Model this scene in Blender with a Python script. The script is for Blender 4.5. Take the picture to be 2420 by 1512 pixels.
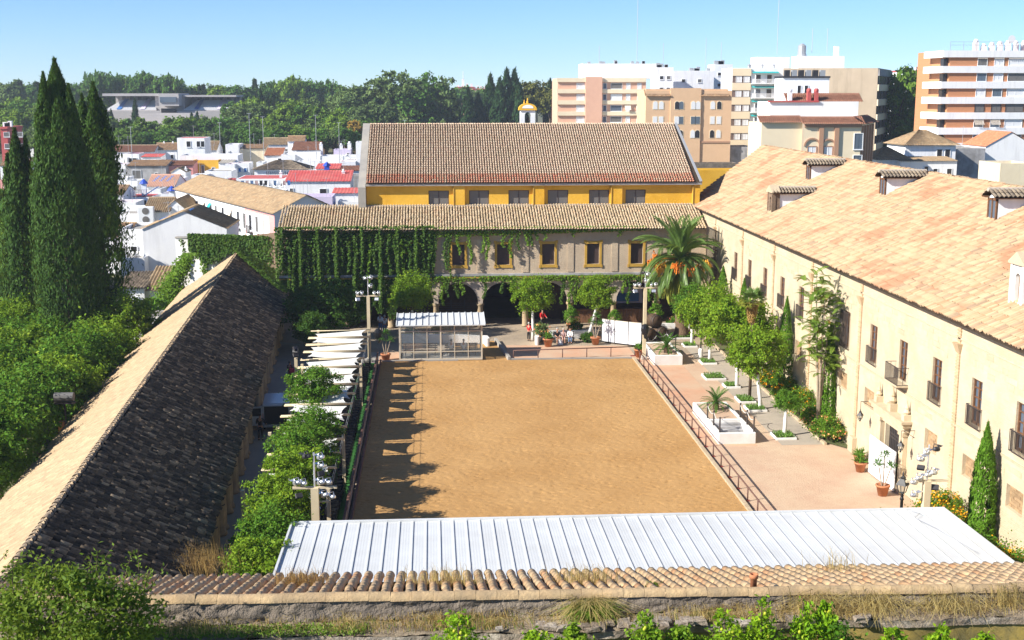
import bpy, math, random
import numpy as np
from math import sin, cos, pi, radians, atan2, sqrt
for o in list(bpy.data.objects): bpy.data.objects.remove(o)
SC = bpy.context.scene
COL = SC.collection
# ---------------------------------------------------------------- camera
H = 22.0; FPX = 2890.0; CX, CY = 1209.5, 756.0
PITCH = math.atan(540 / FPX); YAW = math.atan(191.5 * cos(PITCH) / FPX)
cam = bpy.data.cameras.new('camera'); camo = bpy.data.objects.new('camera', cam); COL.objects.link(camo)
camo.location = (0, 0, H); camo.rotation_euler = (pi / 2 - PITCH, 0, -YAW)
cam.sensor_width = 36; cam.lens = 36 * FPX / 2419; cam.clip_start = 0.5; cam.clip_end = 6000
SC.camera = camo
# ---------------------------------------------------------------- sky, sun, exposure
SUN_EL = radians(33.0); SUN_AZ = radians(201)      # direction the light comes from, measured from +x
sd = (cos(SUN_EL) * cos(SUN_AZ), cos(SUN_EL) * sin(SUN_AZ), sin(SUN_EL))
W = bpy.data.worlds.new('World'); SC.world = W; W.use_nodes = True
wn = W.node_tree.nodes; wl = W.node_tree.links
bg = wn['Background']; sky = wn.new('ShaderNodeTexSky'); sky.sky_type = 'NISHITA'; sky.sun_disc = False
sky.sun_elevation = SUN_EL; sky.sun_rotation = pi / 2 - SUN_AZ
sky.air_density = 0.7; sky.dust_density = 0.0; sky.ozone_density = 8.0; sky.altitude = 100
wl.new(sky.outputs[0], bg.inputs[0]); bg.inputs[1].default_value = 0.089
sun = bpy.data.lights.new('sun', 'SUN'); suno = bpy.data.objects.new('sun', sun); COL.objects.link(suno)
sun.energy = 5.0; sun.angle = radians(0.53); sun.color = (1.0, 0.95, 0.87)
suno.rotation_euler = (pi / 2 - SUN_EL, 0, SUN_AZ + pi / 2)
SC.view_settings.view_transform = 'Standard'; SC.view_settings.look = 'None'
SC.view_settings.exposure = 0.92; SC.view_settings.gamma = 1.0; SC.view_settings.use_curve_mapping = False
SC.render.engine = 'CYCLES'
SC.cycles.max_bounces = 6; SC.cycles.transparent_max_bounces = 12; SC.cycles.diffuse_bounces = 3

# ---------------------------------------------------------------- measuring: a sight line of the photograph met with a plane of the place
def ray(px, py):
    dx = (px - CX) / FPX; dy = -(py - CY) / FPX
    r = (cos(YAW), -sin(YAW), 0); fh = (sin(YAW), cos(YAW))
    f = (fh[0] * cos(PITCH), fh[1] * cos(PITCH), -sin(PITCH)); u = (fh[0] * sin(PITCH), fh[1] * sin(PITCH), cos(PITCH))
    return [r[i] * dx + u[i] * dy + f[i] for i in range(3)]
def G(px, py, z=0.0):
    d = ray(px, py); t = (z - H) / d[2]; return (d[0] * t, d[1] * t, z)
def V(px, py, Y):
    d = ray(px, py); t = Y / d[1]; return (d[0] * t, Y, H + d[2] * t)
def XP(px, py, X):
    d = ray(px, py); t = X / d[0]; return (X, d[1] * t, H + d[2] * t)
R = random.Random(7)
NR = np.random.default_rng(11)

# ---------------------------------------------------------------- naming helpers
def tag(o, label=None, cat=None, group=None, kind=None):
    if label: o['label'] = label
    if cat: o['category'] = cat
    if group: o['group'] = group
    if kind: o['kind'] = kind
    return o
def thing(name, label, cat, loc=(0, 0, 0), rz=0.0, group=None):
    o = bpy.data.objects.new(name, None); COL.objects.link(o); o.location = loc; o.rotation_euler = (0, 0, rz)
    o.empty_display_size = .2
    return tag(o, label, cat, group)
def link(name, me, parent=None, loc=None, rot=None, scale=None):
    o = bpy.data.objects.new(name, me); COL.objects.link(o)
    if parent is not None: o.parent = parent
    if loc is not None: o.location = loc
    if rot is not None: o.rotation_euler = rot
    if scale is not None: o.scale = scale if hasattr(scale, '__len__') else (scale,) * 3
    return o
CH = {}
def kids(o): return [c for c in COL.objects if c.parent == o]
def dup(root, loc, rz=0.0, scale=1.0, label=None, group=None):
    if root not in CH: CH[root] = [(c, kids(c)) for c in kids(root)]
    r = root.copy(); COL.objects.link(r); r.location = loc; r.rotation_euler = (0, 0, rz)
    r.scale = scale if hasattr(scale, '__len__') else (scale,) * 3
    if label: r['label'] = label
    if group: r['group'] = group
    for c, gs in CH[root]:
        k = c.copy(); COL.objects.link(k); k.parent = r
        for g in gs:
            m = g.copy(); COL.objects.link(m); m.parent = k
    return r
ORD = ['first', 'second', 'third', 'fourth', 'fifth', 'sixth', 'seventh', 'eighth', 'ninth', 'tenth', 'eleventh', 'twelfth',
       'thirteenth', 'fourteenth', 'fifteenth', 'sixteenth', 'seventeenth', 'eighteenth', 'nineteenth', 'twentieth']
def ordinal(i):
    if i < 20: return ORD[i]
    n = i + 1
    return '%d%s' % (n, {1: 'st', 2: 'nd', 3: 'rd'}.get(n % 10, 'th') if n % 100 not in (11, 12, 13) else 'th')

# ---------------------------------------------------------------- mesh builder
class B:
    def __init__(s, org=(0, 0, 0)): s.v = []; s.f = []; s.o = org
    def add(s, vs, fs):
        n = len(s.v); o = s.o
        s.v += [(v[0] - o[0], v[1] - o[1], v[2] - o[2]) for v in vs]; s.f += [tuple(i + n for i in f) for f in fs]; return s
    def box(s, x0, y0, z0, x1, y1, z1):
        return s.add([(x0, y0, z0), (x1, y0, z0), (x1, y1, z0), (x0, y1, z0), (x0, y0, z1), (x1, y0, z1), (x1, y1, z1), (x0, y1, z1)],
                     [(0, 3, 2, 1), (4, 5, 6, 7), (0, 1, 5, 4), (1, 2, 6, 5), (2, 3, 7, 6), (3, 0, 4, 7)])
    def bbox(s, x0, y0, z0, x1, y1, z1, b=.02):      # box with chamfered upright edges and top
        vs = []; 
        for z, i in ((z0, 0), (z1 - b, 0), (z1, b)):
            for (cx, cy, sx, sy) in ((x0, y0, 1, 1), (x1, y0, -1, 1), (x1, y1, -1, -1), (x0, y1, 1, -1)):
                if sx * sy > 0: vs += [(cx + sx * i, cy + sy * (b + i), z), (cx + sx * (b + i), cy + sy * i, z)]
                else: vs += [(cx + sx * (b + i), cy + sy * i, z), (cx + sx * i, cy + sy * (b + i), z)]
        fs = []
        for k in range(2):
            for i in range(8): fs.append((k * 8 + i, k * 8 + (i + 1) % 8, k * 8 + 8 + (i + 1) % 8, k * 8 + 8 + i))
        fs.append(tuple(range(16, 24)))
        return s.add(vs, fs)
    def obox(s, c, ax, ay, az):                       # oriented box: centre and three half vectors
        c = np.array(c); ax = np.array(ax); ay = np.array(ay); az = np.array(az)
        vs = [tuple(c + i * ax + j * ay + k * az) for k in (-1, 1) for (i, j) in ((-1, -1), (1, -1), (1, 1), (-1, 1))]
        return s.add(vs, [(0, 3, 2, 1), (4, 5, 6, 7), (0, 1, 5, 4), (1, 2, 6, 5), (2, 3, 7, 6), (3, 0, 4, 7)])
    def bar(s, a, b, w, h=None):                      # square bar between two points
        a = np.array(a, float); b = np.array(b, float); d = b - a; L = np.linalg.norm(d); d /= L
        up = np.array((0, 0, 1.)) if abs(d[2]) < .95 else np.array((1., 0, 0))
        x = np.cross(d, up); x /= np.linalg.norm(x); y = np.cross(x, d)
        return s.obox((a + b) / 2, x * w / 2, d * L / 2, y * (h or w) / 2)
    def tube(s, pts, rad, n=8, cap=True):
        pts = [np.array(p, float) for p in pts]; m = len(pts)
        rad = rad if hasattr(rad, '__len__') else [rad] * m
        vs = []; ref = None
        for i, p in enumerate(pts):
            d = pts[min(i + 1, m - 1)] - pts[max(i - 1, 0)]; d /= (np.linalg.norm(d) + 1e-9)
            if ref is None: ref = np.array((1., 0, 0)) if abs(d[0]) < .8 else np.array((0, 1., 0))
            x = ref - d * np.dot(ref, d); x /= np.linalg.norm(x); y = np.cross(d, x); ref = x
            vs += [tuple(p + rad[i] * (x * cos(2 * pi * k / n) + y * sin(2 * pi * k / n))) for k in range(n)]
        fs = [(i * n + k, i * n + (k + 1) % n, (i + 1) * n + (k + 1) % n, (i + 1) * n + k) for i in range(m - 1) for k in range(n)]
        if cap: fs += [tuple(reversed(range(n))), tuple(range((m - 1) * n, m * n))]
        return s.add(vs, fs)
    def lathe(s, c, prof, n=14, axis='z'):            # prof: (radius, height)
        vs = []
        for r, h in prof:
            for k in range(n):
                a = 2 * pi * k / n
                if axis == 'z': vs.append((c[0] + r * cos(a), c[1] + r * sin(a), c[2] + h))
                elif axis == 'x': vs.append((c[0] + h, c[1] + r * cos(a), c[2] + r * sin(a)))
                else: vs.append((c[0] + r * sin(a), c[1] + h, c[2] + r * cos(a)))
        m = len(prof)
        fs = [(i * n + k, i * n + (k + 1) % n, (i + 1) * n + (k + 1) % n, (i + 1) * n + k) for i in range(m - 1) for k in range(n)]
        fs += [tuple(reversed(range(n))), tuple(range((m - 1) * n, m * n))]
        return s.add(vs, fs)
    def ball(s, c, r, n=8, m=6):
        r = r if hasattr(r, '__len__') else (r, r, r)
        vs = [(c[0], c[1], c[2] - r[2])]
        for i in range(1, m):
            t = pi * i / m - pi / 2
            vs += [(c[0] + r[0] * cos(t) * cos(2 * pi * k / n), c[1] + r[1] * cos(t) * sin(2 * pi * k / n), c[2] + r[2] * sin(t)) for k in range(n)]
        vs.append((c[0], c[1], c[2] + r[2])); q = len(vs) - 1
        fs = [(0, 1 + (k + 1) % n, 1 + k) for k in range(n)]
        for i in range(m - 2): fs += [(1 + i * n + k, 1 + i * n + (k + 1) % n, 1 + (i + 1) * n + (k + 1) % n, 1 + (i + 1) * n + k) for k in range(n)]
        fs += [(q, 1 + (m - 2) * n + k, 1 + (m - 2) * n + (k + 1) % n) for k in range(n)]
        return s.add(vs, fs)
    def prism(s, poly, z0, z1):                       # plan polygon (counter-clockwise) extruded up
        n = len(poly)
        vs = [(p[0], p[1], z0) for p in poly] + [(p[0], p[1], z1) for p in poly]
        return s.add(vs, [tuple(reversed(range(n))), tuple(range(n, 2 * n))] + [(k, (k + 1) % n, n + (k + 1) % n, n + k) for k in range(n)])
    def extr(s, poly, d):                             # any planar polygon extruded along d
        n = len(poly); vs = [tuple(p) for p in poly] + [(p[0] + d[0], p[1] + d[1], p[2] + d[2]) for p in poly]
        return s.add(vs, [tuple(reversed(range(n))), tuple(range(n, 2 * n))] + [(k, (k + 1) % n, n + (k + 1) % n, n + k) for k in range(n)])
    def mesh(s, name, m, smooth=False):
        me = bpy.data.meshes.new(name); me.from_pydata(s.v, [], s.f)
        if m is not None: me.materials.append(m)
        if smooth: me.polygons.foreach_set('use_smooth', [True] * len(me.polygons))
        me.update(); return me
    def build(s, name, m, parent=None, smooth=False, loc=None):
        return link(name, s.mesh(name, m, smooth), parent, loc)
def np_mesh(name, V_, F_, m, smooth=False):           # F_: (n,4) quads or (n,3)
    me = bpy.data.meshes.new(name); k = F_.shape[1]
    me.vertices.add(len(V_)); me.vertices.foreach_set('co', np.asarray(V_, np.float32).ravel())
    me.loops.add(F_.size); me.loops.foreach_set('vertex_index', F_.astype(np.int32).ravel())
    me.polygons.add(len(F_)); me.polygons.foreach_set('loop_start', np.arange(0, F_.size, k, dtype=np.int32))
    if smooth: me.polygons.foreach_set('use_smooth', np.ones(len(F_), bool))
    if m is not None: me.materials.append(m)
    me.update(calc_edges=True); return me

# ---------------------------------------------------------------- materials
def nodes(name):
    m = bpy.data.materials.new(name); m.use_nodes = True; nt = m.node_tree
    return m, nt, nt.nodes, nt.links, nt.nodes['Principled BSDF']
def rgba(c): return (c[0], c[1], c[2], 1)
def mixc(nt, fac, a, b, mode='MIX'):
    n = nt.nodes.new('ShaderNodeMix'); n.data_type = 'RGBA'; n.blend_type = mode
    for s, x in ((0, fac), (6, a), (7, b)):
        if isinstance(x, (int, float)): n.inputs[s].default_value = x
        elif isinstance(x, (tuple, list)): n.inputs[s].default_value = rgba(x)
        else: nt.links.new(x, n.inputs[s])
    return n.outputs[2]
def maths(nt, op, a, b=0.0):
    n = nt.nodes.new('ShaderNodeMath'); n.operation = op
    for s, x in ((0, a), (1, b)):
        if isinstance(x, (int, float)): n.inputs[s].default_value = x
        else: nt.links.new(x, n.inputs[s])
    return n.outputs[0]
def pos(nt, scale=(1, 1, 1)):
    g = nt.nodes.new('ShaderNodeNewGeometry'); mp = nt.nodes.new('ShaderNodeMapping'); mp.inputs['Scale'].default_value = scale
    nt.links.new(g.outputs['Position'], mp.inputs['Vector']); return mp.outputs[0]
def noise(nt, sc, detail=4, rough=.6, vec=None, lo=.35, hi=.65):
    t = nt.nodes.new('ShaderNodeTexNoise'); t.inputs['Scale'].default_value = sc; t.inputs['Detail'].default_value = detail; t.inputs['Roughness'].default_value = rough
    nt.links.new(vec if vec is not None else pos(nt), t.inputs['Vector'])
    r = nt.nodes.new('ShaderNodeMapRange'); r.inputs[1].default_value = lo; r.inputs[2].default_value = hi
    nt.links.new(t.outputs[0], r.inputs[0]); return r.outputs[0]
def ramp(nt, fac, cols):
    n = nt.nodes.new('ShaderNodeValToRGB'); e = n.color_ramp.elements
    while len(e) < len(cols): e.new(.5)
    for i, (p, c) in enumerate(cols): e[i].position = p; e[i].color = rgba(c)
    nt.links.new(fac, n.inputs[0]); return n.outputs[0]
def rnd(nt):                                          # a random number per piece
    g = nt.nodes.new('ShaderNodeNewGeometry'); o = nt.nodes.new('ShaderNodeObjectInfo')
    return maths(nt, 'FRACT', maths(nt, 'ADD', g.outputs['Random Per Island'], maths(nt, 'MULTIPLY', o.outputs['Random'], 7.31)))
def bumpn(nt, bs, h, strength, dist=.02):
    b = nt.nodes.new('ShaderNodeBump'); b.inputs['Strength'].default_value = strength; b.inputs['Distance'].default_value = dist
    nt.links.new(h, b.inputs['Height']); nt.links.new(b.outputs[0], bs.inputs['Normal'])
def mat(name, c1, c2=None, sc=1.5, rough=.85, c3=None, sc3=.25, bump=0, bsc=20, bd=.02, isl=0, spec=.25, metal=0, stain=None):
    m, nt, N, L, bs = nodes(name)
    bs.inputs['Roughness'].default_value = rough; bs.inputs['Metallic'].default_value = metal; bs.inputs['Specular IOR Level'].default_value = spec
    col = c1
    if c2: col = mixc(nt, noise(nt, sc), c1, c2)
    if c3: col = mixc(nt, noise(nt, sc3, 5), col, c3)
    if stain:                                         # streaks of dirt running down a wall
        col = mixc(nt, maths(nt, 'MULTIPLY', noise(nt, 1.0, 5, .65, pos(nt, (stain[1], stain[1], stain[1] * .12)), .5, .75), stain[2]), col, stain[0])
    if isl:
        v = maths(nt, 'ADD', maths(nt, 'MULTIPLY', rnd(nt), 2 * isl), 1 - isl)
        h = nt.nodes.new('ShaderNodeHueSaturation'); L.new(v, h.inputs['Value'])
        if isinstance(col, tuple): h.inputs['Color'].default_value = rgba(col)
        else: L.new(col, h.inputs['Color'])
        col = h.outputs[0]
    if isinstance(col, tuple): bs.inputs['Base Color'].default_value = rgba(col)
    else: L.new(col, bs.inputs['Base Color'])
    if bump: bumpn(nt, bs, noise(nt, bsc, 5, .65, None, .2, .8), bump, bd)
    return m
def tilemat(name, cols, dirt=(.10, .08, .06), dsc=3.0, damt=.6, lo=.5, hi=.75, rough=.9, band=None):
    m, nt, N, L, bs = nodes(name); bs.inputs['Roughness'].default_value = rough; bs.inputs['Specular IOR Level'].default_value = .2
    n = len(cols); c = ramp(nt, rnd(nt), [(i / max(1, n - 1), k) for i, k in enumerate(cols)])
    if band:                                          # patches of newer tiles
        c = mixc(nt, maths(nt, 'MULTIPLY', noise(nt, band[1], 3, .5, None, band[3], band[3] + .1), band[2]), c, band[0])
    c = mixc(nt, maths(nt, 'MULTIPLY', noise(nt, dsc, 6, .7, None, lo, hi), damt), c, dirt)
    L.new(c, bs.inputs['Base Color']); bumpn(nt, bs, noise(nt, 30, 4, .6), .35, .01); return m
def sheetmat(name, cols, dirt=(.16, .12, .08), damt=.5):
    m, nt, N, L, bs = nodes(name); bs.inputs['Roughness'].default_value = .9; bs.inputs['Specular IOR Level'].default_value = .2
    v = N.new('ShaderNodeTexVoronoi'); v.inputs['Scale'].default_value = 3.2; L.new(pos(nt), v.inputs['Vector']); s = N.new('ShaderNodeSeparateColor'); L.new(v.outputs['Color'], s.inputs[0])
    n = len(cols); c = ramp(nt, s.outputs[0], [(i / max(1, n - 1), k) for i, k in enumerate(cols)])
    c = mixc(nt, maths(nt, 'MULTIPLY', noise(nt, .7, 6, .7, None, .45, .7), damt), c, dirt); L.new(c, bs.inputs['Base Color']); return m
def leafmat(name, cols, trans=.35, tcol=None, rough=.6, spec=.14):
    m, nt, N, L, bs = nodes(name); bs.inputs['Roughness'].default_value = rough; bs.inputs['Specular IOR Level'].default_value = spec
    cols = [(a * 1.4, b * 1.5, c * .9) for a, b, c in cols]
    n = len(cols); c = ramp(nt, rnd(nt), [(i / max(1, n - 1), k) for i, k in enumerate(cols)])
    c = mixc(nt, maths(nt, 'MULTIPLY', noise(nt, .8, 3), .35), c, cols[-1])
    L.new(c, bs.inputs['Base Color'])
    t = N.new('ShaderNodeBsdfTranslucent')
    if tcol: t.inputs[0].default_value = rgba(tcol)
    else: L.new(mixc(nt, .5, c, (.35, .45, .05)), t.inputs[0])
    mx = N.new('ShaderNodeMixShader'); mx.inputs[0].default_value = trans
    L.new(bs.outputs[0], mx.inputs[1]); L.new(t.outputs[0], mx.inputs[2]); L.new(mx.outputs[0], N['Material Output'].inputs[0]); return m
def brickmat(name, c1, c2, mortar, axes, bw=.26, bh=.07, msize=.012, c3=None, bump=.5, rough=.9, amt3=.5, sc3=.5):
    m, nt, N, L, bs = nodes(name); bs.inputs['Roughness'].default_value = rough; bs.inputs['Specular IOR Level'].default_value = .2
    g = N.new('ShaderNodeNewGeometry'); sx = N.new('ShaderNodeSeparateXYZ'); L.new(g.outputs['Position'], sx.inputs[0])
    cb = N.new('ShaderNodeCombineXYZ'); L.new(sx.outputs['XYZ'.index(axes[0])], cb.inputs[0]); L.new(sx.outputs['XYZ'.index(axes[1])], cb.inputs[1])
    t = N.new('ShaderNodeTexBrick'); t.inputs['Scale'].default_value = 1; t.inputs['Brick Width'].default_value = bw; t.inputs['Row Height'].default_value = bh
    t.inputs['Mortar Size'].default_value = msize; t.inputs['Color1'].default_value = rgba(c1); t.inputs['Color2'].default_value = rgba(c2); t.inputs['Mortar'].default_value = rgba(mortar)
    L.new(cb.outputs[0], t.inputs['Vector']); c = t.outputs[0]
    if c3: c = mixc(nt, maths(nt, 'MULTIPLY', noise(nt, sc3, 6, .65), amt3), c, c3)
    L.new(c, bs.inputs['Base Color'])
    h = maths(nt, 'ADD', maths(nt, 'MULTIPLY', t.outputs['Fac'], -1.0), maths(nt, 'MULTIPLY', noise(nt, 9, 4), .6)); bumpn(nt, bs, h, bump, .03); return m
def glassmat(name, tint, rough=.05, alpha=.25):
    m, nt, N, L, bs = nodes(name); bs.inputs['Base Color'].default_value = rgba(tint); bs.inputs['Roughness'].default_value = rough
    bs.inputs['Specular IOR Level'].default_value = .6
    tr = N.new('ShaderNodeBsdfTransparent'); mx = N.new('ShaderNodeMixShader'); mx.inputs[0].default_value = alpha
    L.new(tr.outputs[0], mx.inputs[1]); L.new(bs.outputs[0], mx.inputs[2]); L.new(mx.outputs[0], N['Material Output'].inputs[0]); return m
def plain(name, c, rough=.6, spec=.4, metal=0): return mat(name, c, None, rough=rough, spec=spec, metal=metal)

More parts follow.
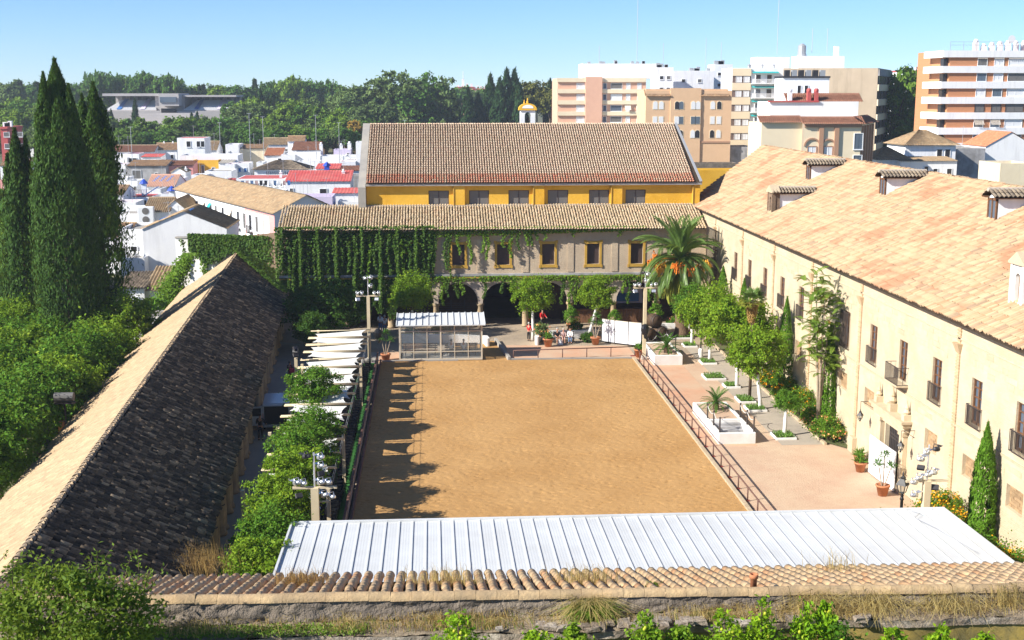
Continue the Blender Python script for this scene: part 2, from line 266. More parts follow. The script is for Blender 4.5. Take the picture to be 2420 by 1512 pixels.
MT = dict(
    sand=mat('sand', (.43, .243, .088), (.365, .198, .067), 9, .95, (.465, .272, .105), .18, bump=.8, bsc=26, bd=.018),
    earth=mat('earth', (.20, .16, .09), (.12, .12, .05), .6, .95, (.07, .09, .03), .05, bump=.4, bsc=3),
    terracotta_path=mat('terracotta_path', (.56, .31, .19), (.50, .28, .17), 1.0, .9, (.52, .36, .24), .35, bump=.25, bsc=25, bd=.01),
    pale_path=brickmat('pale_path', (.58, .44, .30), (.54, .40, .27), (.46, .34, .23), 'XY', .32, .16, .012, (.46, .28, .19), .5, amt3=.6, sc3=.45),
    grey_path=mat('grey_path', (.36, .31, .25), (.30, .26, .21), 2.5, .9, (.42, .36, .28), .4, bump=.35, bsc=30, bd=.01),
    cobble=mat('cobble', (.36, .29, .21), (.25, .20, .15), 6, .95, (.42, .33, .23), .3, bump=.8, bsc=9, bd=.04),
    concrete=mat('concrete', (.33, .31, .28), (.26, .25, .23), 1.3, .9, (.38, .35, .30), .3, bump=.3, bsc=12),
    kerb=mat('kerb', (.50, .40, .27), (.40, .31, .20), 3, .9, bump=.4, bsc=14),
    whitewash=mat('whitewash', (.80, .79, .76), (.74, .73, .71), 2, .85, (.66, .63, .58), .5, bump=.3, bsc=9, bd=.02),
    white_render=mat('white_render', (.86, .86, .85), (.81, .81, .82), .5, .9, stain=((.45, .44, .43), 1.1, .35)),
    lilac_render=mat('lilac_render', (.66, .58, .74), (.60, .53, .70), .5, .9, stain=((.4, .38, .42), .8, .3)),
    cream_render=mat('cream_render', (.76, .66, .47), (.70, .60, .42), .5, .9, stain=((.40, .33, .24), 1.0, .5)),
    yellow_render=mat('yellow_render', (.72, .40, .035), (.62, .33, .025), .9, .85, (.76, .45, .06), .3, bump=.35, bsc=3, bd=.04),
    olive_render=mat('olive_render', (.44, .31, .07), (.34, .25, .07), 1.2, .9, (.13, .12, .06), .9, bump=.5, bsc=8, stain=((.08, .08, .05), 2.5, .7)),
    pink_render=mat('pink_render', (.78, .36, .33), (.72, .31, .29), .7, .9),
    red_paint=mat('red_paint', (.50, .07, .07), (.42, .06, .06), .8, .8, (.50, .14, .12), .3),
    grey_render=mat('grey_render', (.47, .46, .46), (.38, .37, .37), .8, .9, (.24, .23, .22), .5, stain=((.16, .15, .14), 1.0, .6)),
    rough_grey=mat('rough_grey', (.17, .142, .118), (.105, .088, .074), 2.2, .95, (.25, .205, .155), .7, bump=1, bsc=6, bd=.10),
    facade_brick=brickmat('facade_brick', (.56, .44, .295), (.49, .375, .25), (.60, .49, .35), 'XZ', .30, .085, .014, (.36, .27, .20), .6),
    facade_plaster=mat('facade_plaster', (.66, .53, .38), (.58, .46, .33), .9, .9, (.45, .37, .30), .4, bump=.3, bsc=4, stain=((.25, .2, .17), 1.2, .4)),
    old_brick=brickmat('old_brick', (.36, .22, .14), (.27, .17, .11), (.30, .24, .18), 'XZ', .28, .08, .016, (.16, .12, .08), 1.0, amt3=.7),
    old_brick_y=brickmat('old_brick_y', (.36, .22, .14), (.27, .17, .11), (.30, .24, .18), 'YZ', .28, .08, .016, (.16, .12, .08), 1.0, amt3=.7),
    cream_wall=brickmat('cream_wall', (.60, .51, .36), (.56, .47, .325), (.61, .525, .375), 'YZ', .42, .10, .010, (.45, .35, .22), .6, amt3=.6, sc3=.55),
    cream_stone=mat('cream_stone', (.56, .46, .315), (.50, .40, .26), 2.0, .9, bump=.5, bsc=8, isl=.10),
    niche_brick=mat('niche_brick', (.40, .27, .15), (.32, .21, .115), 3, .9, bump=.5, bsc=8, isl=.18),
    quoin=mat('quoin', (.54, .40, .25), (.47, .33, .19), 4, .9, bump=.4, bsc=10, isl=.12),
    column_stone=mat('column_stone', (.46, .34, .20), (.36, .26, .15), 2.5, .85, (.26, .20, .13), 1.0, bump=.4, bsc=10),
    tile_gold=tilemat('tile_gold', [(.58, .43, .26), (.49, .36, .22), (.62, .48, .31), (.42, .32, .20), (.54, .36, .22)], (.26, .21, .11), 1.2, .5, .45, .7),
    tile_big=tilemat('tile_big', [(.60, .45, .32), (.52, .38, .27), (.64, .50, .36), (.56, .38, .27), (.61, .47, .33)], (.42, .34, .22), .5, .4, .45, .7),
    tile_red=tilemat('tile_red', [(.50, .22, .14), (.46, .28, .18), (.55, .20, .12), (.50, .36, .24)], (.30, .22, .14), 1.0, .3),
    tile_cream=tilemat('tile_cream', [(.46, .335, .20), (.41, .29, .17), (.49, .365, .225), (.44, .25, .14), (.47, .345, .205), (.30, .21, .135), (.46, .32, .185), (.48, .355, .215), (.42, .215, .115)], (.19, .135, .09), 1.6, .62, .55, .78, band=((.37, .18, .10), .4, .75, .54)),
    tile_pale=tilemat('tile_pale', [(.44, .325, .195), (.38, .275, .165), (.47, .355, .215), (.34, .245, .15), (.44, .30, .18)], (.22, .16, .10), 2.2, .65, .50, .74),
    tile_warm=tilemat('tile_warm', [(.60, .41, .22), (.55, .37, .20), (.63, .45, .26), (.57, .31, .15), (.60, .42, .23), (.52, .37, .22)], (.34, .25, .15), 5, .3, .52, .8),
    tile_dark=tilemat('tile_dark', [(.066, .052, .036), (.10, .076, .051), (.050, .040, .029), (.125, .094, .062), (.072, .056, .039), (.19, .138, .087), (.08, .061, .042), (.36, .26, .155), (.092, .07, .047), (.46, .34, .205)], (.026, .021, .016), 4.0, .7, .5, .66),  # lichen black deepened for shade; scattered pale tiles paint in sunlit flecks
    tile_black=tilemat('tile_black', [(.22, .17, .12), (.30, .24, .17), (.16, .13, .10)], (.07, .06, .05), 2, .6),
    tile_brown=tilemat('tile_brown', [(.30, .13, .08), (.26, .11, .07)], (.14, .07, .05), 1.2, .4),
    sheet_gold=sheetmat('sheet_gold', [(.36, .25, .14), (.30, .21, .12), (.41, .30, .18), (.25, .18, .11), (.38, .24, .13)]), sheet_warm=sheetmat('sheet_warm', [(.42, .26, .14), (.35, .2, .11), (.46, .31, .18), (.28, .17, .1)]), sheet_brown=sheetmat('sheet_brown', [(.28, .13, .08), (.23, .105, .065), (.32, .16, .1)], (.12, .07, .05), .4), sheet_red=sheetmat('sheet_red', [(.5, .2, .1), (.42, .16, .08), (.55, .26, .14)], (.3, .15, .09), .3), sheet_black=sheetmat('sheet_black', [(.26, .20, .14), (.14, .11, .08), (.34, .27, .19), (.09, .075, .06)], (.06, .05, .04), .6),
    tile_under=mat('tile_under', (.06, .04, .025), (.04, .028, .018), 3, .95),  # pans painted near black to deepen the shade in the tile gaps
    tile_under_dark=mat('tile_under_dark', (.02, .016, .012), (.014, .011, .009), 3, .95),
    mortar=mat('mortar', (.52, .45, .36), (.40, .34, .27), 4, .95, bump=.5, bsc=14),
    white_metal=mat('white_metal', (.63, .65, .65), (.59, .61, .61), .8, .5, (.54, .55, .54), .35, spec=.35),
    grey_metal=plain('grey_metal', (.42, .43, .44), .45, .5, .3), silver=plain('silver', (.72, .73, .74), .32, .5, .75),
    dark_metal=plain('dark_metal', (.035, .033, .035), .5), black=plain('black', (.012, .012, .013), .5), black_bag=plain('black_bag', (.012, .012, .014), .3),
    iron=plain('iron', (.055, .043, .038), .6), brown_rail=mat('brown_rail', (.15, .075, .055), (.10, .055, .045), 5, .6), rail_foot=plain('rail_foot', (.28, .06, .05), .7),
    fence_brown=mat('fence_brown', (.17, .085, .06), (.12, .06, .045), 3, .7), fence_panel=mat('fence_panel', (.34, .29, .26), (.27, .22, .20), 2, .8),
    pole_cream=mat('pole_cream', (.66, .55, .36), (.60, .50, .33), 2, .7), sail=mat('sail', (.68, .67, .62), (.62, .61, .56), .8, .8),
    wood=mat('wood', (.20, .10, .05), (.13, .065, .035), 6, .6), wood_light=mat('wood_light', (.42, .22, .08), (.33, .17, .06), 5, .6), barrel=mat('barrel', (.10, .06, .035), (.06, .04, .025), 5, .6),
    barrel_top=mat('barrel_top', (.36, .24, .14), (.28, .18, .1), 5, .7),
    glass=glassmat('glass', (.22, .26, .28), .04, .17), pane=plain('pane', (.10, .13, .17), .12, .6), pane_dark=plain('pane_dark', (.022, .020, .022), .25, .5),
    pane_mid=plain('pane_mid', (.16, .15, .14), .3), shutter=plain('shutter', (.74, .75, .76), .7), shutter_brown=plain('shutter_brown', (.055, .035, .03), .6),
    yellow_trim=mat('yellow_trim', (.52, .31, .055), (.45, .265, .045), 2, .8), tan_trim=plain('tan_trim', (.42, .24, .15), .8),
    aluminium=mat('aluminium', (.60, .53, .41), (.55, .48, .37), 2, .5),
    salmon=mat('salmon', (.72, .43, .30), (.68, .40, .28), .6, .9), band_cream=mat('band_cream', (.80, .68, .48), (.76, .64, .45), .4, .9), orange_wall=mat('orange_wall', (.72, .48, .29), (.68, .45, .27), .4, .9),
    brick_orange=brickmat('brick_orange', (.56, .24, .11), (.52, .22, .10), (.54, .30, .18), 'XZ', .5, .14, .012, None, .2),
    blank_beige=mat('blank_beige', (.58, .47, .34), (.52, .42, .30), .35, .95, stain=((.26, .20, .14), .35, .65)), brown_stone=mat('brown_stone', (.20, .14, .12), (.15, .11, .09), .6, .9),
    teal=plain('teal', (.02, .36, .36), .8), awning=plain('awning', (.70, .60, .48), .8), blue=plain('blue', (.05, .18, .48), .4), blue_tile=plain('blue_tile', (.03, .08, .45), .3),
    concrete_far=mat('concrete_far', (.47, .44, .42), (.40, .38, .37), .2, .9),
    pot=mat('pot', (.50, .20, .09), (.43, .17, .08), 5, .8), bark=mat('bark', (.13, .09, .06), (.08, .055, .035), 6, .95, bump=.6, bsc=14), bark_pale=mat('bark_pale', (.36, .29, .21), (.27, .21, .15), 5, .9, bump=.4, bsc=14),
    palm_bark=mat('palm_bark', (.20, .13, .08), (.12, .08, .05), 8, .95, bump=1, bsc=9, bd=.06), straw_bark=mat('straw_bark', (.42, .29, .17), (.32, .21, .12), 8, .95, bump=.6, bsc=14),
    grass=leafmat('grass', [(.06, .14, .02), (.09, .18, .03), (.05, .11, .02)]), turf=mat('turf', (.05, .20, .04), (.04, .15, .03), 3, .9, bump=.4, bsc=40),
    bed_grass=leafmat('bed_grass', [(.09, .18, .05), (.14, .22, .08), (.07, .14, .04)]),
    dry=leafmat('dry', [(.48, .35, .22), (.42, .30, .18), (.52, .39, .26), (.34, .24, .14)], .3, (.5, .38, .18)),
    dry_brown=leafmat('dry_brown', [(.36, .22, .12), (.28, .17, .10), (.42, .27, .15)], .3, (.4, .25, .12)),
    orange_leaf=leafmat('orange_leaf', [(.045, .115, .014), (.065, .15, .018), (.035, .085, .012), (.10, .18, .022)], .30),
    orange_leaf_y=leafmat('orange_leaf_y', [(.085, .165, .014), (.13, .21, .018), (.06, .13, .014), (.19, .24, .022)], .33),
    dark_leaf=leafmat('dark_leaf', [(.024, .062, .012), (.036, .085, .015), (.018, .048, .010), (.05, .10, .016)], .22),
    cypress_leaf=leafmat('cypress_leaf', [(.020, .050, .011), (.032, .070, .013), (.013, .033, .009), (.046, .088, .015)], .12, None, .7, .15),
    cypress_bright=leafmat('cypress_bright', [(.07, .15, .016), (.10, .19, .02), (.05, .11, .014)], .2, None, .7, .15),  # brighter green, for the wall cypresses and clipped pot shrubs
    ivy_leaf=leafmat('ivy_leaf', [(.026, .062, .012), (.042, .086, .015), (.018, .045, .010), (.07, .11, .02)], .2),  # greens darkened to paint in the shade of the hanging curtain
    ivy_light=leafmat('ivy_light', [(.09, .16, .02), (.13, .20, .03), (.06, .12, .015)], .35),
    park_a=leafmat('park_a', [(0.055, 0.12, 0.029), (0.078, 0.15, 0.036), (0.039, 0.091, 0.023)], .2, None, .7, .1), park_b=leafmat('park_b', [(0.111, 0.176, 0.026), (0.156, 0.215, 0.034), (0.078, 0.137, 0.023)], .2, None, .7, .1),
    park_c=leafmat('park_c', [(0.091, 0.13, 0.065), (0.117, 0.156, 0.081), (0.068, 0.104, 0.052)], .2, None, .7, .1), park_d=leafmat('park_d', [(.020, .046, .024), (.028, .058, .028), (.014, .036, .018)], .1, None, .8, .1),
    park_e=leafmat('park_e', [(.10, .10, .04), (.14, .12, .045), (.07, .08, .03)], .2, None, .7, .1), park_f=leafmat('park_f', [(.33, .19, .05), (.25, .15, .05)], .2, None, .7, .1),
    plane_leaf=leafmat('plane_leaf', [(.060, .125, .018), (.085, .155, .022), (.045, .095, .015), (.13, .19, .03)], .25, None, .6, .2),
    palm_leaf=leafmat('palm_leaf', [(.080, .13, .045), (.11, .16, .06), (.055, .095, .03)], .25, None, .4, .4), palm_old=leafmat('palm_old', [(.20, .20, .05), (.26, .24, .06), (.14, .16, .04)], .25),
    dates=mat('dates', (.75, .22, .02), (.62, .17, .02), 8, .6), dates_y=mat('dates_y', (.72, .38, .04), (.62, .30, .03), 8, .6),
    cycad_leaf=leafmat('cycad_leaf', [(.03, .085, .015), (.045, .11, .018)], .15), ail_leaf=leafmat('ail_leaf', [(.085, .15, .03), (.12, .19, .04), (.055, .11, .022), (.17, .20, .05)], .33), ail_red=leafmat('ail_red', [(.28, .14, .05), (.20, .13, .04)], .3),
    lantana_leaf=leafmat('lantana_leaf', [(.07, .14, .018), (.10, .18, .022), (.05, .10, .014)], .3), flower_o=leafmat('flower_o', [(.85, .33, .015), (.80, .45, .02), (.72, .22, .02)], .3, (.8, .4, .05)),
    flower_p=leafmat('flower_p', [(.75, .35, .22), (.72, .45, .25), (.6, .15, .12)], .3, (.8, .4, .25)), red_flower=leafmat('red_flower', [(.5, .10, .08), (.55, .2, .2), (.6, .35, .3)], .2, (.5, .2, .1)),
    lemon_leaf=leafmat('lemon_leaf', [(.11, .22, .012), (.17, .29, .016), (.075, .16, .012), (.26, .33, .02)], .40), lemon=mat('lemon', (.33, .40, .03), (.40, .40, .03), 9, .5),
    bush_leaf=leafmat('bush_leaf', [(.060, .105, .018), (.090, .14, .026), (.042, .075, .014), (.16, .20, .03)], .32),
    weed=leafmat('weed', [(.10, .16, .03), (.15, .20, .045), (.07, .12, .02)], .3),
    skin=plain('skin', (.50, .27, .18), .6), hair_dark=plain('hair_dark', (.02, .015, .012), .6), hair_grey=plain('hair_grey', (.45, .43, .40), .6),
    cloth_white=plain('cloth_white', (.78, .77, .74), .9), cloth_red=plain('cloth_red', (.55, .018, .02), .9), cloth_black=plain('cloth_black', (.015, .014, .016), .9), jeans=plain('jeans', (.10, .17, .30), .9), cloth_floral=mat('cloth_floral', (.45, .2, .2), (.5, .45, .4), 25, .9), cloth_pink=plain('cloth_pink', (.5, .03, .08), .8),
    van_paint=plain('van_paint', (.55, .57, .60), .25, .6), tyre=plain('tyre', (.015, .015, .015), .8), van_dark=plain('van_dark', (.02, .02, .022), .4), tail_red=plain('tail_red', (.35, .01, .01), .3),
)
# ================================================================ roofs of single tiles
def project(P):                                       # many points -> photograph pixels and distance, to know which pieces show largest
    P = np.asarray(P) - np.array((0, 0, H))
    r = np.array((cos(YAW), -sin(YAW), 0)); fh = np.array((sin(YAW), cos(YAW), 0)); zz = np.array((0, 0, 1.))
    f = fh * cos(PITCH) - zz * sin(PITCH); u = fh * sin(PITCH) + zz * cos(PITCH)
    d = P @ f; return CX + FPX * (P @ r) / d, CY - FPX * (P @ u) / d, d
def tile_template(r, L, seg=5, th=.016, lip=.03, hf=.9):
    vs = []; fs = []
    for (y, rr, z) in ((0, r, lip), (L, r * .80, .0)):
        vs += [(rr * -cos(pi * k / seg), y, z + rr * hf * sin(pi * k / seg)) for k in range(seg + 1)]
    n = seg + 1; fs += [(k, k + 1, n + k + 1, n + k) for k in range(seg)]
    ri = r - th; vs += [(ri * -cos(pi * k / seg), .004, lip + ri * hf * sin(pi * k / seg) - .002) for k in range(seg + 1)]
    fs += [(2 * n + k, 2 * n + k + 1, k + 1, k) for k in range(seg)]
    return np.array(vs), np.array(fs)
def tile_roof(roof, P0, U, Vv, Lu, Lv, pitch, course, m, inside=None, nparts=300, seg=5, org=(0, 0, 0), jit=.012, r=None, dcap=(0, 2419, 0, 1512), flat=.9, lift=.0, lip=.03, hf=.9):
    U = np.array(U, float); U /= np.linalg.norm(U); Vv = np.array(Vv, float); Vv /= np.linalg.norm(Vv); N = np.cross(U, Vv); P0 = np.array(P0, float)
    if N[2] < 0: U2 = U; N = -N
    nu = int(Lu / pitch); nv = int(math.ceil(Lv / course)); r = r or pitch * .40
    tv, tf = tile_template(r, course * 1.22, seg, .016, lip, hf)
    iu, iv = np.meshgrid(np.arange(nu), np.arange(nv), indexing='ij'); iu = iu.ravel(); iv = iv.ravel()
    u = (iu + .5) * pitch; v = iv * course
    if inside is not None: k = inside(u, v + course * .5); u = u[k]; v = v[k]
    n = len(u); u = u + NR.normal(0, jit, n); v = v + NR.normal(0, jit * 1.5, n); ang = NR.normal(0, .018, n); w = NR.normal(0, jit * .5, n) + lift
    C = P0 + u[:, None] * U + v[:, None] * Vv + w[:, None] * N
    ca, sa = np.cos(ang), np.sin(ang)
    X = ca[:, None] * U + sa[:, None] * Vv; Yv = -sa[:, None] * U + ca[:, None] * Vv
    px, py, d = project(C); vis = (px > dcap[0]) & (px < dcap[1]) & (py > dcap[2]) & (py < dcap[3])
    key = np.where(vis, d, 1e9); order = np.argsort(key); near = order[:min(nparts, int(vis.sum()))]
    mask = np.ones(n, bool); mask[near] = False
    o3 = np.array(org)
    me = np_mesh('tile', tv, tf, m)
    from mathutils import Matrix
    for i in near:
        M = Matrix(((X[i][0], Yv[i][0], N[0], C[i][0] - o3[0]), (X[i][1], Yv[i][1], N[1], C[i][1] - o3[1]), (X[i][2], Yv[i][2], N[2], C[i][2] - o3[2]), (0, 0, 0, 1)))
        o = link('tile', me, roof); o.matrix_local = M
    C2, X2, Y2 = C[mask], X[mask], Yv[mask]; k = len(C2)
    if k:
        A = C2[:, None, :] - o3 + tv[None, :, 0:1] * X2[:, None, :] + tv[None, :, 1:2] * Y2[:, None, :] + tv[None, :, 2:3] * N
        F = (tf[None] + (np.arange(k) * len(tv))[:, None, None]).reshape(-1, 4)
        o = link('tile_field', np_mesh('tile_field', A.reshape(-1, 3), F, m), roof); o['kind'] = 'stuff'
def ridge_tiles(parent, a, b, m, r=.15, L=.42, org=(0, 0, 0), name='ridge_tile', single=True, seg=6):
    a = np.array(a, float); b = np.array(b, float); D = b - a; T = np.linalg.norm(D); D /= T; n = max(1, int(T / (L * .85)))
    S = np.cross(D, (0, 0, 1.)); S /= np.linalg.norm(S); N = np.cross(S, D); bb = B(org); me = None
    from mathutils import Matrix
    tv, tf = tile_template(r, L, seg); me = np_mesh(name, tv, tf, m)
    for i in range(n):
        p = a + D * T * i / n + N * R.uniform(-.015, .015) - np.array(org); an = R.gauss(0, .02)
        X = S * cos(an) + D * sin(an); Yd = D * cos(an) - S * sin(an)
        o = link(name, me, parent); o.matrix_local = Matrix(((X[0], Yd[0], N[0], p[0]), (X[1], Yd[1], N[1], p[1]), (X[2], Yd[2], N[2], p[2]), (0, 0, 0, 1)))
def wave_roof(name, P0, U, Vv, Lu, Lv, pitch, m, parent, org=(0, 0, 0), taper=None, amp=None):   # one sheet with the ribs of far-off tiles
    U = np.array(U, float); U /= np.linalg.norm(U); Vv = np.array(Vv, float); Vv /= np.linalg.norm(Vv); N = np.cross(U, Vv); N = -N if N[2] < 0 else N
    P0 = np.array(P0, float) - np.array(org); nu = max(2, int(Lu / pitch)); prof = [(0, 0), (.22, .75), (.42, 1), (.62, .75), (.84, 0)]; amp = amp or pitch * .38
    us = []; hs = []
    for i in range(nu):
        for a, h in prof: us.append((i + a) * Lu / nu); hs.append(h * amp)
    us.append(Lu); hs.append(0); us = np.array(us); hs = np.array(hs); nr = max(2, int(Lv / .9) + 1)
    Vs = []
    for j in range(nr):
        for st in (0, 1):
            t = (j + st) / nr; s0 = 0 if taper is None else taper[0] * t; s1 = 0 if taper is None else taper[1] * t
            uu = s0 + us * (Lu - s0 - s1) / Lu
            Vs.append(P0 + uu[:, None] * U + (t * Lv) * Vv + (hs + (.03 if st == 0 else 0))[:, None] * N)
    k = len(us); Vs = np.concatenate(Vs); F = []
    for row in range(2 * nr - 1):
        a = np.arange(k - 1) + row * k; F.append(np.stack([a, a + 1, a + 1 + k, a + k], 1))
    return link(name, np_mesh(name, Vs, np.concatenate(F), m), parent)
def wall_open(b, P, u0, u1, v0, v1, ops, depth):      # a wall face with openings and their reveals; ops: (ua, ub, va, vb, arch)
    us = sorted({u0, u1, *[x for o in ops for x in o[:2]]}); vs = sorted({v0, v1, *[x for o in ops for x in o[2:4]]})
    us = [u for u in us if u0 <= u <= u1]; vs = [v for v in vs if v0 <= v <= v1]
    for i in range(len(us) - 1):
        run = None
        for j in range(len(vs) - 1):
            cu = (us[i] + us[i + 1]) / 2; cv = (vs[j] + vs[j + 1]) / 2
            if not any(o[0] < cu < o[1] and o[2] < cv < o[3] for o in ops):
                b.add([P(us[i], vs[j], 0), P(us[i + 1], vs[j], 0), P(us[i + 1], vs[j + 1], 0), P(us[i], vs[j + 1], 0)], [(0, 1, 2, 3)])
    for (ua, ub, va, vb, arch) in ops:
        if arch:
            n = 14; cu = (ua + ub) / 2; ru = (ub - ua) / 2; rv = arch; spring = vb - rv
            arc = [(cu - ru * cos(pi * k / n), spring + rv * sin(pi * k / n)) for k in range(n + 1)]
            for k in range(n):
                (a, c), (d, e) = arc[k], arc[k + 1]
                b.add([P(a, c, 0), P(d, e, 0), P(d, vb, 0), P(a, vb, 0)], [(0, 1, 2, 3)])
                b.add([P(a, c, 0), P(d, e, 0), P(d, e, depth), P(a, c, depth)], [(0, 1, 2, 3)])
            jt = spring
        else:
            jt = vb; b.add([P(ua, vb, 0), P(ub, vb, 0), P(ub, vb, depth), P(ua, vb, depth)], [(0, 1, 2, 3)])
        for uu in (ua, ub): b.add([P(uu, va, 0), P(uu, jt, 0), P(uu, jt, depth), P(uu, va, depth)], [(0, 1, 2, 3)])
        if va > v0 + 1e-6: b.add([P(ua, va, 0), P(ub, va, 0), P(ub, va, depth), P(ua, va, depth)], [(0, 1, 2, 3)])

# ================================================================ ground
def sheet(name, poly, z, m, kind='structure'):
    b = B(); b.add([(p[0], p[1], z) for p in poly], [tuple(range(len(poly)))]); return tag(b.build(name, m), kind=kind)
sheet('ground', [(-3000, -300), (3000, -300), (3000, 5000), (-3000, 5000)], -.08, MT['earth'])
sheet('courtyard_paving', [(-24, 20), (26, 20), (26, 119), (-24, 119)], -.03, MT['cobble'])
sheet('portico_floor', [(-20, 34), (-4.6, 34), (-4.6, 103), (-20, 112)], -.026, MT['concrete'])
sheet('terracotta_path', [(17.0, 40), (20.3, 40), (20.3, 101), (17.0, 101)], -.018, MT['terracotta_path'])
sheet('terracotta_path', [(6.3, 99.25), (17.0, 99.25), (17.0, 104.5), (6.3, 105.5)], -.012, MT['terracotta_path'])
sheet('terracotta_path', [(-4.6, 99.3), (4.6, 99.3), (4.6, 103.5), (-4.6, 103.2)], -.018, MT['terracotta_path'])
sheet('pale_path', [(20.3, 73.4), (22.0, 73.4), (21.9, 101), (20.3, 101)], -.014, MT['pale_path'])
sheet('grey_path', [(21.9, 73.4), (24.6, 73.4), (24.5, 104), (21.9, 104)], -.010, MT['grey_path'])
sheet('pale_path', [(17.0, 40), (26, 40), (26, 73.4), (17.0, 73.4)], -.014, MT['pale_path'])
sheet('flower_bed_soil', [(24.7, 73.8), (26, 71.9), (26, 112), (24.7, 112)], .05, MT['earth'])
# riding arena: raked sand with real hoof-churned relief
def sand():
    x0, x1, y0, y1 = -4.4, 16.6, 44.0, 98.9; st = .095
    xs = np.arange(x0, x1 + .01, st); ys = np.arange(y0, y1 + .01, st); nx, ny = len(xs), len(ys)
    h = NR.normal(0, 1, (nx, ny))
    def blur(a, k):
        for _ in range(k): a = (a + np.roll(a, 1, 0) + np.roll(a, -1, 0) + np.roll(a, 1, 1) + np.roll(a, -1, 1)) / 5
        return a / a.std()
    pit = np.where(NR.random((nx, ny)) < .030, NR.uniform(.04, .12, (nx, ny)), 0.0); pit = pit * .7 + .16 * (np.roll(pit, 1, 0) + np.roll(pit, -1, 0)) + .05 * (np.roll(pit, 1, 1) + np.roll(pit, -1, 1)); rim = np.roll(pit, 2, 1) * .25
    z = .007 * blur(h, 1) - pit + rim + .004 * blur(NR.normal(0, 1, (nx, ny)), 8)
    X, Y = np.meshgrid(xs, ys, indexing='ij')
    z -= .02 * np.exp(-((X - 14.5) / 1.2) ** 2)          # trodden track along the rail
    Vt = np.stack([X.ravel(), Y.ravel(), z.ravel() + .10], 1)
    i = (np.arange(nx - 1)[:, None] * ny + np.arange(ny - 1)[None]).ravel(); F = np.stack([i, i + ny, i + ny + 1, i + 1], 1)
    tag(link('arena_sand', np_mesh('arena_sand', Vt, F, MT['sand'], True)), kind='structure')
sand()
sheet('dirt_ramp', [(2.0, 98.8), (6.2, 98.8), (5.4, 107.5), (1.6, 107.5)], -.012, MT['sand'])
def kerb(name, a, b_, w, h, m, z0=-.03):
    t = tag(bpy.data.objects.new(name, None), kind='structure'); COL.objects.link(t)
    a = np.array(a, float); b_ = np.array(b_, float); L = np.linalg.norm(b_ - a); n = max(1, int(L / 2.4)); d = (b_ - a) / L; s = np.array((-d[1], d[0]))
    for i in range(n):
        p = a + d * (L * i / n + .008); q = a + d * (L * (i + 1) / n - .008); j = R.uniform(-.012, .012); bb = B()
        bb.prism([tuple(p - s * w / 2), tuple(q - s * w / 2), tuple(q + s * w / 2), tuple(p + s * w / 2)], z0, h + j); bb.build('kerb_stone', m, t)
kerb('arena_kerb', (16.62, 44), (16.62, 99), .22, .22, MT['kerb'])
kerb('arena_kerb', (6.4, 99.05), (16.5, 99.05), .20, .2, MT['concrete'])
kerb('arena_kerb', (-4.3, 99.05), (2.0, 99.05), .20, .2, MT['concrete'])
kerb('ramp_kerb', (6.25, 99.2), (5.5, 107.2), .22, .32, MT['concrete'])
kerb('arena_board', (-4.38, 44), (-4.38, 98.9), .12, .34, MT['fence_brown'])
kerb('bed_kerb', (24.66, 73.2), (24.6, 111), .16, .14, MT['kerb'])

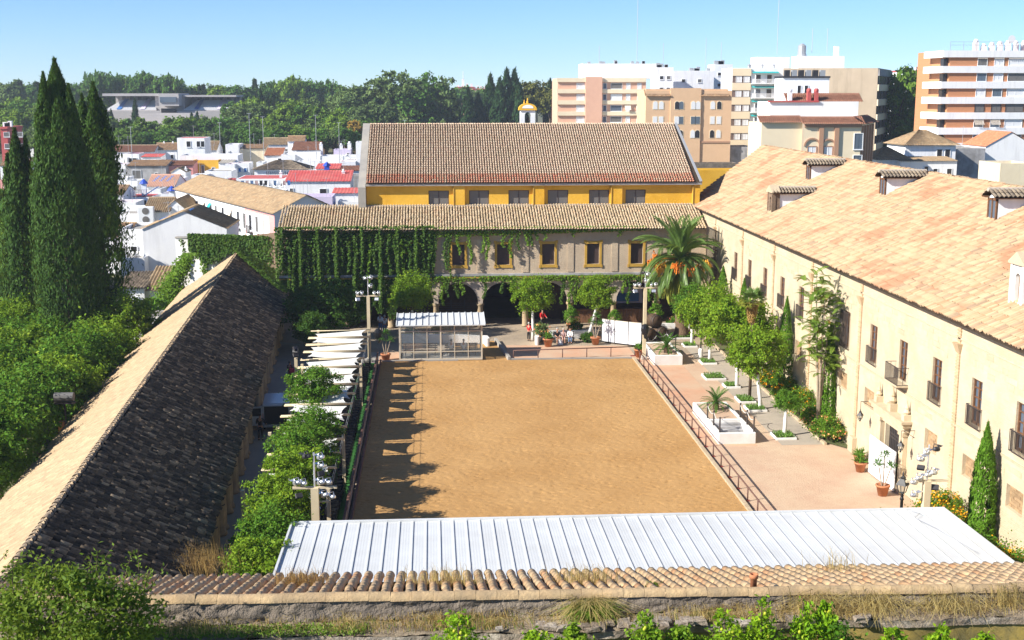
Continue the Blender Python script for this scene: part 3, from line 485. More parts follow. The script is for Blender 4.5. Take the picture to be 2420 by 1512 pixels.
# ================================================================ rear building: arcade, brick facade, low roof
MT['wood_arcade_shade'] = mat('wood_arcade_shade', (.07, .045, .032), (.045, .03, .022), 3, .8)  # timber brown taken near black to paint the arcade's inner shade
def rear_building():
    t = thing('arcaded_building', 'long brick building with arcade, yellow framed windows and golden tiled roof', 'building', (6, 114, 0)); o3 = (6, 114, 0)
    Y = 114.0; P = lambda u, v, d: (u, Y + d, v)
    cols = [-12.55, -8.28, -4.02, .25, 4.43, 8.70, 12.96, 17.15, 21.30, 25.6]; wins = [-6.63, -2.42, 1.80, 6.02, 10.27, 14.52, 18.68, 22.9]
    w = B(o3); ops = [(c + .22, d - .22, 2.3, 4.25, 1.9) for c, d in zip(cols, cols[1:])]
    wall_open(w, P, -14.2, 26.0, 2.3, 5.0, ops, .6); w.add([(-14.2, 114, 2.3), (-14.2, 114, 0), (-12.8, 114, 0), (-12.8, 114, 2.3)], [(0, 1, 2, 3)])
    w.box(-14.2, 114.003, 0, -14.0, 124, 9.3)
    for c in cols: w.box(c - .22, 114.002, 2.28, c + .22, 114.6, 2.31)
    w.build('arcade_wall', MT['facade_plaster'], t)
    u = B(o3); wall_open(u, P, -14.2, 26.0, 5.0, 9.35, [(x, x + 1.17, 5.95, 7.9, 0) for x in wins], .35); u.build('upper_wall', MT['facade_brick'], t)
    for c in cols[1:]:
        b = B(o3); b.box(c - .3, 113.94, 5.25, c + .3, 114.05, 9.1); b.build('pilaster', MT['facade_brick'], t)
        k = B(o3); k.lathe((c, 114.3, 0), [(.34, 0), (.36, .12), (.29, .16), (.29, 1.0), (.25, 1.95), (.27, 2.0), (.36, 2.12), (.36, 2.28)], 10); k.build('column', MT['column_stone'], t, True)
    l = B(o3); l.box(-14.3, 113.76, 4.92, 26, 114.02, 5.14); l.build('string_course', MT['grey_render'], t)
    g = B(o3); g.box(-14.3, 113.80, 4.72, 26, 113.99, 4.86); g.build('ochre_band', MT['yellow_trim'], t)
    for x in wins:
        f = B(o3); z0, z1 = 5.95, 7.9; x1 = x + 1.17
        for a in ((x - .22, z0 - .28, x, z1 + .3), (x1, z0 - .28, x1 + .22, z1 + .3), (x, z0 - .28, x1, z0), (x, z1, x1, z1 + .24)): f.box(a[0], 113.93, a[1], a[2], 114.02, a[3])
        for ex in (x - .30, x1 + .12):
            for ez in (z0 - .32, z1 + .06): f.box(ex, 113.91, ez, ex + .18, 113.99, ez + .28)
        fo = f.build('window', MT['yellow_trim'], t)
        s = B(o3); s.box(x, 114.22, z0, x1, 114.26, z1); s.build('shutter', MT['shutter_brown'], fo)
    i = B(o3); i.box(-14, 118.0, 0, 4.4, 118.19, 5); i.box(8.7, 118.0, 0, 26, 118.19, 5); i.box(4.4, 131, 0, 8.7, 131.2, 5); i.box(4.3, 118.0, 0, 4.4, 131, 5); i.box(8.7, 118.0, 0, 8.8, 131, 5); i.build('inner_wall', MT['wood_arcade_shade'], t)
    i = B(o3); i.box(-14, 114.62, 4.6, 26, 131.2, 4.7); i.build('arcade_ceiling', MT['wood'], t)
    c = B(o3); c.box(-14.3, 113.62, 9.2, 26, 114.3, 9.34); c.build('cornice', MT['facade_plaster'], t)
    # low roof: eave y 113.35 z 9.38, top y 118 z 11.12
    e = np.array((0, 4.65, 1.74)); Lv = np.linalg.norm(e)
    s = B(o3); s.add([(-14.3, 113.35, 9.36), (26, 113.35, 9.30), (26, 118, 11.06), (-13.6, 118, 11.06)], [(0, 1, 2, 3)]); s.add([(-14.3, 113.35, 9.36), (-13.6, 118, 11.06), (-13.6, 118, 9.3), (-14.2, 114, 9.3)], [(0, 1, 2, 3)])
    ro = s.build('roof', MT['tile_under'], t)
    tile_roof(ro, (-14.3, 113.2, 9.34), (1, -.0012, -.001), e, 40.2, Lv + .1, .262, .36, MT['tile_gold'], org=o3, seg=6, r=.108, lift=.02)
    b = B(o3); b.box(-13.7, 117.9, 10.95, 26, 118.15, 11.25); b.build('flashing', MT['mortar'], ro)
    return t
rear_building()

def yellow_barn():
    o3 = (10, 118, 0); t = thing('barn', 'tall ochre yellow barn with steep brown tiled roof above the arcade', 'building', o3)
    Y = 118.2; P = lambda u, v, d: (u, Y + d, v); x0, x1 = -6.3, 26.0
    wins = [(-.35, 1.61), (3.55, 5.48), (7.36, 9.35), (11.17, 13.17), (15.19, 17.16), (18.76, 20.75)]
    w = B(o3); wall_open(w, P, x0, x1, 9.0, 13.2, [(a, b, 11.12, 12.62, 0) for a, b in wins], .3)
    w.add([(x0, Y, 0), (x0, Y, 13.2), (x0, 129, 18.4), (x0, 140, 13.2), (x0, 140, 0)], [(0, 1, 2, 3, 4)]); w.add([(x1, Y, 0), (x1, Y, 13.2), (x1, 129, 18.4), (x1, 140, 13.2), (x1, 140, 0)], [(4, 3, 2, 1, 0)])
    w.add([(x0, 140, 0), (x0, 140, 13.2), (x1, 140, 13.2), (x1, 140, 0)], [(0, 1, 2, 3)]); w.build('wall', MT['yellow_render'], t)
    for a, b in ((2.02, 3.13), (9.71, 10.81), (17.3, 18.4), (25.3, 26.0)):
        p = B(o3); p.box(a, 117.92, 9.6, b, 118.25, 13.1); p.build('buttress', MT['yellow_render'], t)
        p = B(o3); p.tube([(a + .04, 117.9, 9.8), (a + .04, 117.9, 13.05)], .05, 6); p.build('downpipe', MT['yellow_trim'], t)
    for a, b in wins:
        f = B(o3); f.box(a, 118.40, 11.12, b, 118.44, 12.62); wo = f.build('window', MT['pane_mid'], t)
        g = B(o3)
        for q in (a + .03, (a + b) / 2, b - .03): g.box(q - .03, 118.36, 11.12, q + .03, 118.40, 12.62)
        g.box(a, 118.355, 12.55, b, 118.395, 12.62); g.build('window_bar', MT['shutter_brown'], wo)
    c = B(o3); c.box(x0 - .1, 117.72, 13.1, x1 + .15, 118.3, 13.32); c.build('gutter', MT['concrete'], t)
    e = np.array((0, 11.3, 5.32)); Lv = np.linalg.norm(e)
    s = B(o3); s.add([(x0, 117.7, 13.32), (x1, 117.7, 13.32), (x1 - .4, 129, 18.62), (x0, 129, 18.62)], [(0, 1, 2, 3)]); s.add([(x0, 129, 18.62), (x1 - .4, 129, 18.62), (x1, 140.3, 13.2), (x0, 140.3, 13.2)], [(0, 1, 2, 3)])
    ro = s.build('roof', MT['tile_under'], t)
    red = lambda u, v: v < 1.75
    tile_roof(ro, (x0, 117.62, 13.33), (1, 0, 0), e, x1 - x0 - .45, 1.7, .25, .36, MT['tile_red'], org=o3, nparts=150, seg=5, jit=.006, lip=.085, r=.098, hf=1.0)
    e1 = e / Lv
    tile_roof(ro, np.array((x0, 117.62, 13.33)) + e1 * 1.75, (1, 0, 0), e, x1 - x0 - .45, Lv - 1.7, .25, .36, MT['tile_big'], org=o3, nparts=150, seg=5, jit=.006, lip=.085, r=.098, hf=1.0)
    ridge_tiles(ro, (x0, 129, 18.62), (x1 - .5, 129, 18.62), MT['tile_big'], .14, .45, o3)
    p = B(o3); p.extr([(x0 - .75, 117.6, 13.0), (x0 - .75, 129, 18.75), (x0 - .75, 140, 13.4), (x0 - .75, 140, 0), (x0 - .75, 117.6, 0)], (.72, 0, 0)); p.build('parapet', MT['concrete'], t)
    p = B(o3); p.bar((x1 + .05, 117.6, 13.4), (x1 - .35, 129, 18.72), .22, .12); p.build('verge_flashing', MT['grey_metal'], ro)
    # bell gable
    bx = V(1246, 290, 131)[0]; o = (bx, 131, 17.5); q = thing('bell_turret', 'small white bell turret with yellow curved cap on the barn ridge', 'turret', o)
    b = B(o)
    P2 = lambda u, v, d: (u, 130.6 + d, v); wall_open(b, P2, bx - .78, bx + .78, 17.2, 20.05, [(bx - .32, bx + .32, 18.6, 19.85, .32)], .9)
    b.box(bx - .78, 130.61, 17.2, bx - .76, 131.5, 20.05); b.box(bx + .76, 130.61, 17.2, bx + .78, 131.5, 20.05); b.build('body', MT['white_render'], q)
    b = B(o); n = 10; pts = [(bx - .95, 130.45, 20.05)] + [(bx - .95 * cos(pi * k / n), 130.45, 20.15 + .62 * sin(pi * k / n)) for k in range(n + 1)] + [(bx + .95, 130.45, 20.05)]
    b.extr(pts, (0, 1.2, 0)); b.build('cap', MT['yellow_render'], q)
    b = B(o); pts = [(bx - .6 * cos(pi * k / n), 130.43, 20.25 + .36 * sin(pi * k / n)) for k in range(n + 1)]; b.extr(pts, (0, .04, 0)); b.build('tympanum', MT['white_render'], q)
    for dx, s in ((0, 1), (-.35, .7)):
        b = B(o); b.lathe((bx + dx, 130.9, 20.72), [(.16 * s, 0), (.10 * s, .1 * s), (.13 * s, .2 * s), (.05 * s, .4 * s), (.08 * s, .48 * s), (.02, .6 * s)], 8); b.build('finial', MT['yellow_render'], q, True)
    b = B(o); b.lathe((bx + .05, 131, 18.9), [(.24, 0), (.18, .1), (.14, .3), (.05, .42)], 10); b.build('bell', MT['iron'], q, True)
yellow_barn()

# ================================================================ right wing
RW_X, RW_E, RW_RX, RW_RZ = 26.0, 10.95, 36.2, 16.1
def roof_pt(px, py):
    d = ray(px, py); s = (RW_RZ - RW_E) / (RW_RX - 25.5); t = (RW_E - H - 25.5 * s) / (d[2] - s * d[0]); return (d[0] * t, d[1] * t, H + d[2] * t)
def right_wing():
    o3 = (26, 70, 0); t = thing('palace_wing', 'long cream stone palace wing with balconies and broad pale tiled roof', 'building', o3)
    X = RW_X; P = lambda u, v, d: (X + d, u, v)
    wins = [(y, y + 1.15) for y in (102.4, 97.7, 92.95, 88.15, 83.35, 73.75, 68.95, 64.3, 59.7, 55.0, 50.4, 45.8)]
    ops = [(a, b, 6.15, 8.4, 0) for a, b in wins]
    nic = [(68.9, 70.5), (59.7, 61.3), (55.0, 56.6), (50.3, 51.9), (78.6, 80.1), (73.7, 75.3), (83.4, 84.9), (88.2, 89.7), (93, 94.5)]
    ops += [(a, b, 3.35, 4.45, 0) for a, b in nic] + [(64.45, 66.85, 0.0, 3.3, 0)]
    w = B(o3); wall_open(w, P, 36, 122, 0, RW_E - .05, ops, .38); w.box(26.4, 36, 0, 47, 122, 10.8); w.build('wall', MT['cream_wall'], t)
    for a, b in nic:                                  # brick-filled openings: single courses
        z = 3.35; k = 0
        while z < 4.44:
            y = a; k += 1; off = .2 * (k % 2)
            while y < b - .02:
                y2 = min(b, y + (.40 if y > a else .40 - off)); bb = B(o3); bb.box(X + .16 + R.uniform(0, .04), y + .008, z + .008, X + .4, y2 - .008, min(4.45, z + .15) - .006)
                bb.build('brick', MT['niche_brick'], t); y = y2
            z += .15
    pil = [110.7, 100.7, 91.1, 81.6, 71.8, 57.8, 44]
    for y in pil:                                     # brick quoin strips with scalloped courses and a corbel
        z = .9; h = .105; top = RW_E - .15; q = B(o3); q.box(X - .05, y - .15, 0, X + .01, y + .15, top)
        po = q.build('pilaster', MT['quoin'], t); me = None; i = 0
        b2 = B(); b2.box(-.085, -.20, 0, -.01, .20, .075); me = b2.mesh('brick', MT['quoin'])
        near = y < 101
        while z < top - .1 and near:
            if 9.3 < z < 9.75: z += h * 1.5; continue
            link('brick', me, po, (X - o3[0], y - o3[1] + R.uniform(-.01, .01), z)); z += h * 1.5
        c = B(o3); c.add([(X - .08, y - .2, 9.25), (X, y - .2, 9.25), (X, y + .2, 9.25), (X - .08, y + .2, 9.25), (X - .26, y - .33, 9.75), (X, y - .36, 9.75), (X, y + .36, 9.75), (X - .26, y + .33, 9.75)], [(0, 1, 2, 3), (4, 5, 6, 7), (0, 1, 5, 4), (1, 2, 6, 5), (2, 3, 7, 6), (3, 0, 4, 7)]); c.build('corbel', MT['quoin'], po)
        c = B(o3); c.bbox(X - .3, y - .38, 0, X + .01, y + .38, .95, .03); c.build('plinth', MT['cream_stone'], po)
    for z, d in ((10.55, .10), (10.75, .17), (9.95, .05), (5.55, .06)):
        b = B(o3); b.box(X - d, 36, z, X + .02, 122, z + (.10 if z < 10 else .16)); b.build('moulding', MT['cream_stone'], t)
    # proud courses of dressed stone
    cnt = 0; zone = [(8.7, 9.85), (4.75, 5.45), (1.2, 3.0)]
    while cnt < 260:
        y = R.uniform(46, 100); za, zb = zone[R.choice((0, 0, 0, 1, 1, 2))]; z = za + int(R.uniform(0, (zb - za) / .3)) * .3; L = R.uniform(.45, 1.0)
        if any(a - .3 < y + L and y < b + .3 for a, b in nic) and z < 5: cnt += .3; continue
        if 62 < y < 68.5 and z < 5.4 or any(abs(y + L / 2 - p) < .9 for p in pil): cnt += .3; continue
        b = B(o3); b.bbox(X - R.uniform(.012, .03), y, z, X + .01, y + L, z + .27, .01); b.build('stone', MT['cream_stone'], t); cnt += 1
    for k, (a, b) in enumerate(wins):
        f = B(o3); z0, z1 = 6.15, 8.4
        for (p, q, r_, s) in ((a, z0, a + .09, z1), (b - .09, z0, b, z1), (a, z1 - .09, b, z1), (a, z0, b, z0 + .12), ((a + b) / 2 - .05, z0, (a + b) / 2 + .05, z1)): f.box(X + .10, p, q, X + .19, r_, s)
        for z in (6.95, 7.45, 7.92): f.box(X + .12, a, z, X + .18, b, z + .05)
        fo = f.build('window', MT['wood'], t); g = B(o3); g.box(X + .20, a, z0, X + .22, b, z1); g.build('pane', MT['pane'], fo)
        d = .62 if k == 7 else .16; r_ = B(o3); y0, y1 = (a - .35, b + .35) if k == 7 else (a - .12, b + .12)
        if k == 5: y0, y1 = a - .15, b + .15
        top = 8.35 if k == 5 else 7.05; n = int((y1 - y0) / .11)
        for i in range(n + 1): y = y0 + (y1 - y0) * i / n; r_.box(X - d - .012, y - .011, 6.1, X - d + .012, y + .011, top)
        for z in (6.08, top): r_.box(X - d - .02, y0, z, X - d + .02, y1, z + .035)
        for y in (y0, y1): r_.box(X - d, y - .015, top, X, y + .015, top + .03); r_.box(X - d, y - .015, 6.08, X, y + .015, 6.11); r_.box(X - d / 2 - .01, y - .01, 6.1, X - d / 2 + .01, y + .01, top)
        r_.build('balcony_railing', MT['iron'], t)
        if d > .3: s = B(o3); s.box(X - d - .05, y0 - .05, 5.98, X + .05, y1 + .05, 6.075); s.build('balcony_slab', MT['cream_stone'], t)
    # portal
    b = B(o3)
    for y in (63.55, 67.0): b.bbox(X - .28, y, 0, X + .01, y + .55, 3.5, .03); b.bbox(X - .36, y - .06, 0, X + .01, y + .61, .5, .03); b.bbox(X - .36, y - .06, 3.3, X + .01, y + .61, 3.55, .03)
    b.box(X - .16, 64.1, 3.32, X + .01, 67.0, 3.6); b.box(X - .34, 63.3, 3.56, X + .01, 67.8, 3.9); b.box(X - .5, 63.1, 3.9, X + .01, 68.0, 4.12); b.box(X - .62, 63.0, 4.12, X + .01, 68.1, 4.26); b.build('portal', MT['cream_stone'], t)
    for y, s in ((63.4, .85), (65.5, 1.1), (67.6, .85)):
        b = B(o3); b.box(X - .42, y - .25 * s, 4.26, X, y + .25 * s, 4.26 + .4 * s); b.lathe((X - .2, y, 4.26 + .4 * s), [(.12 * s, 0), (.22 * s, .15 * s), (.1 * s, .35 * s), (.14 * s, .42 * s), (.05 * s, .7 * s), (.02, .95 * s)], 8); b.build('finial', MT['cream_stone'], t, False)
    d = B(o3); d.box(X + .3, 64.45, 0, X + .36, 66.85, 3.3)
    do = d.build('door', MT['dark_metal'], t); d = B(o3)
    for y in np.arange(64.5, 66.85, .26): d.box(X + .26, y, 0.1, X + .30, y + .05, 3.25)
    for z in (.1, .9, 1.7, 2.4, 2.6, 3.2): d.box(X + .255, 64.45, z, X + .305, 66.85, z + .07)
    d.build('door_bars', MT['iron'], do)
    # roof
    e = np.array((RW_RX - 25.5, 0, RW_RZ - RW_E)); Lv = np.linalg.norm(e); Lu = 122 - 36 + 12
    s = B(o3); s.add([(25.5, 36, RW_E - .05), (25.5, 121, RW_E - .05), (RW_RX, 133, RW_RZ - .05), (RW_RX, 36, RW_RZ - .05)], [(0, 1, 2, 3)]); s.add([(RW_RX, 36, RW_RZ - .03), (RW_RX, 133, RW_RZ - .03), (47, 133, RW_E), (47, 36, RW_E)], [(0, 1, 2, 3)])
    s.box(25.52, 36, RW_E - .14, 26.05, 121, RW_E - .06); ro = s.build('roof', MT['tile_under'], t)
    tile_roof(ro, (25.42, 134, RW_E), (0, -1, 0), e, Lu, Lv + .1, .27, .50, MT['tile_cream'], r=.098, jit=.02, lip=.022, hf=1.25, inside=lambda u, v: (134 - u) < 121 + 12 * v / Lv, org=o3, seg=5, dcap=(0, 2500, 0, 1512), lift=.01)
    ridge_tiles(ro, (RW_RX, 40, RW_RZ + .02), (RW_RX, 132.5, RW_RZ + .02), MT['tile_cream'], .15, .45, o3)
    # verge stones towards the barn
    return t
right_wing()
def dormer(label, p, wid, hgt, length, brick=False, tall=0):
    # p: middle of the sill on the roof slope; the front looks to the court (-x)
    o = p; t = thing('dormer', label, 'dormer', o); s = (RW_RZ - RW_E) / (RW_RX - 25.5); L = (hgt + wid * .3) / s + .2; hw = wid / 2
    b = B(); b.add([(.06, -hw, -.3), (.06, -hw, hgt), (.06 + hgt / s + .3, -hw, hgt)], [(0, 1, 2)]); b.add([(.06, hw, -.3), (.06, hw, hgt), (.06 + hgt / s + .3, hw, hgt)], [(2, 1, 0)])
    b.build('cheek', MT['white_render'], t)
    if brick:
        b = B(); PP = lambda u, v, d: (-.25 + d, u, v); wall_open(b, PP, -hw - .1, hw + .1, -1.0, hgt + .12, [(-.24, .24, .05, hgt * .82, .24)], .22)
        b.box(-.249, -hw - .1, -1.0, .35, -hw - .099, hgt + .12); b.box(-.249, hw + .099, -1.0, .35, hw + .1, hgt + .12)
        for y in (-hw - .16, hw + .02): b.bbox(-.33, y, -.1, .0, y + .14, hgt + .1, .01)
        b.bbox(-.36, -hw - .2, -.2, .3, hw + .2, -.08, .01); b.build('brick_front', MT['old_brick_y'] if brick == 1 else MT['whitewash'], t)
        b = B(); b.extr([(-.4, -hw - .3, hgt + .1), (-.4, hw + .3, hgt + .1), (-.4, hw + .3, hgt + .2), (-.4, 0, hgt + .72), (-.4, -hw - .3, hgt + .2)], (.75, 0, 0)); b.build('pediment', MT['cream_stone'], t)
        b = B(); b.box(-.06, -.3, 0, -.03, .3, hgt * .9); b.build('pane', MT['old_brick_y'], t)
    else:
        b = B()
        for (y0, z0, y1, z1) in ((-hw, 0, -hw + .12, hgt), (hw - .12, 0, hw, hgt), (-hw, 0, hw, .12), (-hw, hgt - .12, hw, hgt), (-.05, 0, .05, hgt)): b.box(-.02, y0, z0, .1, y1, z1)
        fo = b.build('window', MT['wood'], t); g = B(); g.box(.04, -hw + .05, .05, .06, hw - .05, hgt - .05); g.build('pane', MT['pane'], fo)
        b = B(); b.extr([(.06, -hw, hgt), (.06, hw, hgt), (.06, 0, hgt + wid * .32)], (.03, 0, 0)); b.build('gable', MT['white_render'], t)
    b = B(); b.box(-.25, -hw - .3, hgt - .0, .1 + hgt / s, -hw + .02, hgt + .07); b.box(-.25, hw - .02, hgt - .0, .1 + hgt / s, hw + .3, hgt + .07); b.build('eaves_beam', MT['wood'], t)
    rz = hgt + .07; top = rz + wid * .36; e = np.array((0, 1.0, .6))
    for sg in (-1, 1):
        sl = B(); sl.add([(-.3, sg * (hw + .34), rz), (L, sg * (hw + .34), rz), (L, 0, top), (-.3, 0, top)], [(0, 1, 2, 3)]); so = sl.build('roof', MT['tile_under'], t)
        nt_ = max(4, int((L * .95) / .27)); tv, tf = tile_template(.11, math.hypot(hw + .34, top - rz) * .55, 5); me = np_mesh('tile', tv, tf, MT['tile_black'] if sg < 0 else MT['tile_gold'])
        from mathutils import Matrix
        vv = np.array((0, -sg * (hw + .34), top - rz)); vv /= np.linalg.norm(vv); uu = np.array((1., 0, 0)); nn = np.cross(uu, vv); nn = nn if nn[2] > 0 else -nn
        for i in range(nt_):
            for j in (0, 1):
                c = np.array((-.2 + i * .27, sg * (hw + .38), rz + .02)) + vv * j * math.hypot(hw + .34, top - rz) * .48
                if c[0] > (c[2] - .1) / s + .4: continue
                q = link('tile', me, so); q.matrix_local = Matrix(((uu[0], vv[0], nn[0], c[0]), (uu[1], vv[1], nn[1], c[1]), (uu[2], vv[2], nn[2], c[2]), (0, 0, 0, 1)))
    b = B(); b.tube([(-.32, 0, top + .02), (L - .5, 0, top + .02)], .12, 8); b.build('ridge', MT['mortar'], t)
dormer('wooden dormer window with dark tiles, farthest along the pale roof', roof_pt(1908, 428), 1.15, 1.35, 3)
dormer('wooden dormer window in the middle of the pale roof', roof_pt(2083, 464), 1.15, 1.35, 3)
dormer('wooden dormer window nearest the right edge of the picture', roof_pt(2341, 522), 1.15, 1.35, 3)
p_ = roof_pt(1826, 500); dormer('brick dormer with stone pediment low on the pale roof', p_, 1.1, 1.5, 3, 1)
p_ = roof_pt(2412, 716); dormer('white stone niche dormer with pediment at right edge of roof', p_, 1.0, 1.75, 3, 2)

# ================================================================ portico on the left
PD = np.array((-.062, 1.0, 0)); PD /= np.linalg.norm(PD); PS = np.array((PD[1], -PD[0], 0))
def pq(s, off, z): q = np.array((-9.35, 46.0, 0)) + PD * s + PS * off; return (q[0], q[1], z)   # s along the portico, off to the right of its eave
MT['ridge_pale'] = mat('ridge_pale', (.42, .32, .21), (.33, .25, .16), 3, .9, (.25, .2, .15), 1.0, isl=.1)
def portico():
    o3 = pq(20, -5, 0); t = thing('portico', 'long open portico with blackened tile roof and stone columns', 'portico', o3)
    s0, s1 = -13, 74; rz, ez, lz = 6.5, 3.6, 3.0; rw, lw = 5.1, 10.3
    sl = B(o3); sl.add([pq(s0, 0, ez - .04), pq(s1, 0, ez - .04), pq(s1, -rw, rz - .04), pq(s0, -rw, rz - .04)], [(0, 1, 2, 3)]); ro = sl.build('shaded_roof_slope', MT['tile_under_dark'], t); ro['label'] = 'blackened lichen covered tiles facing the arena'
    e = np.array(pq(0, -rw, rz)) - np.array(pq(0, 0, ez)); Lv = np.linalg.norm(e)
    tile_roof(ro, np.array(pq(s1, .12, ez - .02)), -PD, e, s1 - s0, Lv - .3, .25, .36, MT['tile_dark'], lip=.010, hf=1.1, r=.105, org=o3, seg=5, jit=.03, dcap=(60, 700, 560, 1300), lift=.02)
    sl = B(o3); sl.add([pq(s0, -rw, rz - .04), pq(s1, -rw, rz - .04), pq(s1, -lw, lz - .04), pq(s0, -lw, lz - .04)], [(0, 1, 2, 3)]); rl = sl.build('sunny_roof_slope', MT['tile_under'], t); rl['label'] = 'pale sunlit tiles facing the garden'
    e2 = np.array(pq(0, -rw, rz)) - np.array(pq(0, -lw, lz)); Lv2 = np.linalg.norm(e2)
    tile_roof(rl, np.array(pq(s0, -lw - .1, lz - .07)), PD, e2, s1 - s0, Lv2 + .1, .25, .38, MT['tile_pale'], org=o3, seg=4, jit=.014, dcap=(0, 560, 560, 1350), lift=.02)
    ridge_tiles(ro, pq(s0, -rw, rz + .0), pq(s1, -rw, rz + .0), MT['ridge_pale'], .16, .5, o3)
    w = B(o3); w.add([pq(s0, -lw + .3, 0), pq(s1, -lw + .3, 0), pq(s1, -lw + .3, lz + .1), pq(s0, -lw + .3, lz + .1)], [(0, 1, 2, 3)])
    w.add([pq(s1, -.6, 0), pq(s1, -lw + .3, 0), pq(s1, -lw + .3, lz), pq(s1, -rw, rz - .1), pq(s1, -.6, ez)], [(0, 1, 2, 3, 4)]); w.build('back_wall', MT['whitewash'], t)
    bm = B(o3); bm.bar(pq(s0, -.75, ez - .35), pq(s1, -.75, ez - .35), .35, .5); bm.build('lintel', MT['column_stone'], t)
    s = -9.0
    while s < s1 - 1:
        for ds in (-.42, .42):
            c = pq(s + ds, -.72, 0); k = B(o3); k.lathe(c, [(.40, 0), (.40, .14), (.31, .22), (.31, 1.9), (.27, 2.6), (.33, 2.68), (.36, 2.85), (.36, 3.0)], 10); k.build('column', MT['column_stone'], t, True)
            if ds < 0:
                r_ = B(o3); r_.lathe((c[0], c[1], 1.55), [(.325, 0), (.325, .06)], 10); r_.build('iron_band', MT['black'], t)
        s += 3.3
    return t
portico()
# ================================================================ foliage
def unit(a): return a / (np.linalg.norm(a, axis=1, keepdims=True) + 1e-9)
def leaves(C, Nn, L, Wd, T=None):                     # rhombic leaves at C with normals Nn
    n = len(C); Nn = unit(Nn); T = NR.normal(0, 1, (n, 3)) if T is None else T
    T = T - Nn * np.sum(T * Nn, 1, keepdims=True); T = unit(T); Bn = np.cross(Nn, T)
    L = np.asarray(L).reshape(-1, 1) * np.ones((n, 1)); Wd = np.asarray(Wd).reshape(-1, 1) * np.ones((n, 1))
    A = np.stack([C - T * L / 2, C + Bn * Wd / 2 + Nn * Wd * .15, C + T * L / 2, C - Bn * Wd / 2 + Nn * Wd * .15], 1).reshape(-1, 3)
    return A, np.arange(4 * n).reshape(n, 4)
def join(parts):
    Vs = []; Fs = []; o = 0
    for v, f in parts: Vs.append(v); Fs.append(f + o); o += len(v)
    return np.concatenate(Vs), np.concatenate(Fs)
def crown(lobes, n, size, clumps=70, spread=.22, shell=.72, asp=.55, up=.25, flat=1.0):
    # lobes: (centre, (rx, ry, rz)); leaves gather in clumps near the surface, some inside
    w = np.array([l[1][0] * l[1][2] for l in lobes]); w = w / w.sum(); per = np.maximum(4, (clumps * w).astype(int)); C = []; D = []; Sz = []
    for (c, r), k in zip(lobes, per):
        d = unit(NR.normal(0, 1, (k, 3))); d[:, 2] = np.where(d[:, 2] < -.8, -d[:, 2], d[:, 2]); q = (shell + (1.03 - shell) * NR.random((k, 1)) ** .6)
        cc = np.array(c) + d * np.array(r) * q; m = int(n * (k / per.sum()) / k) + 1
        rr = np.mean(r) * spread * NR.uniform(.6, 1.35, (k, 1))
        p = cc[:, None, :] + NR.normal(0, 1, (k, m, 3)) * rr[:, None] * np.array((1, 1, .8 * flat))
        C.append(p.reshape(-1, 3)); D.append(np.repeat(d, m, 0))
    C = np.concatenate(C); D = np.concatenate(D); Nn = D * .7 + NR.normal(0, .65, D.shape) + np.array((0, 0, up))
    s = size * NR.uniform(.65, 1.3, len(C)); return leaves(C, Nn, s, s * asp)
def round_lobes(r, h, k, seed, sq=.8):
    q = random.Random(seed); L = [((0, 0, h), (r * .72, r * .72, r * sq * .8))]
    for i in range(k):
        a = 2 * pi * i / k + q.uniform(-.4, .4); d = r * q.uniform(.35, .58); L.append(((d * cos(a), d * sin(a), h + r * q.uniform(-.3, .38) * sq), (r * q.uniform(.38, .55),) * 2 + (r * q.uniform(.36, .5) * sq,)))
    return L
def trunk_mesh(name, h, r, m, limbs=4, lean=(0, 0), spread=.9, seed=0, white=None):
    q = random.Random(seed); b = B(); pts = [(lean[0] * t + q.uniform(-.04, .04), lean[1] * t, h * t) for t in (0, .33, .66, 1.0)]
    b.tube(pts, [r * 1.25, r, r * .92, r * .75], 8)
    for i in range(limbs):
        a = 2 * pi * i / max(1, limbs) + q.uniform(-.5, .5); e = (pts[-1][0] + spread * cos(a), pts[-1][1] + spread * sin(a), h + spread * q.uniform(.6, 1.1)); mid = (pts[-1][0] + spread * .4 * cos(a), pts[-1][1] + spread * .4 * sin(a), h + spread * .35)
        b.tube([pts[-1], mid, e], [r * .6, r * .42, r * .18], 6)
    return b.mesh(name, m, True)
CROWNS = {}
def orange_crowns():
    for v in range(4):
        lob = round_lobes(2.05, 0, 7 + v, 20 + v, .92)
        for key, mm in (('o', 'orange_leaf'), ('y', 'orange_leaf_y'), ('d', 'dark_leaf')):
            if key == 'o': A, F = crown(lob, 10500, .17, 150, .16, .70)
            CROWNS[key, v] = np_mesh('crown', A, F, MT[mm])
orange_crowns()
TRK_W = trunk_mesh('trunk', 1.9, .13, MT['whitewash'], 0); LIMBS = trunk_mesh('limbs', .5, .10, MT['bark'], 5, spread=.8)
def orange_tree(label, loc, r=1.75, h=3.1, key='o', v=0, rz=None, group=None, white=True, sq=1.0, lean=(0, 0)):
    t = thing('orange_tree', label, 'tree', (loc[0], loc[1], loc[2] if len(loc) > 2 else 0), 0, group)
    s = r / 1.75; hb = max(.6, h - r * .75)
    if lean != (0, 0): me = trunk_mesh('trunk', 1, .13, MT['whitewash'] if white else MT['bark'], 0, lean); link('trunk', me, t, scale=(1, 1, hb))
    else: link('trunk', TRK_W, t, scale=(1, 1, hb / 1.9)) if white else link('trunk', trunk_mesh('trunk', hb, .12, MT['bark'], 0), t)
    link('limbs', LIMBS, t, (lean[0], lean[1], hb - .05), (0, 0, R.uniform(0, 6)), (s, s, s * 1.1))
    link('crown', CROWNS[key, v % 4], t, (lean[0], lean[1], h), (0, 0, R.uniform(0, 6.28) if rz is None else rz), (s, s, s * sq)); return t
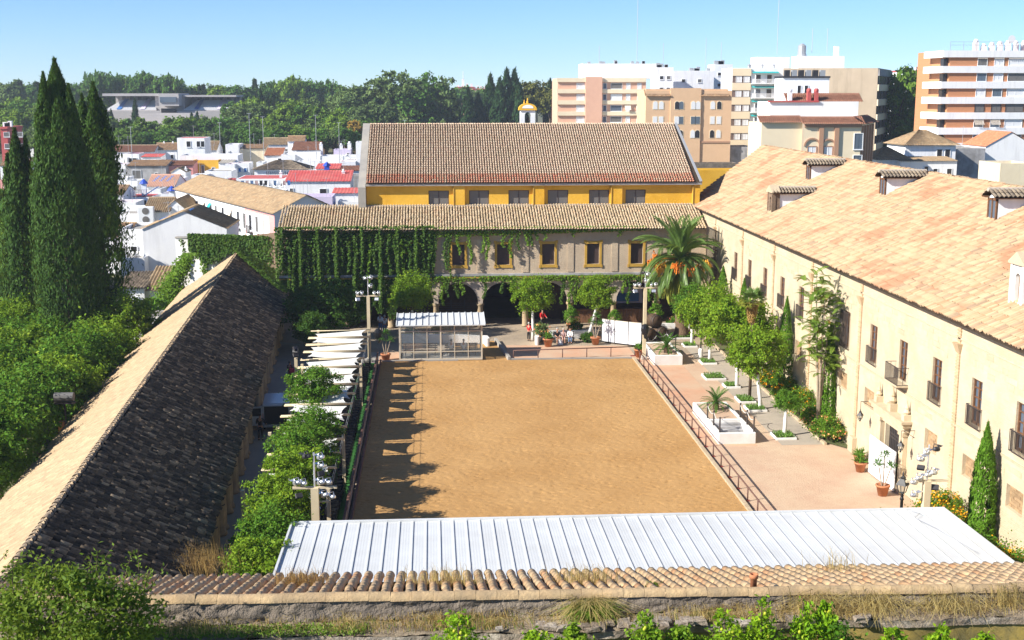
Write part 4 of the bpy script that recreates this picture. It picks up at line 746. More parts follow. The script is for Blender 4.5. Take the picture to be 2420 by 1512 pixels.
def bed(label, x0, x1, y0, y1, m='bed_grass', n=420, hgt=.16, kh=.13):
    t = thing('tree_bed', label, 'planting bed', ((x0 + x1) / 2, (y0 + y1) / 2, 0)); o = t.location
    b = B(o); w = .1
    for a in ((x0, y0, x1, y0 + w), (x0, y1 - w, x1, y1), (x0, y0 + w, x0 + w, y1 - w), (x1 - w, y0 + w, x1, y1 - w)): b.bbox(a[0], a[1], -.02, a[2], a[3], kh, .015)
    b.build('kerb', MT['whitewash'], t); b = B(o); b.box(x0 + w, y0 + w, -.02, x1 - w, y1 - w, kh - .05); b.build('soil', MT['earth'], t)
    C = np.stack([NR.uniform(x0 + w, x1 - w, n) - o[0], NR.uniform(y0 + w, y1 - w, n) - o[1], NR.uniform(kh - .03, kh + hgt, n)], 1)
    A, F = leaves(C, NR.normal(0, 1, (n, 3)) + np.array((0, -.6, .3)), NR.uniform(.12, .26, n), .06, NR.normal(0, .5, (n, 3)) + np.array((0, 0, 1)))
    g = link('ground_cover', np_mesh('ground_cover', A, F, MT[m]), t); g['kind'] = 'stuff'; return t
# the five trees along the palace wing
TR = [(22.64, 104.31, 3.9, 1.7, 'o', .0), (22.71, 97.54, 4.3, 2.3, 'y', 0), (22.75, 88.6, 4.9, 2.4, 'y', 0), (22.9, 82.3, 4.0, 1.95, 'y', 0)]
LB = ['slender young orange tree next to the date palm', 'large yellow-green orange tree behind the thin lamp post', 'largest orange tree with thick whitewashed trunk in front of fan palm', 'orange tree with leaning white trunk between fan palm and shrubs']
for i, ((x, y, h, r, k, _), l) in enumerate(zip(TR, LB)): orange_tree(l, (x, y), r, h, k, i, lean=(0, 0) if i != 3 else (-.25, .1), sq=1.05)
orange_tree('little round orange tree with crooked white trunk beside the stairwell planter', (22.6, 75.4), .78, 2.35, 'o', 2, lean=(.12, .1))
for l, a in (('white kerbed bed of green ground cover under date palm', (21.8, 23.4, 107.1, 108.7)), ('white kerbed bed under the slender young orange tree', (21.85, 23.0, 103.4, 104.8)), ('white kerbed bed under the orange tree behind lamp post', (21.9, 23.15, 96.6, 98.0)), ('empty grassy white kerbed bed left of large orange tree', (21.0, 22.6, 91.1, 92.9)),
             ('white kerbed bed under the largest orange tree', (21.9, 23.05, 88.4, 89.7)), ('white kerbed bed under the fan palm', (21.85, 23.05, 83.9, 85.6)), ('white kerbed bed under the orange tree with leaning trunk', (21.85, 23.2, 81.5, 83.0)), ('white kerbed bed under the little round orange tree', (21.85, 23.2, 74.5, 76.0))): bed(l, *a)
# trees before the arcade
g2 = G(1259, 803); g3 = G(1397, 800)
orange_tree('clipped double-lobed orange tree behind the glass shelter', (-1.9, 109.2), 2.05, 4.2, 'y', 1, 0, sq=.95)
orange_tree('broad clipped orange tree in front of the central arch', (g2[0], 107.8), 1.85, 4.1, 'y', 3, sq=1.0)
orange_tree('clipped orange tree with leaning white trunk behind the white screen', (g3[0] - .4, 107.5), 1.65, 4.2, 'y', 0, lean=(.9, .3), sq=1.05)
orange_tree('large dark orange tree in shade at the head of the sails', (-9.4, 104.6), 3.0, 3.7, 'd', 2, white=False, sq=.85)  # darker leaf colour on this tree and the next paints in their shade
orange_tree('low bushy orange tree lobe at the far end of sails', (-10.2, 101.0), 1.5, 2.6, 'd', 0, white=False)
for i, (x, y, r, h, k) in enumerate([(-7.8, 76.0, 1.7, 3.3, 'o'), (-7.0, 67.5, 1.6, 3.2, 'o'), (-7.1, 63.0, 1.65, 3.2, 'o'), (-6.8, 58.6, 1.65, 3.3, 'y'), (-7.0, 54.4, 1.6, 3.3, 'y'), (-6.9, 50.4, 1.6, 3.2, 'o'), (-7.2, 46.8, 1.5, 3.1, 'y')]):
    orange_tree('orange tree %s from the far end in the row beside the shade sails' % ordinal(i), (x, y), r, h, k, i, group='orange trees between portico and sails', white=False)
k = 0
for j in range(13):
    for i in range(6):
        y = 48 + j * 4.1 + R.uniform(-.7, .7); x = -22.9 - i * 3.9 - .05 * (y - 50) + R.uniform(-.6, .6)
        px, py, d = project(np.array([[x, y, 3.5]]))
        if px[0] < -120 or (abs(x + 29) < 4 and y > 92): continue
        k += 1
        orange_tree('green orchard tree left of portico, %s row, %s from roof' % (ordinal(j), ordinal(i)), (x, y), R.uniform(2.3, 2.8), R.uniform(3.2, 4.1), R.choice('oyyo'), R.randint(0, 3), group='orchard left of the portico', white=False)

# ---------------------------------------------------------------- cypresses
def cypress_mesh(h, r, n, seed, m, size=.42, ragged=.18, lobes=26, base=.06):
    q = np.random.default_rng(seed); t = q.random(n) ** .9
    prof = lambda t: np.clip(np.minimum((t / .14) ** .6, 1) * (1 - .18 * np.clip((t - .2) / .5, 0, 1)) * (1 - np.clip((t - .52) / .48, 0, 1) ** 1.9), .02, 1)
    a = q.uniform(0, 2 * pi, n); la = q.uniform(0, 2 * pi, lobes); lt = q.uniform(0, 1, lobes); lw = q.uniform(-.7, 1, lobes)
    f = np.ones(n)
    for i in range(lobes): f += ragged * lw[i] * np.exp(-(((np.angle(np.exp(1j * (a - la[i])))) / .55) ** 2 + ((t - lt[i]) / .09) ** 2))
    rad = r * prof(t) * f * (.62 + .42 * q.random(n) ** .6)
    ck = q.integers(0, n // 9, n); ca = q.uniform(0, 2 * pi, n // 9 + 1); ct = q.random(n // 9 + 1) ** .9       # gather sprays into tufts
    a = ca[ck] + q.normal(0, .16, n); t = np.clip(ct[ck] + q.normal(0, .014, n), 0, 1); f2 = 1 + ragged * q.normal(0, .5, n // 9 + 1)[ck]
    f = np.ones(n)
    for i in range(lobes): f += ragged * lw[i] * np.exp(-(((np.angle(np.exp(1j * (a - la[i])))) / .55) ** 2 + ((t - lt[i]) / .09) ** 2))
    rad = r * prof(t) * np.clip(f * f2, .3, 1.7) * (.74 + .30 * q.random(n) ** .6)
    C = np.stack([rad * np.cos(a), rad * np.sin(a), base * h + t * h * (1 - base)], 1)
    out = np.stack([np.cos(a), np.sin(a), np.zeros(n)], 1); T = out * .35 + np.array((0, 0, 1.)) + q.normal(0, .28, (n, 3)); Nn = out + q.normal(0, .5, (n, 3))
    s = size * q.uniform(.6, 1.4, n) * np.where(q.random(n) < .05, 1.8, 1.0); A, F = leaves(C, Nn, s, size * .32, T); return np_mesh('crown', A, F, m)
def cypress(label, loc, h, r, n, seed, m='cypress_leaf', size=.42, ragged=.18, group=None, base=.05, tops=0):
    t = thing('cypress_tree', label, 'tree', loc, 0, group); link('crown', cypress_mesh(h, r, n, seed, MT[m], size, ragged, base=base), t)
    for i in range(tops):
        a = R.uniform(0, 6.28); hh = h * R.uniform(.84, 1.0); link('crown', cypress_mesh(hh * .5, r * .36, n // 6, seed + 50 + i, MT[m], size, ragged), t, (r * .5 * cos(a), r * .5 * sin(a), hh * .5))
    b = B(); b.tube([(0, 0, 0), (0, 0, h * .6)], [r * .14 + .05, .05], 7); b.build('trunk', MT['bark'], t); return t
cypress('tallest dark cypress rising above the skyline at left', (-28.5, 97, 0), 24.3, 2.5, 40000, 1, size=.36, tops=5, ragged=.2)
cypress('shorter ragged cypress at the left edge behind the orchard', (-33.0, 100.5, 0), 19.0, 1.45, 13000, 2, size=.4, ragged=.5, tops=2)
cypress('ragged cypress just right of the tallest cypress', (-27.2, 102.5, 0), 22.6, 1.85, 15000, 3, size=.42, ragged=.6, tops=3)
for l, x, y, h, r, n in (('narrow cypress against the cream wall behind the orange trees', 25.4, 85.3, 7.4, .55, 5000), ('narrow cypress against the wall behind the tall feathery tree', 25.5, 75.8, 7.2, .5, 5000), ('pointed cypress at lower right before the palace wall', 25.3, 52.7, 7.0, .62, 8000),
                         ('small cypress tip beside the fan palm crown', 25.4, 97.5, 6.9, .55, 3500), ('small cypress beside the date palm', 25.2, 104, 7.0, .75, 3500)): cypress(l, (x, y, .05), h, r, n, int(y), 'cypress_bright', .2, .12, base=.01)

# ---------------------------------------------------------------- palms
def frond_mesh(name, L, e0, droop, m, pairs=34, ll=.55, w=.05, stem=None, fold=.5):
    # a feather leaf: rachis curve in the xz plane with leaflets on both sides
    n = pairs; s = np.linspace(.12, 1, n); ang = e0 - droop * s ** 1.3; dx = np.cos(ang); dz = np.sin(ang); x = np.cumsum(dx) * L / n; z = np.cumsum(dz) * L / n; Cs = []; Ts = []; Ns = []; Ls = []
    for sg in (-1, 1):
        l = ll * np.sin(np.clip(s, .05, .97) * pi) ** .55; T = np.stack([dx * .75, sg * np.ones(n) * .9, dz * .75 - fold * .35], 1); T = unit(T)
        C = np.stack([x, np.zeros(n), z], 1) + T * l[:, None] / 2; Cs.append(C); Ts.append(T); Ls.append(l); Ns.append(np.stack([-dz, sg * -fold * np.ones(n), dx], 1))
    A, F = leaves(np.concatenate(Cs), np.concatenate(Ns), np.concatenate(Ls), w, np.concatenate(Ts))
    q = 4; rv = []; 
    for i in range(n): rv += [(x[i] - .03 * dz[i], .025, z[i] + .03 * dx[i]), (x[i] - .03 * dz[i], -.025, z[i] + .03 * dx[i])]
    rv = np.array(rv); rf = np.array([(2 * i, 2 * i + 1, 2 * i + 3, 2 * i + 2) for i in range(n - 1)])
    A, F = join([(A, F), (rv, rf)]); return np_mesh(name, A, F, m)
def date_palm():
    loc = (22.5, 108.1, 0); t = thing('date_palm', 'big date palm with drooping fronds and orange fruit clusters', 'palm tree', loc)
    b = B(); b.tube([(0, 0, 0), (.05, 0, .5), (-.02, 0, 1.1), (-.2, 0, 3.0), (-.35, 0, 6.4), (-.4, 0, 7.2)], [.78, .70, .55, .50, .52, .40], 14); b.build('trunk', MT['palm_bark'], t, True)
    ms = [frond_mesh('frond', 4.3, radians(84), .9, MT['palm_leaf'], 54, .66, .075), frond_mesh('frond', 4.4, radians(62), 1.6, MT['palm_leaf'], 54, .66, .075), frond_mesh('frond', 4.3, radians(32), 2.0, MT['palm_leaf'], 54, .64, .075), frond_mesh('frond', 4.0, radians(0), 1.5, MT['palm_leaf'], 54, .6, .075), frond_mesh('frond', 3.7, radians(-38), .95, MT['palm_old'], 50, .55, .07)]
    for k, (mi, cnt, z) in enumerate(((0, 18, 7.3), (1, 24, 7.25), (2, 26, 7.1), (3, 28, 6.9), (4, 26, 6.6))):
        for i in range(cnt): s = R.uniform(.85, 1.12); link('frond', ms[mi], t, (-.38, 0, z + R.uniform(-.15, .15)), (R.uniform(-.25, .25), R.uniform(-.12, .12), 2 * pi * i / cnt + R.uniform(-.15, .15)), s)
    for i in range(9):
        a = 2 * pi * i / 9 + R.uniform(-.2, .2) - .5; b = B(); d = np.array((cos(a), sin(a), 0)); p0 = np.array((-.38, 0, 7.0)); e = p0 + d * R.uniform(2.1, 2.6) + np.array((0, 0, R.uniform(-.55, .25)))
        b.tube([p0, (p0 + e) / 2 + np.array((0, 0, .25)), e], .04, 5)
        for s in range(56):
            q = e + np.array([R.gauss(0, .25) for _ in range(3)]) + np.array((0, 0, -.1)); b.tube([e + (q - e) * .2, q, q + np.array((0, 0, -.22))], [.03, .05, .07], 4)
        b.build('date_cluster', MT['dates'] if i % 3 else MT['dates_y'], t)
date_palm()
def fan_palm(label, loc, h, r=.10):
    t = thing('fan_palm', label, 'palm tree', loc); b = B(); b.tube([(0, 0, 0), (.05, 0, h * .5), (-.05, 0, h)], [r * 1.2, r, r], 8); b.build('trunk', MT['bark'], t, True)
    parts = []
    for i in range(30):
        n = 18; a0 = R.uniform(0, 6.28); el = R.uniform(-.7, 1.3); d = np.array((cos(a0) * cos(el), sin(a0) * cos(el), sin(el))); c = np.array((-.05, 0, h)) + d * .55; u = np.cross(d, (0, 0, 1.)); u /= np.linalg.norm(u); w = np.cross(u, d)
        th = np.linspace(-1.5, 1.5, n); T = np.cos(th)[:, None] * d + np.sin(th)[:, None] * u - .25 * np.abs(th)[:, None] * np.array((0, 0, 1.)); Lf = .62; parts.append((leaves(c + T * Lf / 2, np.tile(w, (n, 1)) + NR.normal(0, .2, (n, 3)), Lf, .09, T), el))
    for nm, mm, sel in (('fronds', 'palm_leaf', lambda e: e > .05), ('old_fronds', 'palm_old', lambda e: e <= .05)):
        A, F = join([p for p, e in parts if sel(e)]); link(nm, np_mesh(nm, A, F, MT[mm]), t)
    n = 700; a = NR.uniform(0, 6.28, n); z = NR.uniform(-1.6, -.25, n); rr = NR.uniform(.1, .55, n) * (1 + z * .35); C = np.stack([rr * np.cos(a) - .05, rr * np.sin(a), h + z], 1)
    A, F = leaves(C, NR.normal(0, 1, (n, 3)), .4, .07, NR.normal(0, .25, (n, 3)) + np.array((0, 0, -1.))); link('dead_skirt', np_mesh('dead_skirt', A, F, MT['dry_brown']), t)
fan_palm('slim fan palm with brown dead skirt above the orange trees', (22.85, 85.1, 0), 7.3)
def cycad(label, loc, s=1.0, n=34):
    t = thing('cycad', label, 'cycad', loc); b = B(); b.lathe((0, 0, 0), [(.16, 0), (.22, .15), (.2, .4), (.1, .5)], 9); b.build('trunk', MT['palm_bark'], t)
    ms = [frond_mesh('frond', 1.15 * s, radians(75), .9, MT['cycad_leaf'], 26, .22, .03), frond_mesh('frond', 1.2 * s, radians(42), 1.2, MT['cycad_leaf'], 26, .22, .03), frond_mesh('frond', 1.1 * s, radians(12), 1.1, MT['cycad_leaf'], 26, .22, .03)]
    for i in range(n): link('frond', ms[i % 3], t, (0, 0, .45), (R.uniform(-.2, .2), 0, 2 * pi * i / n * 3.07 + R.uniform(-.2, .2)), R.uniform(.85, 1.1))
    return t
# ---------------------------------------------------------------- tall feathery tree by the wall
def ailanthus():
    loc = (24.9, 75.6, .05); t = thing('feathery_tree', 'tall slender tree with feathery compound leaves before the palace wall', 'tree', loc)
    b = B(); st = []
    for i, (lx, ly, h) in enumerate(((-.5, .1, 10.4), (.15, .45, 8.8), (-.15, -.5, 9.4), (.3, -.15, 7.6))):
        p = [(.05 * i, .05 * i, 0), (lx * .3, ly * .3, h * .35), (lx * .8, ly * .9, h * .7), (lx, ly * 1.3, h)]; b.tube(p, [.09, .07, .05, .02], 7); st.append(p)
    b.build('trunk', MT['bark_pale'], t, True)
    fm = [frond_mesh('leaf', R.uniform(.95, 1.35), radians(R.uniform(10, 45)), R.uniform(.5, 1.0), MT['ail_leaf'], 14, .30, .09, fold=.2) for _ in range(5)]; fr = frond_mesh('leaf', .8, radians(25), 1.2, MT['ail_red'], 12, .3, .08, fold=.2)
    for i in range(300):
        p = st[i % 4]; u = R.choice((R.uniform(.5, .62), R.uniform(.66, .78), R.uniform(.82, 1.0), R.uniform(.9, 1.0))); k = min(2, int(u * 3)); f = u * 3 - k; q = np.array(p[k]) * (1 - f) + np.array(p[k + 1]) * f if k < 3 else np.array(p[3])
        q = q + np.array((R.gauss(0, .45), R.gauss(0, .55), R.gauss(0, .18))); link('leaf', fr if R.random() < .07 else R.choice(fm), t, q, (R.uniform(-.4, .4), R.uniform(-.3, .3), R.uniform(0, 6.28)), R.uniform(.6, .95))
ailanthus()
# ---------------------------------------------------------------- shrubs
def shrub(label, loc, lobes, n, size, m, flower=None, nf=0, fs=.07, name='flowering_shrub', cat='shrub', group=None, spread=.3):
    t = thing(name, label, cat, loc, 0, group); A, F = crown(lobes, n, size, max(16, n // 60), spread, .6); link('foliage', np_mesh('foliage', A, F, MT[m]), t)
    if flower:
        L2 = [(c, tuple(x * 1.06 for x in r)) for c, r in lobes]; A, F = crown(L2, nf, fs, max(20, nf // 5), .12, .95, 1.0); link('flowers', np_mesh('flowers', A, F, MT[flower]), t)['kind'] = 'stuff'
    b = B()
    for i in range(4): a = R.uniform(0, 6); b.tube([(0, 0, 0), (.3 * cos(a), .3 * sin(a), .5)], [.03, .015], 5)
    b.build('stem', MT['bark'], t); return t
for l, x, y, r, h, fl, n in (('lantana bush with yellow flowers beneath the leaning orange tree', 25.2, 88.2, 1.0, 1.0, 'flower_o', 2600), ('dense green bush at the foot of the narrow cypress', 25.2, 84.2, 1.05, 1.15, 'flower_o', 2600), ('tall green bush with orange blossom left of the feathery tree', 25.1, 80.3, 1.2, 1.3, 'flower_o', 3200),
                             ('rounded bush with pale orange flowers at the foot of the feathery tree', 25.1, 76.9, 1.15, 1.2, 'flower_p', 3200), ('last bush of the bed with pale orange flowers near the doorway', 25.1, 74.0, 1.1, 1.05, 'flower_p', 3200)):
    shrub(l, (x, y, .05), round_lobes(r, h * .75, 6, int(y * 7), .85), n, .15, 'lantana_leaf', fl, 300, .10)
for l, x, y, r, h, mm, fl, nf in (('big bush covered with orange flowers right of the floodlight mast', 24.8, 56.3, 1.25, 1.9, 'lantana_leaf', 'flower_o', 900), ('orange flowering bush left of the pointed cypress', 24.6, 53.9, 1.2, 1.7, 'lantana_leaf', 'flower_o', 800), ('ferny green bush under the pointed cypress', 24.6, 51.2, 1.15, 1.7, 'orange_leaf', 'flower_o', 90), ('yellow flowering bush at the lower right edge', 24.4, 48.4, 1.3, 2.0, 'lantana_leaf', 'flower_o', 600), ('green bush at the corner of the white metal roof', 23.9, 49.8, 1.0, 1.7, 'orange_leaf_y', 'flower_o', 120), ('low yellow flowering bush by the end of the metal roof', 23.6, 47.6, 1.0, 1.9, 'lantana_leaf', 'flower_o', 300), ('small green bush peeping over the white roof near the lamp', 21.2, 54.6, .8, 1.7, 'orange_leaf_y', None, 0)):
    shrub(l, (x, y, 0), round_lobes(r, h * .8, 7, int(y * 5), 1.05), 5200, .13, mm, fl, nf, .085)

# ---------------------------------------------------------------- ivy
def ivy_sheet(label, fn, n, size, m, dens=None, name='ivy', strands=()):
    t = thing(name, label, 'ivy', (0, 0, 0)); C, Nn = fn(n); A, F = leaves(C, Nn, size * NR.uniform(.6, 1.3, len(C)), size * .75 * NR.uniform(.6, 1.2, len(C))); link('foliage', np_mesh('foliage', A, F, MT[m]), t)
    for (x, y, z0, z1, w, k) in strands:
        z = NR.uniform(0, 1, k); C = np.stack([x + NR.normal(0, w, k) * (1 - .5 * z) + .12 * np.sin(z * 6 + x), y - NR.uniform(.0, .22, k), z0 + (z1 - z0) * z], 1)
        A, F = leaves(C, NR.normal(0, .6, (k, 3)) + np.array((-.3, -1, .3)), size * NR.uniform(.6, 1.3, k), size * .7); link('hanging_strand', np_mesh('hanging_strand', A, F, MT[R.choice(('ivy_leaf', m, 'ivy_light'))]), t)['kind'] = 'stuff'
    return t
def ivy_big(n):
    x = NR.uniform(-14.5, .2, n); z = 9.75 - 8.8 * NR.random(n) ** .9; low = 1.2 + np.clip(x + 4.5, 0, 10) * .95 + .7 * np.sin(x * 2.1) + .5 * np.sin(x * 5.3); k = z > low; x, z, low = x[k], z[k], low[k]
    wv = np.clip(np.sin(x * 3.4 + np.sin(z * .6 + x) * .9) * .6 + np.sin(x * 7.7 + 1) * .4, -.2, 1); keep = NR.random(len(x)) < .72 + .5 * np.clip(wv, 0, 1); x, z, wv = x[keep], z[keep], wv[keep]
    curt = .12 + .75 * np.clip(wv, 0, 1) * NR.uniform(.6, 1, len(x)) * np.clip((z - low[keep]) / 2.5, .3, 1) + .4 * np.clip((z - 8.7), 0, 1)
    return np.stack([x, 113.95 - curt, z], 1), NR.normal(0, .55, (len(x), 3)) + np.array((-.3, -1, .5))
st = [(x, 113.5, 9.0, 9.0 - R.uniform(2.5, 7.2), .13, 130) for x in np.arange(-14, 0, .62)]
ivy_sheet('thick dark ivy curtain covering the left end of the arcaded building', ivy_big, 34000, .24, 'ivy_leaf', strands=st)
def ivy_eave(n):
    x = NR.uniform(-.5, 20, n); z = 9.55 - .75 * NR.random(n) ** 1.5 * (1.2 - .035 * x); return np.stack([x, 113.75 - NR.uniform(.0, .35, n), z], 1), NR.normal(0, .6, (n, 3)) + np.array((-.2, -1, .5))
st = [(x, 113.65, 9.2, 9.2 - l, .11, int(60 * l)) for x, l in ((.1, 5.0), (1.2, 3.6), (1.55, 4.2), (2.4, 2.2), (3.5, 3.1), (4.7, 2.0), (5.1, 2.7), (6.6, 1.5), (7.3, 2.6), (8.0, 1.8), (8.8, 1.4), (9.2, 1.5), (9.7, .9), (10.5, .9), (13.2, .6), (17.5, .6))]
ivy_sheet('green creeper hanging from the eave over the yellow framed windows', ivy_eave, 3600, .2, 'ivy_light', strands=st)
def ivy_ledge(n):
    x = NR.uniform(.0, 21, n); k = NR.random(n) < (.35 + .5 * (np.sin(x * 1.1 + 1) > -.2)); x = x[k]; z = 4.95 - .5 * NR.random(len(x)) ** 1.3; return np.stack([x, 113.72 - NR.uniform(0, .25, len(x)), z], 1), NR.normal(0, .6, (len(x), 3)) + np.array((-.2, -1, .5))
st = [(x, 113.7, 4.8, 4.8 - l, .13, int(70 * l)) for x, l in ((.9, 2.6), (1.3, 1.8), (2.2, 1.9), (2.7, 1.6), (4.8, 2.0), (6.5, 1.5), (7.6, 1.6), (12.2, 2.6), (12.9, 2.9), (13.4, 2.6), (18.0, 1.6), (18.5, 2.6), (19.3, 1.2), (20.4, 2.4), (20.9, 2.6))]
ivy_sheet('creeper trailing from the ledge over the arches', ivy_ledge, 2600, .2, 'ivy_light', strands=st)
def ivy_corner(n):
    s = NR.uniform(66, 74, n); off = -NR.uniform(.0, 1, n) ** .8 * 5.4 * np.clip((s - 65) / 7, .15, 1) * 1.0; off = np.where(off < -5.2, -5.2, off); z = 3.65 + (6.9 - 3.65) * (-off / 5.0) + NR.uniform(0, .35, n)
    q = np.array((-9.35, 46.0, 0)) + s[:, None] * PD + off[:, None] * PS; q[:, 2] = z; return q, NR.normal(0, .5, (n, 3)) + np.array((.2, -.3, 1))
ivy_sheet('dark ivy creeping over the far end of the portico roof', ivy_corner, 4200, .26, 'ivy_leaf')
# ================================================================ court furniture
sheet('artificial_turf', [(-9.6, 50), (-4.7, 50), (-4.7, 99), (-9.6, 99)], -.015, MT['turf'])
# ---- left fence of the arena
def left_fence():
    t = thing('arena_fence', 'brown framed fence of pale panels along the left side of the arena', 'fence', (-4.6, 70, 0)); o = (-4.6, 70, 0)
    pm = B(); pm.box(-.025, -.93, .12, .025, .93, .92); pm = pm.mesh('panel', MT['fence_panel']); sm = B(); sm.bbox(-.04, -.04, 0, .04, .04, 1.02, .01); sm = sm.mesh('post', MT['fence_brown'])
    y = 47.0
    while y < 98:
        link('panel', pm, t, (0, y + 1 - 70, 0)); link('post', sm, t, (0, y - 70, 0)); y += 2.0
    r_ = B(o)
    r_.box(-4.66, 47, .94, -4.54, 98.4, 1.03); r_.build('top_rail', MT['fence_brown'], t); r_ = B(o); r_.box(-4.64, 47, .06, -4.56, 98.4, .115); r_.build('bottom_rail', MT['fence_brown'], t)
left_fence()
# ---- right railing
def railing(label, pts, h=.78, step=2.08, feet=True):
    a = np.array(pts[0]); t = thing('railing', label, 'railing', (a[0], a[1], 0)); o = t.location
    for p, q in zip(pts, pts[1:]):
        p = np.array(p); q = np.array(q); L = np.linalg.norm(q - p); n = max(1, round(L / step)); d = (q - p) / L
        for i in range(n + (1 if q is not pts[-1] else 1)):
            c = p + d * L * i / n; b = B(o); b.tube([(c[0], c[1], -.02), (c[0], c[1], h)], .04, 8); b.build('post', MT['brown_rail'], t, True)
            if feet: b = B(o); b.box(c[0] - .42, c[1] - .06, -.015, c[0] + .12, c[1] + .06, .05); b.build('foot_plate', MT['rail_foot'], t)
        b = B(o); b.tube([(p[0], p[1], h), (q[0], q[1], h)], .045, 8); b.build('rail', MT['brown_rail'], t, True)
railing('brown tubular railing along the right side of the arena', [(17.0, 50.5), (17.0, 100.3)])
railing('short brown railing at the far end of the arena before the seats', [(6.6, 99.4), (16.95, 100.35)], .8, 2.05, False)
# ---- floodlight masts
def spot(r=.13, L=.42, barn=True):
    b = B(); b.lathe((0, 0, 0), [(r * .55, -L * .5), (r * .8, -L * .46), (r * .85, -L * .1), (r, -L * .05), (r * 1.05, L * .5), (r * .9, L * .5), (r * .85, L * .42)], 10, 'y')
    b.box(-r - .03, -.03, -.02, -r - .01, .03, .24); b.box(r + .01, -.03, -.02, r + .03, .03, .24); b.box(-r - .03, -.03, .22, r + .03, .03, .25)
    if barn: b.add([(-r, L * .5, r), (r, L * .5, r), (r * 1.2, L * .5 + .2, r * 1.7), (-r * 1.2, L * .5 + .2, r * 1.7)], [(0, 1, 2, 3)])
    return b
SPOT = spot().mesh('spotlight', MT['silver'], True); SPOT_D = spot(.12, .4).mesh('spotlight', MT['dark_metal'], True)
FL = B(); FL.bbox(-.2, -.07, -.14, .2, .09, .14, .02); FL.box(-.18, -.085, -.12, .18, -.07, .12); FL_D = FL.mesh('floodlight', MT['dark_metal']); FL_S = FL.mesh('floodlight', MT['silver'])
def mast(label, x, y, h, hb, lamps, r=.13, bag=None):
    t = thing('floodlight_mast', label, 'floodlight mast', (x, y, 0)); b = B(); b.box(-r, -r, 0, r, r, hb); b.build('pole', MT['pole_cream'], t); b = B(); b.tube([(0, 0, hb), (0, 0, h)], .045, 7); b.build('upper_tube', MT['silver'], t)
    b = B(); b.box(-.98, -.05, hb - .06, .98, .05, hb + .04); b.build('crossbar', MT['pole_cream'], t)
    b = B(); b.bbox(-.22, -.22, 0, .22, .22, .3, .03); b.build('base', MT['concrete'], t)
    for (dx, z, rx, rz, kind) in lamps: link('spotlight' if 's' in kind else 'floodlight', {'s': SPOT, 'sd': SPOT_D, 'f': FL_S, 'fd': FL_D}[kind], t, (dx, -.05, z), (rx, 0, rz), R.uniform(.78, .95))
    if bag:
        b = B(); b.ball((bag[0], bag[1], bag[2]), (.36, .3, .5), 9, 7); b.ball((bag[0] + .05, bag[1], bag[2] - .55), (.16, .15, .24), 8, 5); q = b.build('bagged_speaker', MT['black_bag'], t); q.data.transform
    return t
hd = lambda hb: [(-.85, hb + .2, -.5, .4, 's'), (-.5, hb + .2, -.5, .25, 's'), (.5, hb + .2, -.5, -.2, 's'), (.85, hb + .22, -.5, -.35, 's'), (-.85, hb - .28, -.5, .3, 'f'), (.7, hb - .28, -.5, -.2, 'f')]
mast('tall cream floodlight mast by the glass shelter, far left', -5.35, 99.7, 7.15, 5.5, hd(5.5) + [(-.22, 6.95, -.4, .6, 's'), (.24, 7.0, -.4, -.5, 's'), (.2, 6.3, -.5, -.3, 's')], bag=(.75, -.1, 2.3))
mast('tall cream floodlight mast by the white screen, far right', 17.5, 99.0, 7.4, 6.05, hd(6.05) + [(-.2, 7.3, -.4, .6, 'sd'), (.18, 7.15, -.4, -.4, 's'), (.02, 6.6, -.5, -.1, 's')], bag=(.0, -.2, 2.55))
mast('near left floodlight mast with silver spotlights over the white roof', -5.35, 52.4, 6.35, 4.75, [(-.75, 5.0, -.35, .9, 's'), (-.48, 4.95, -.35, .7, 's'), (.3, 5.0, -.35, .8, 's'), (.62, 4.98, -.35, .7, 's'), (-.7, 4.4, -.6, .4, 'fd'), (-.3, 6.2, -.2, 1.1, 'sd'), (.32, 6.15, -.3, .9, 's'), (.32, 5.75, -.3, .8, 's'), (.3, 5.4, -.5, .6, 'fd'), (.75, 4.3, -.3, .8, 's'), (.45, 4.4, -.4, .8, 's')], .17)
mast('near right floodlight mast with silver spotlights before the palace wall', 22.3, 52.0, 6.3, 4.6, [(.3, 6.1, -.2, -.9, 'sd'), (-.15, 5.95, -.2, -1.0, 's'), (-.4, 5.65, -.2, -1.0, 's'), (-.35, 5.25, -.8, -.6, 'fd'), (.25, 5.0, -.2, -.9, 's'), (.0, 4.9, -.2, -.9, 's'), (-.4, 4.75, -.2, -1, 's'), (-.65, 4.55, -.2, -1.1, 's'), (-.6, 3.95, -.1, -1.2, 's'), (.35, 4.3, -.6, -.4, 'fd')], .15)
def small_pole():
    t = thing('light_pole', 'short cream pole with black lamps beside the shaded portico', 'lamp post', (-9.9, 86.6, 0)); b = B(); b.box(-.11, -.11, 0, .11, .11, 3.2); b.build('pole', MT['pole_cream'], t)
    for dz, rz in ((3.45, .5), (3.75, -.3), (3.95, .9)): link('floodlight', FL_D, t, (0, -.1, dz), (-.5, 0, rz))
small_pole()
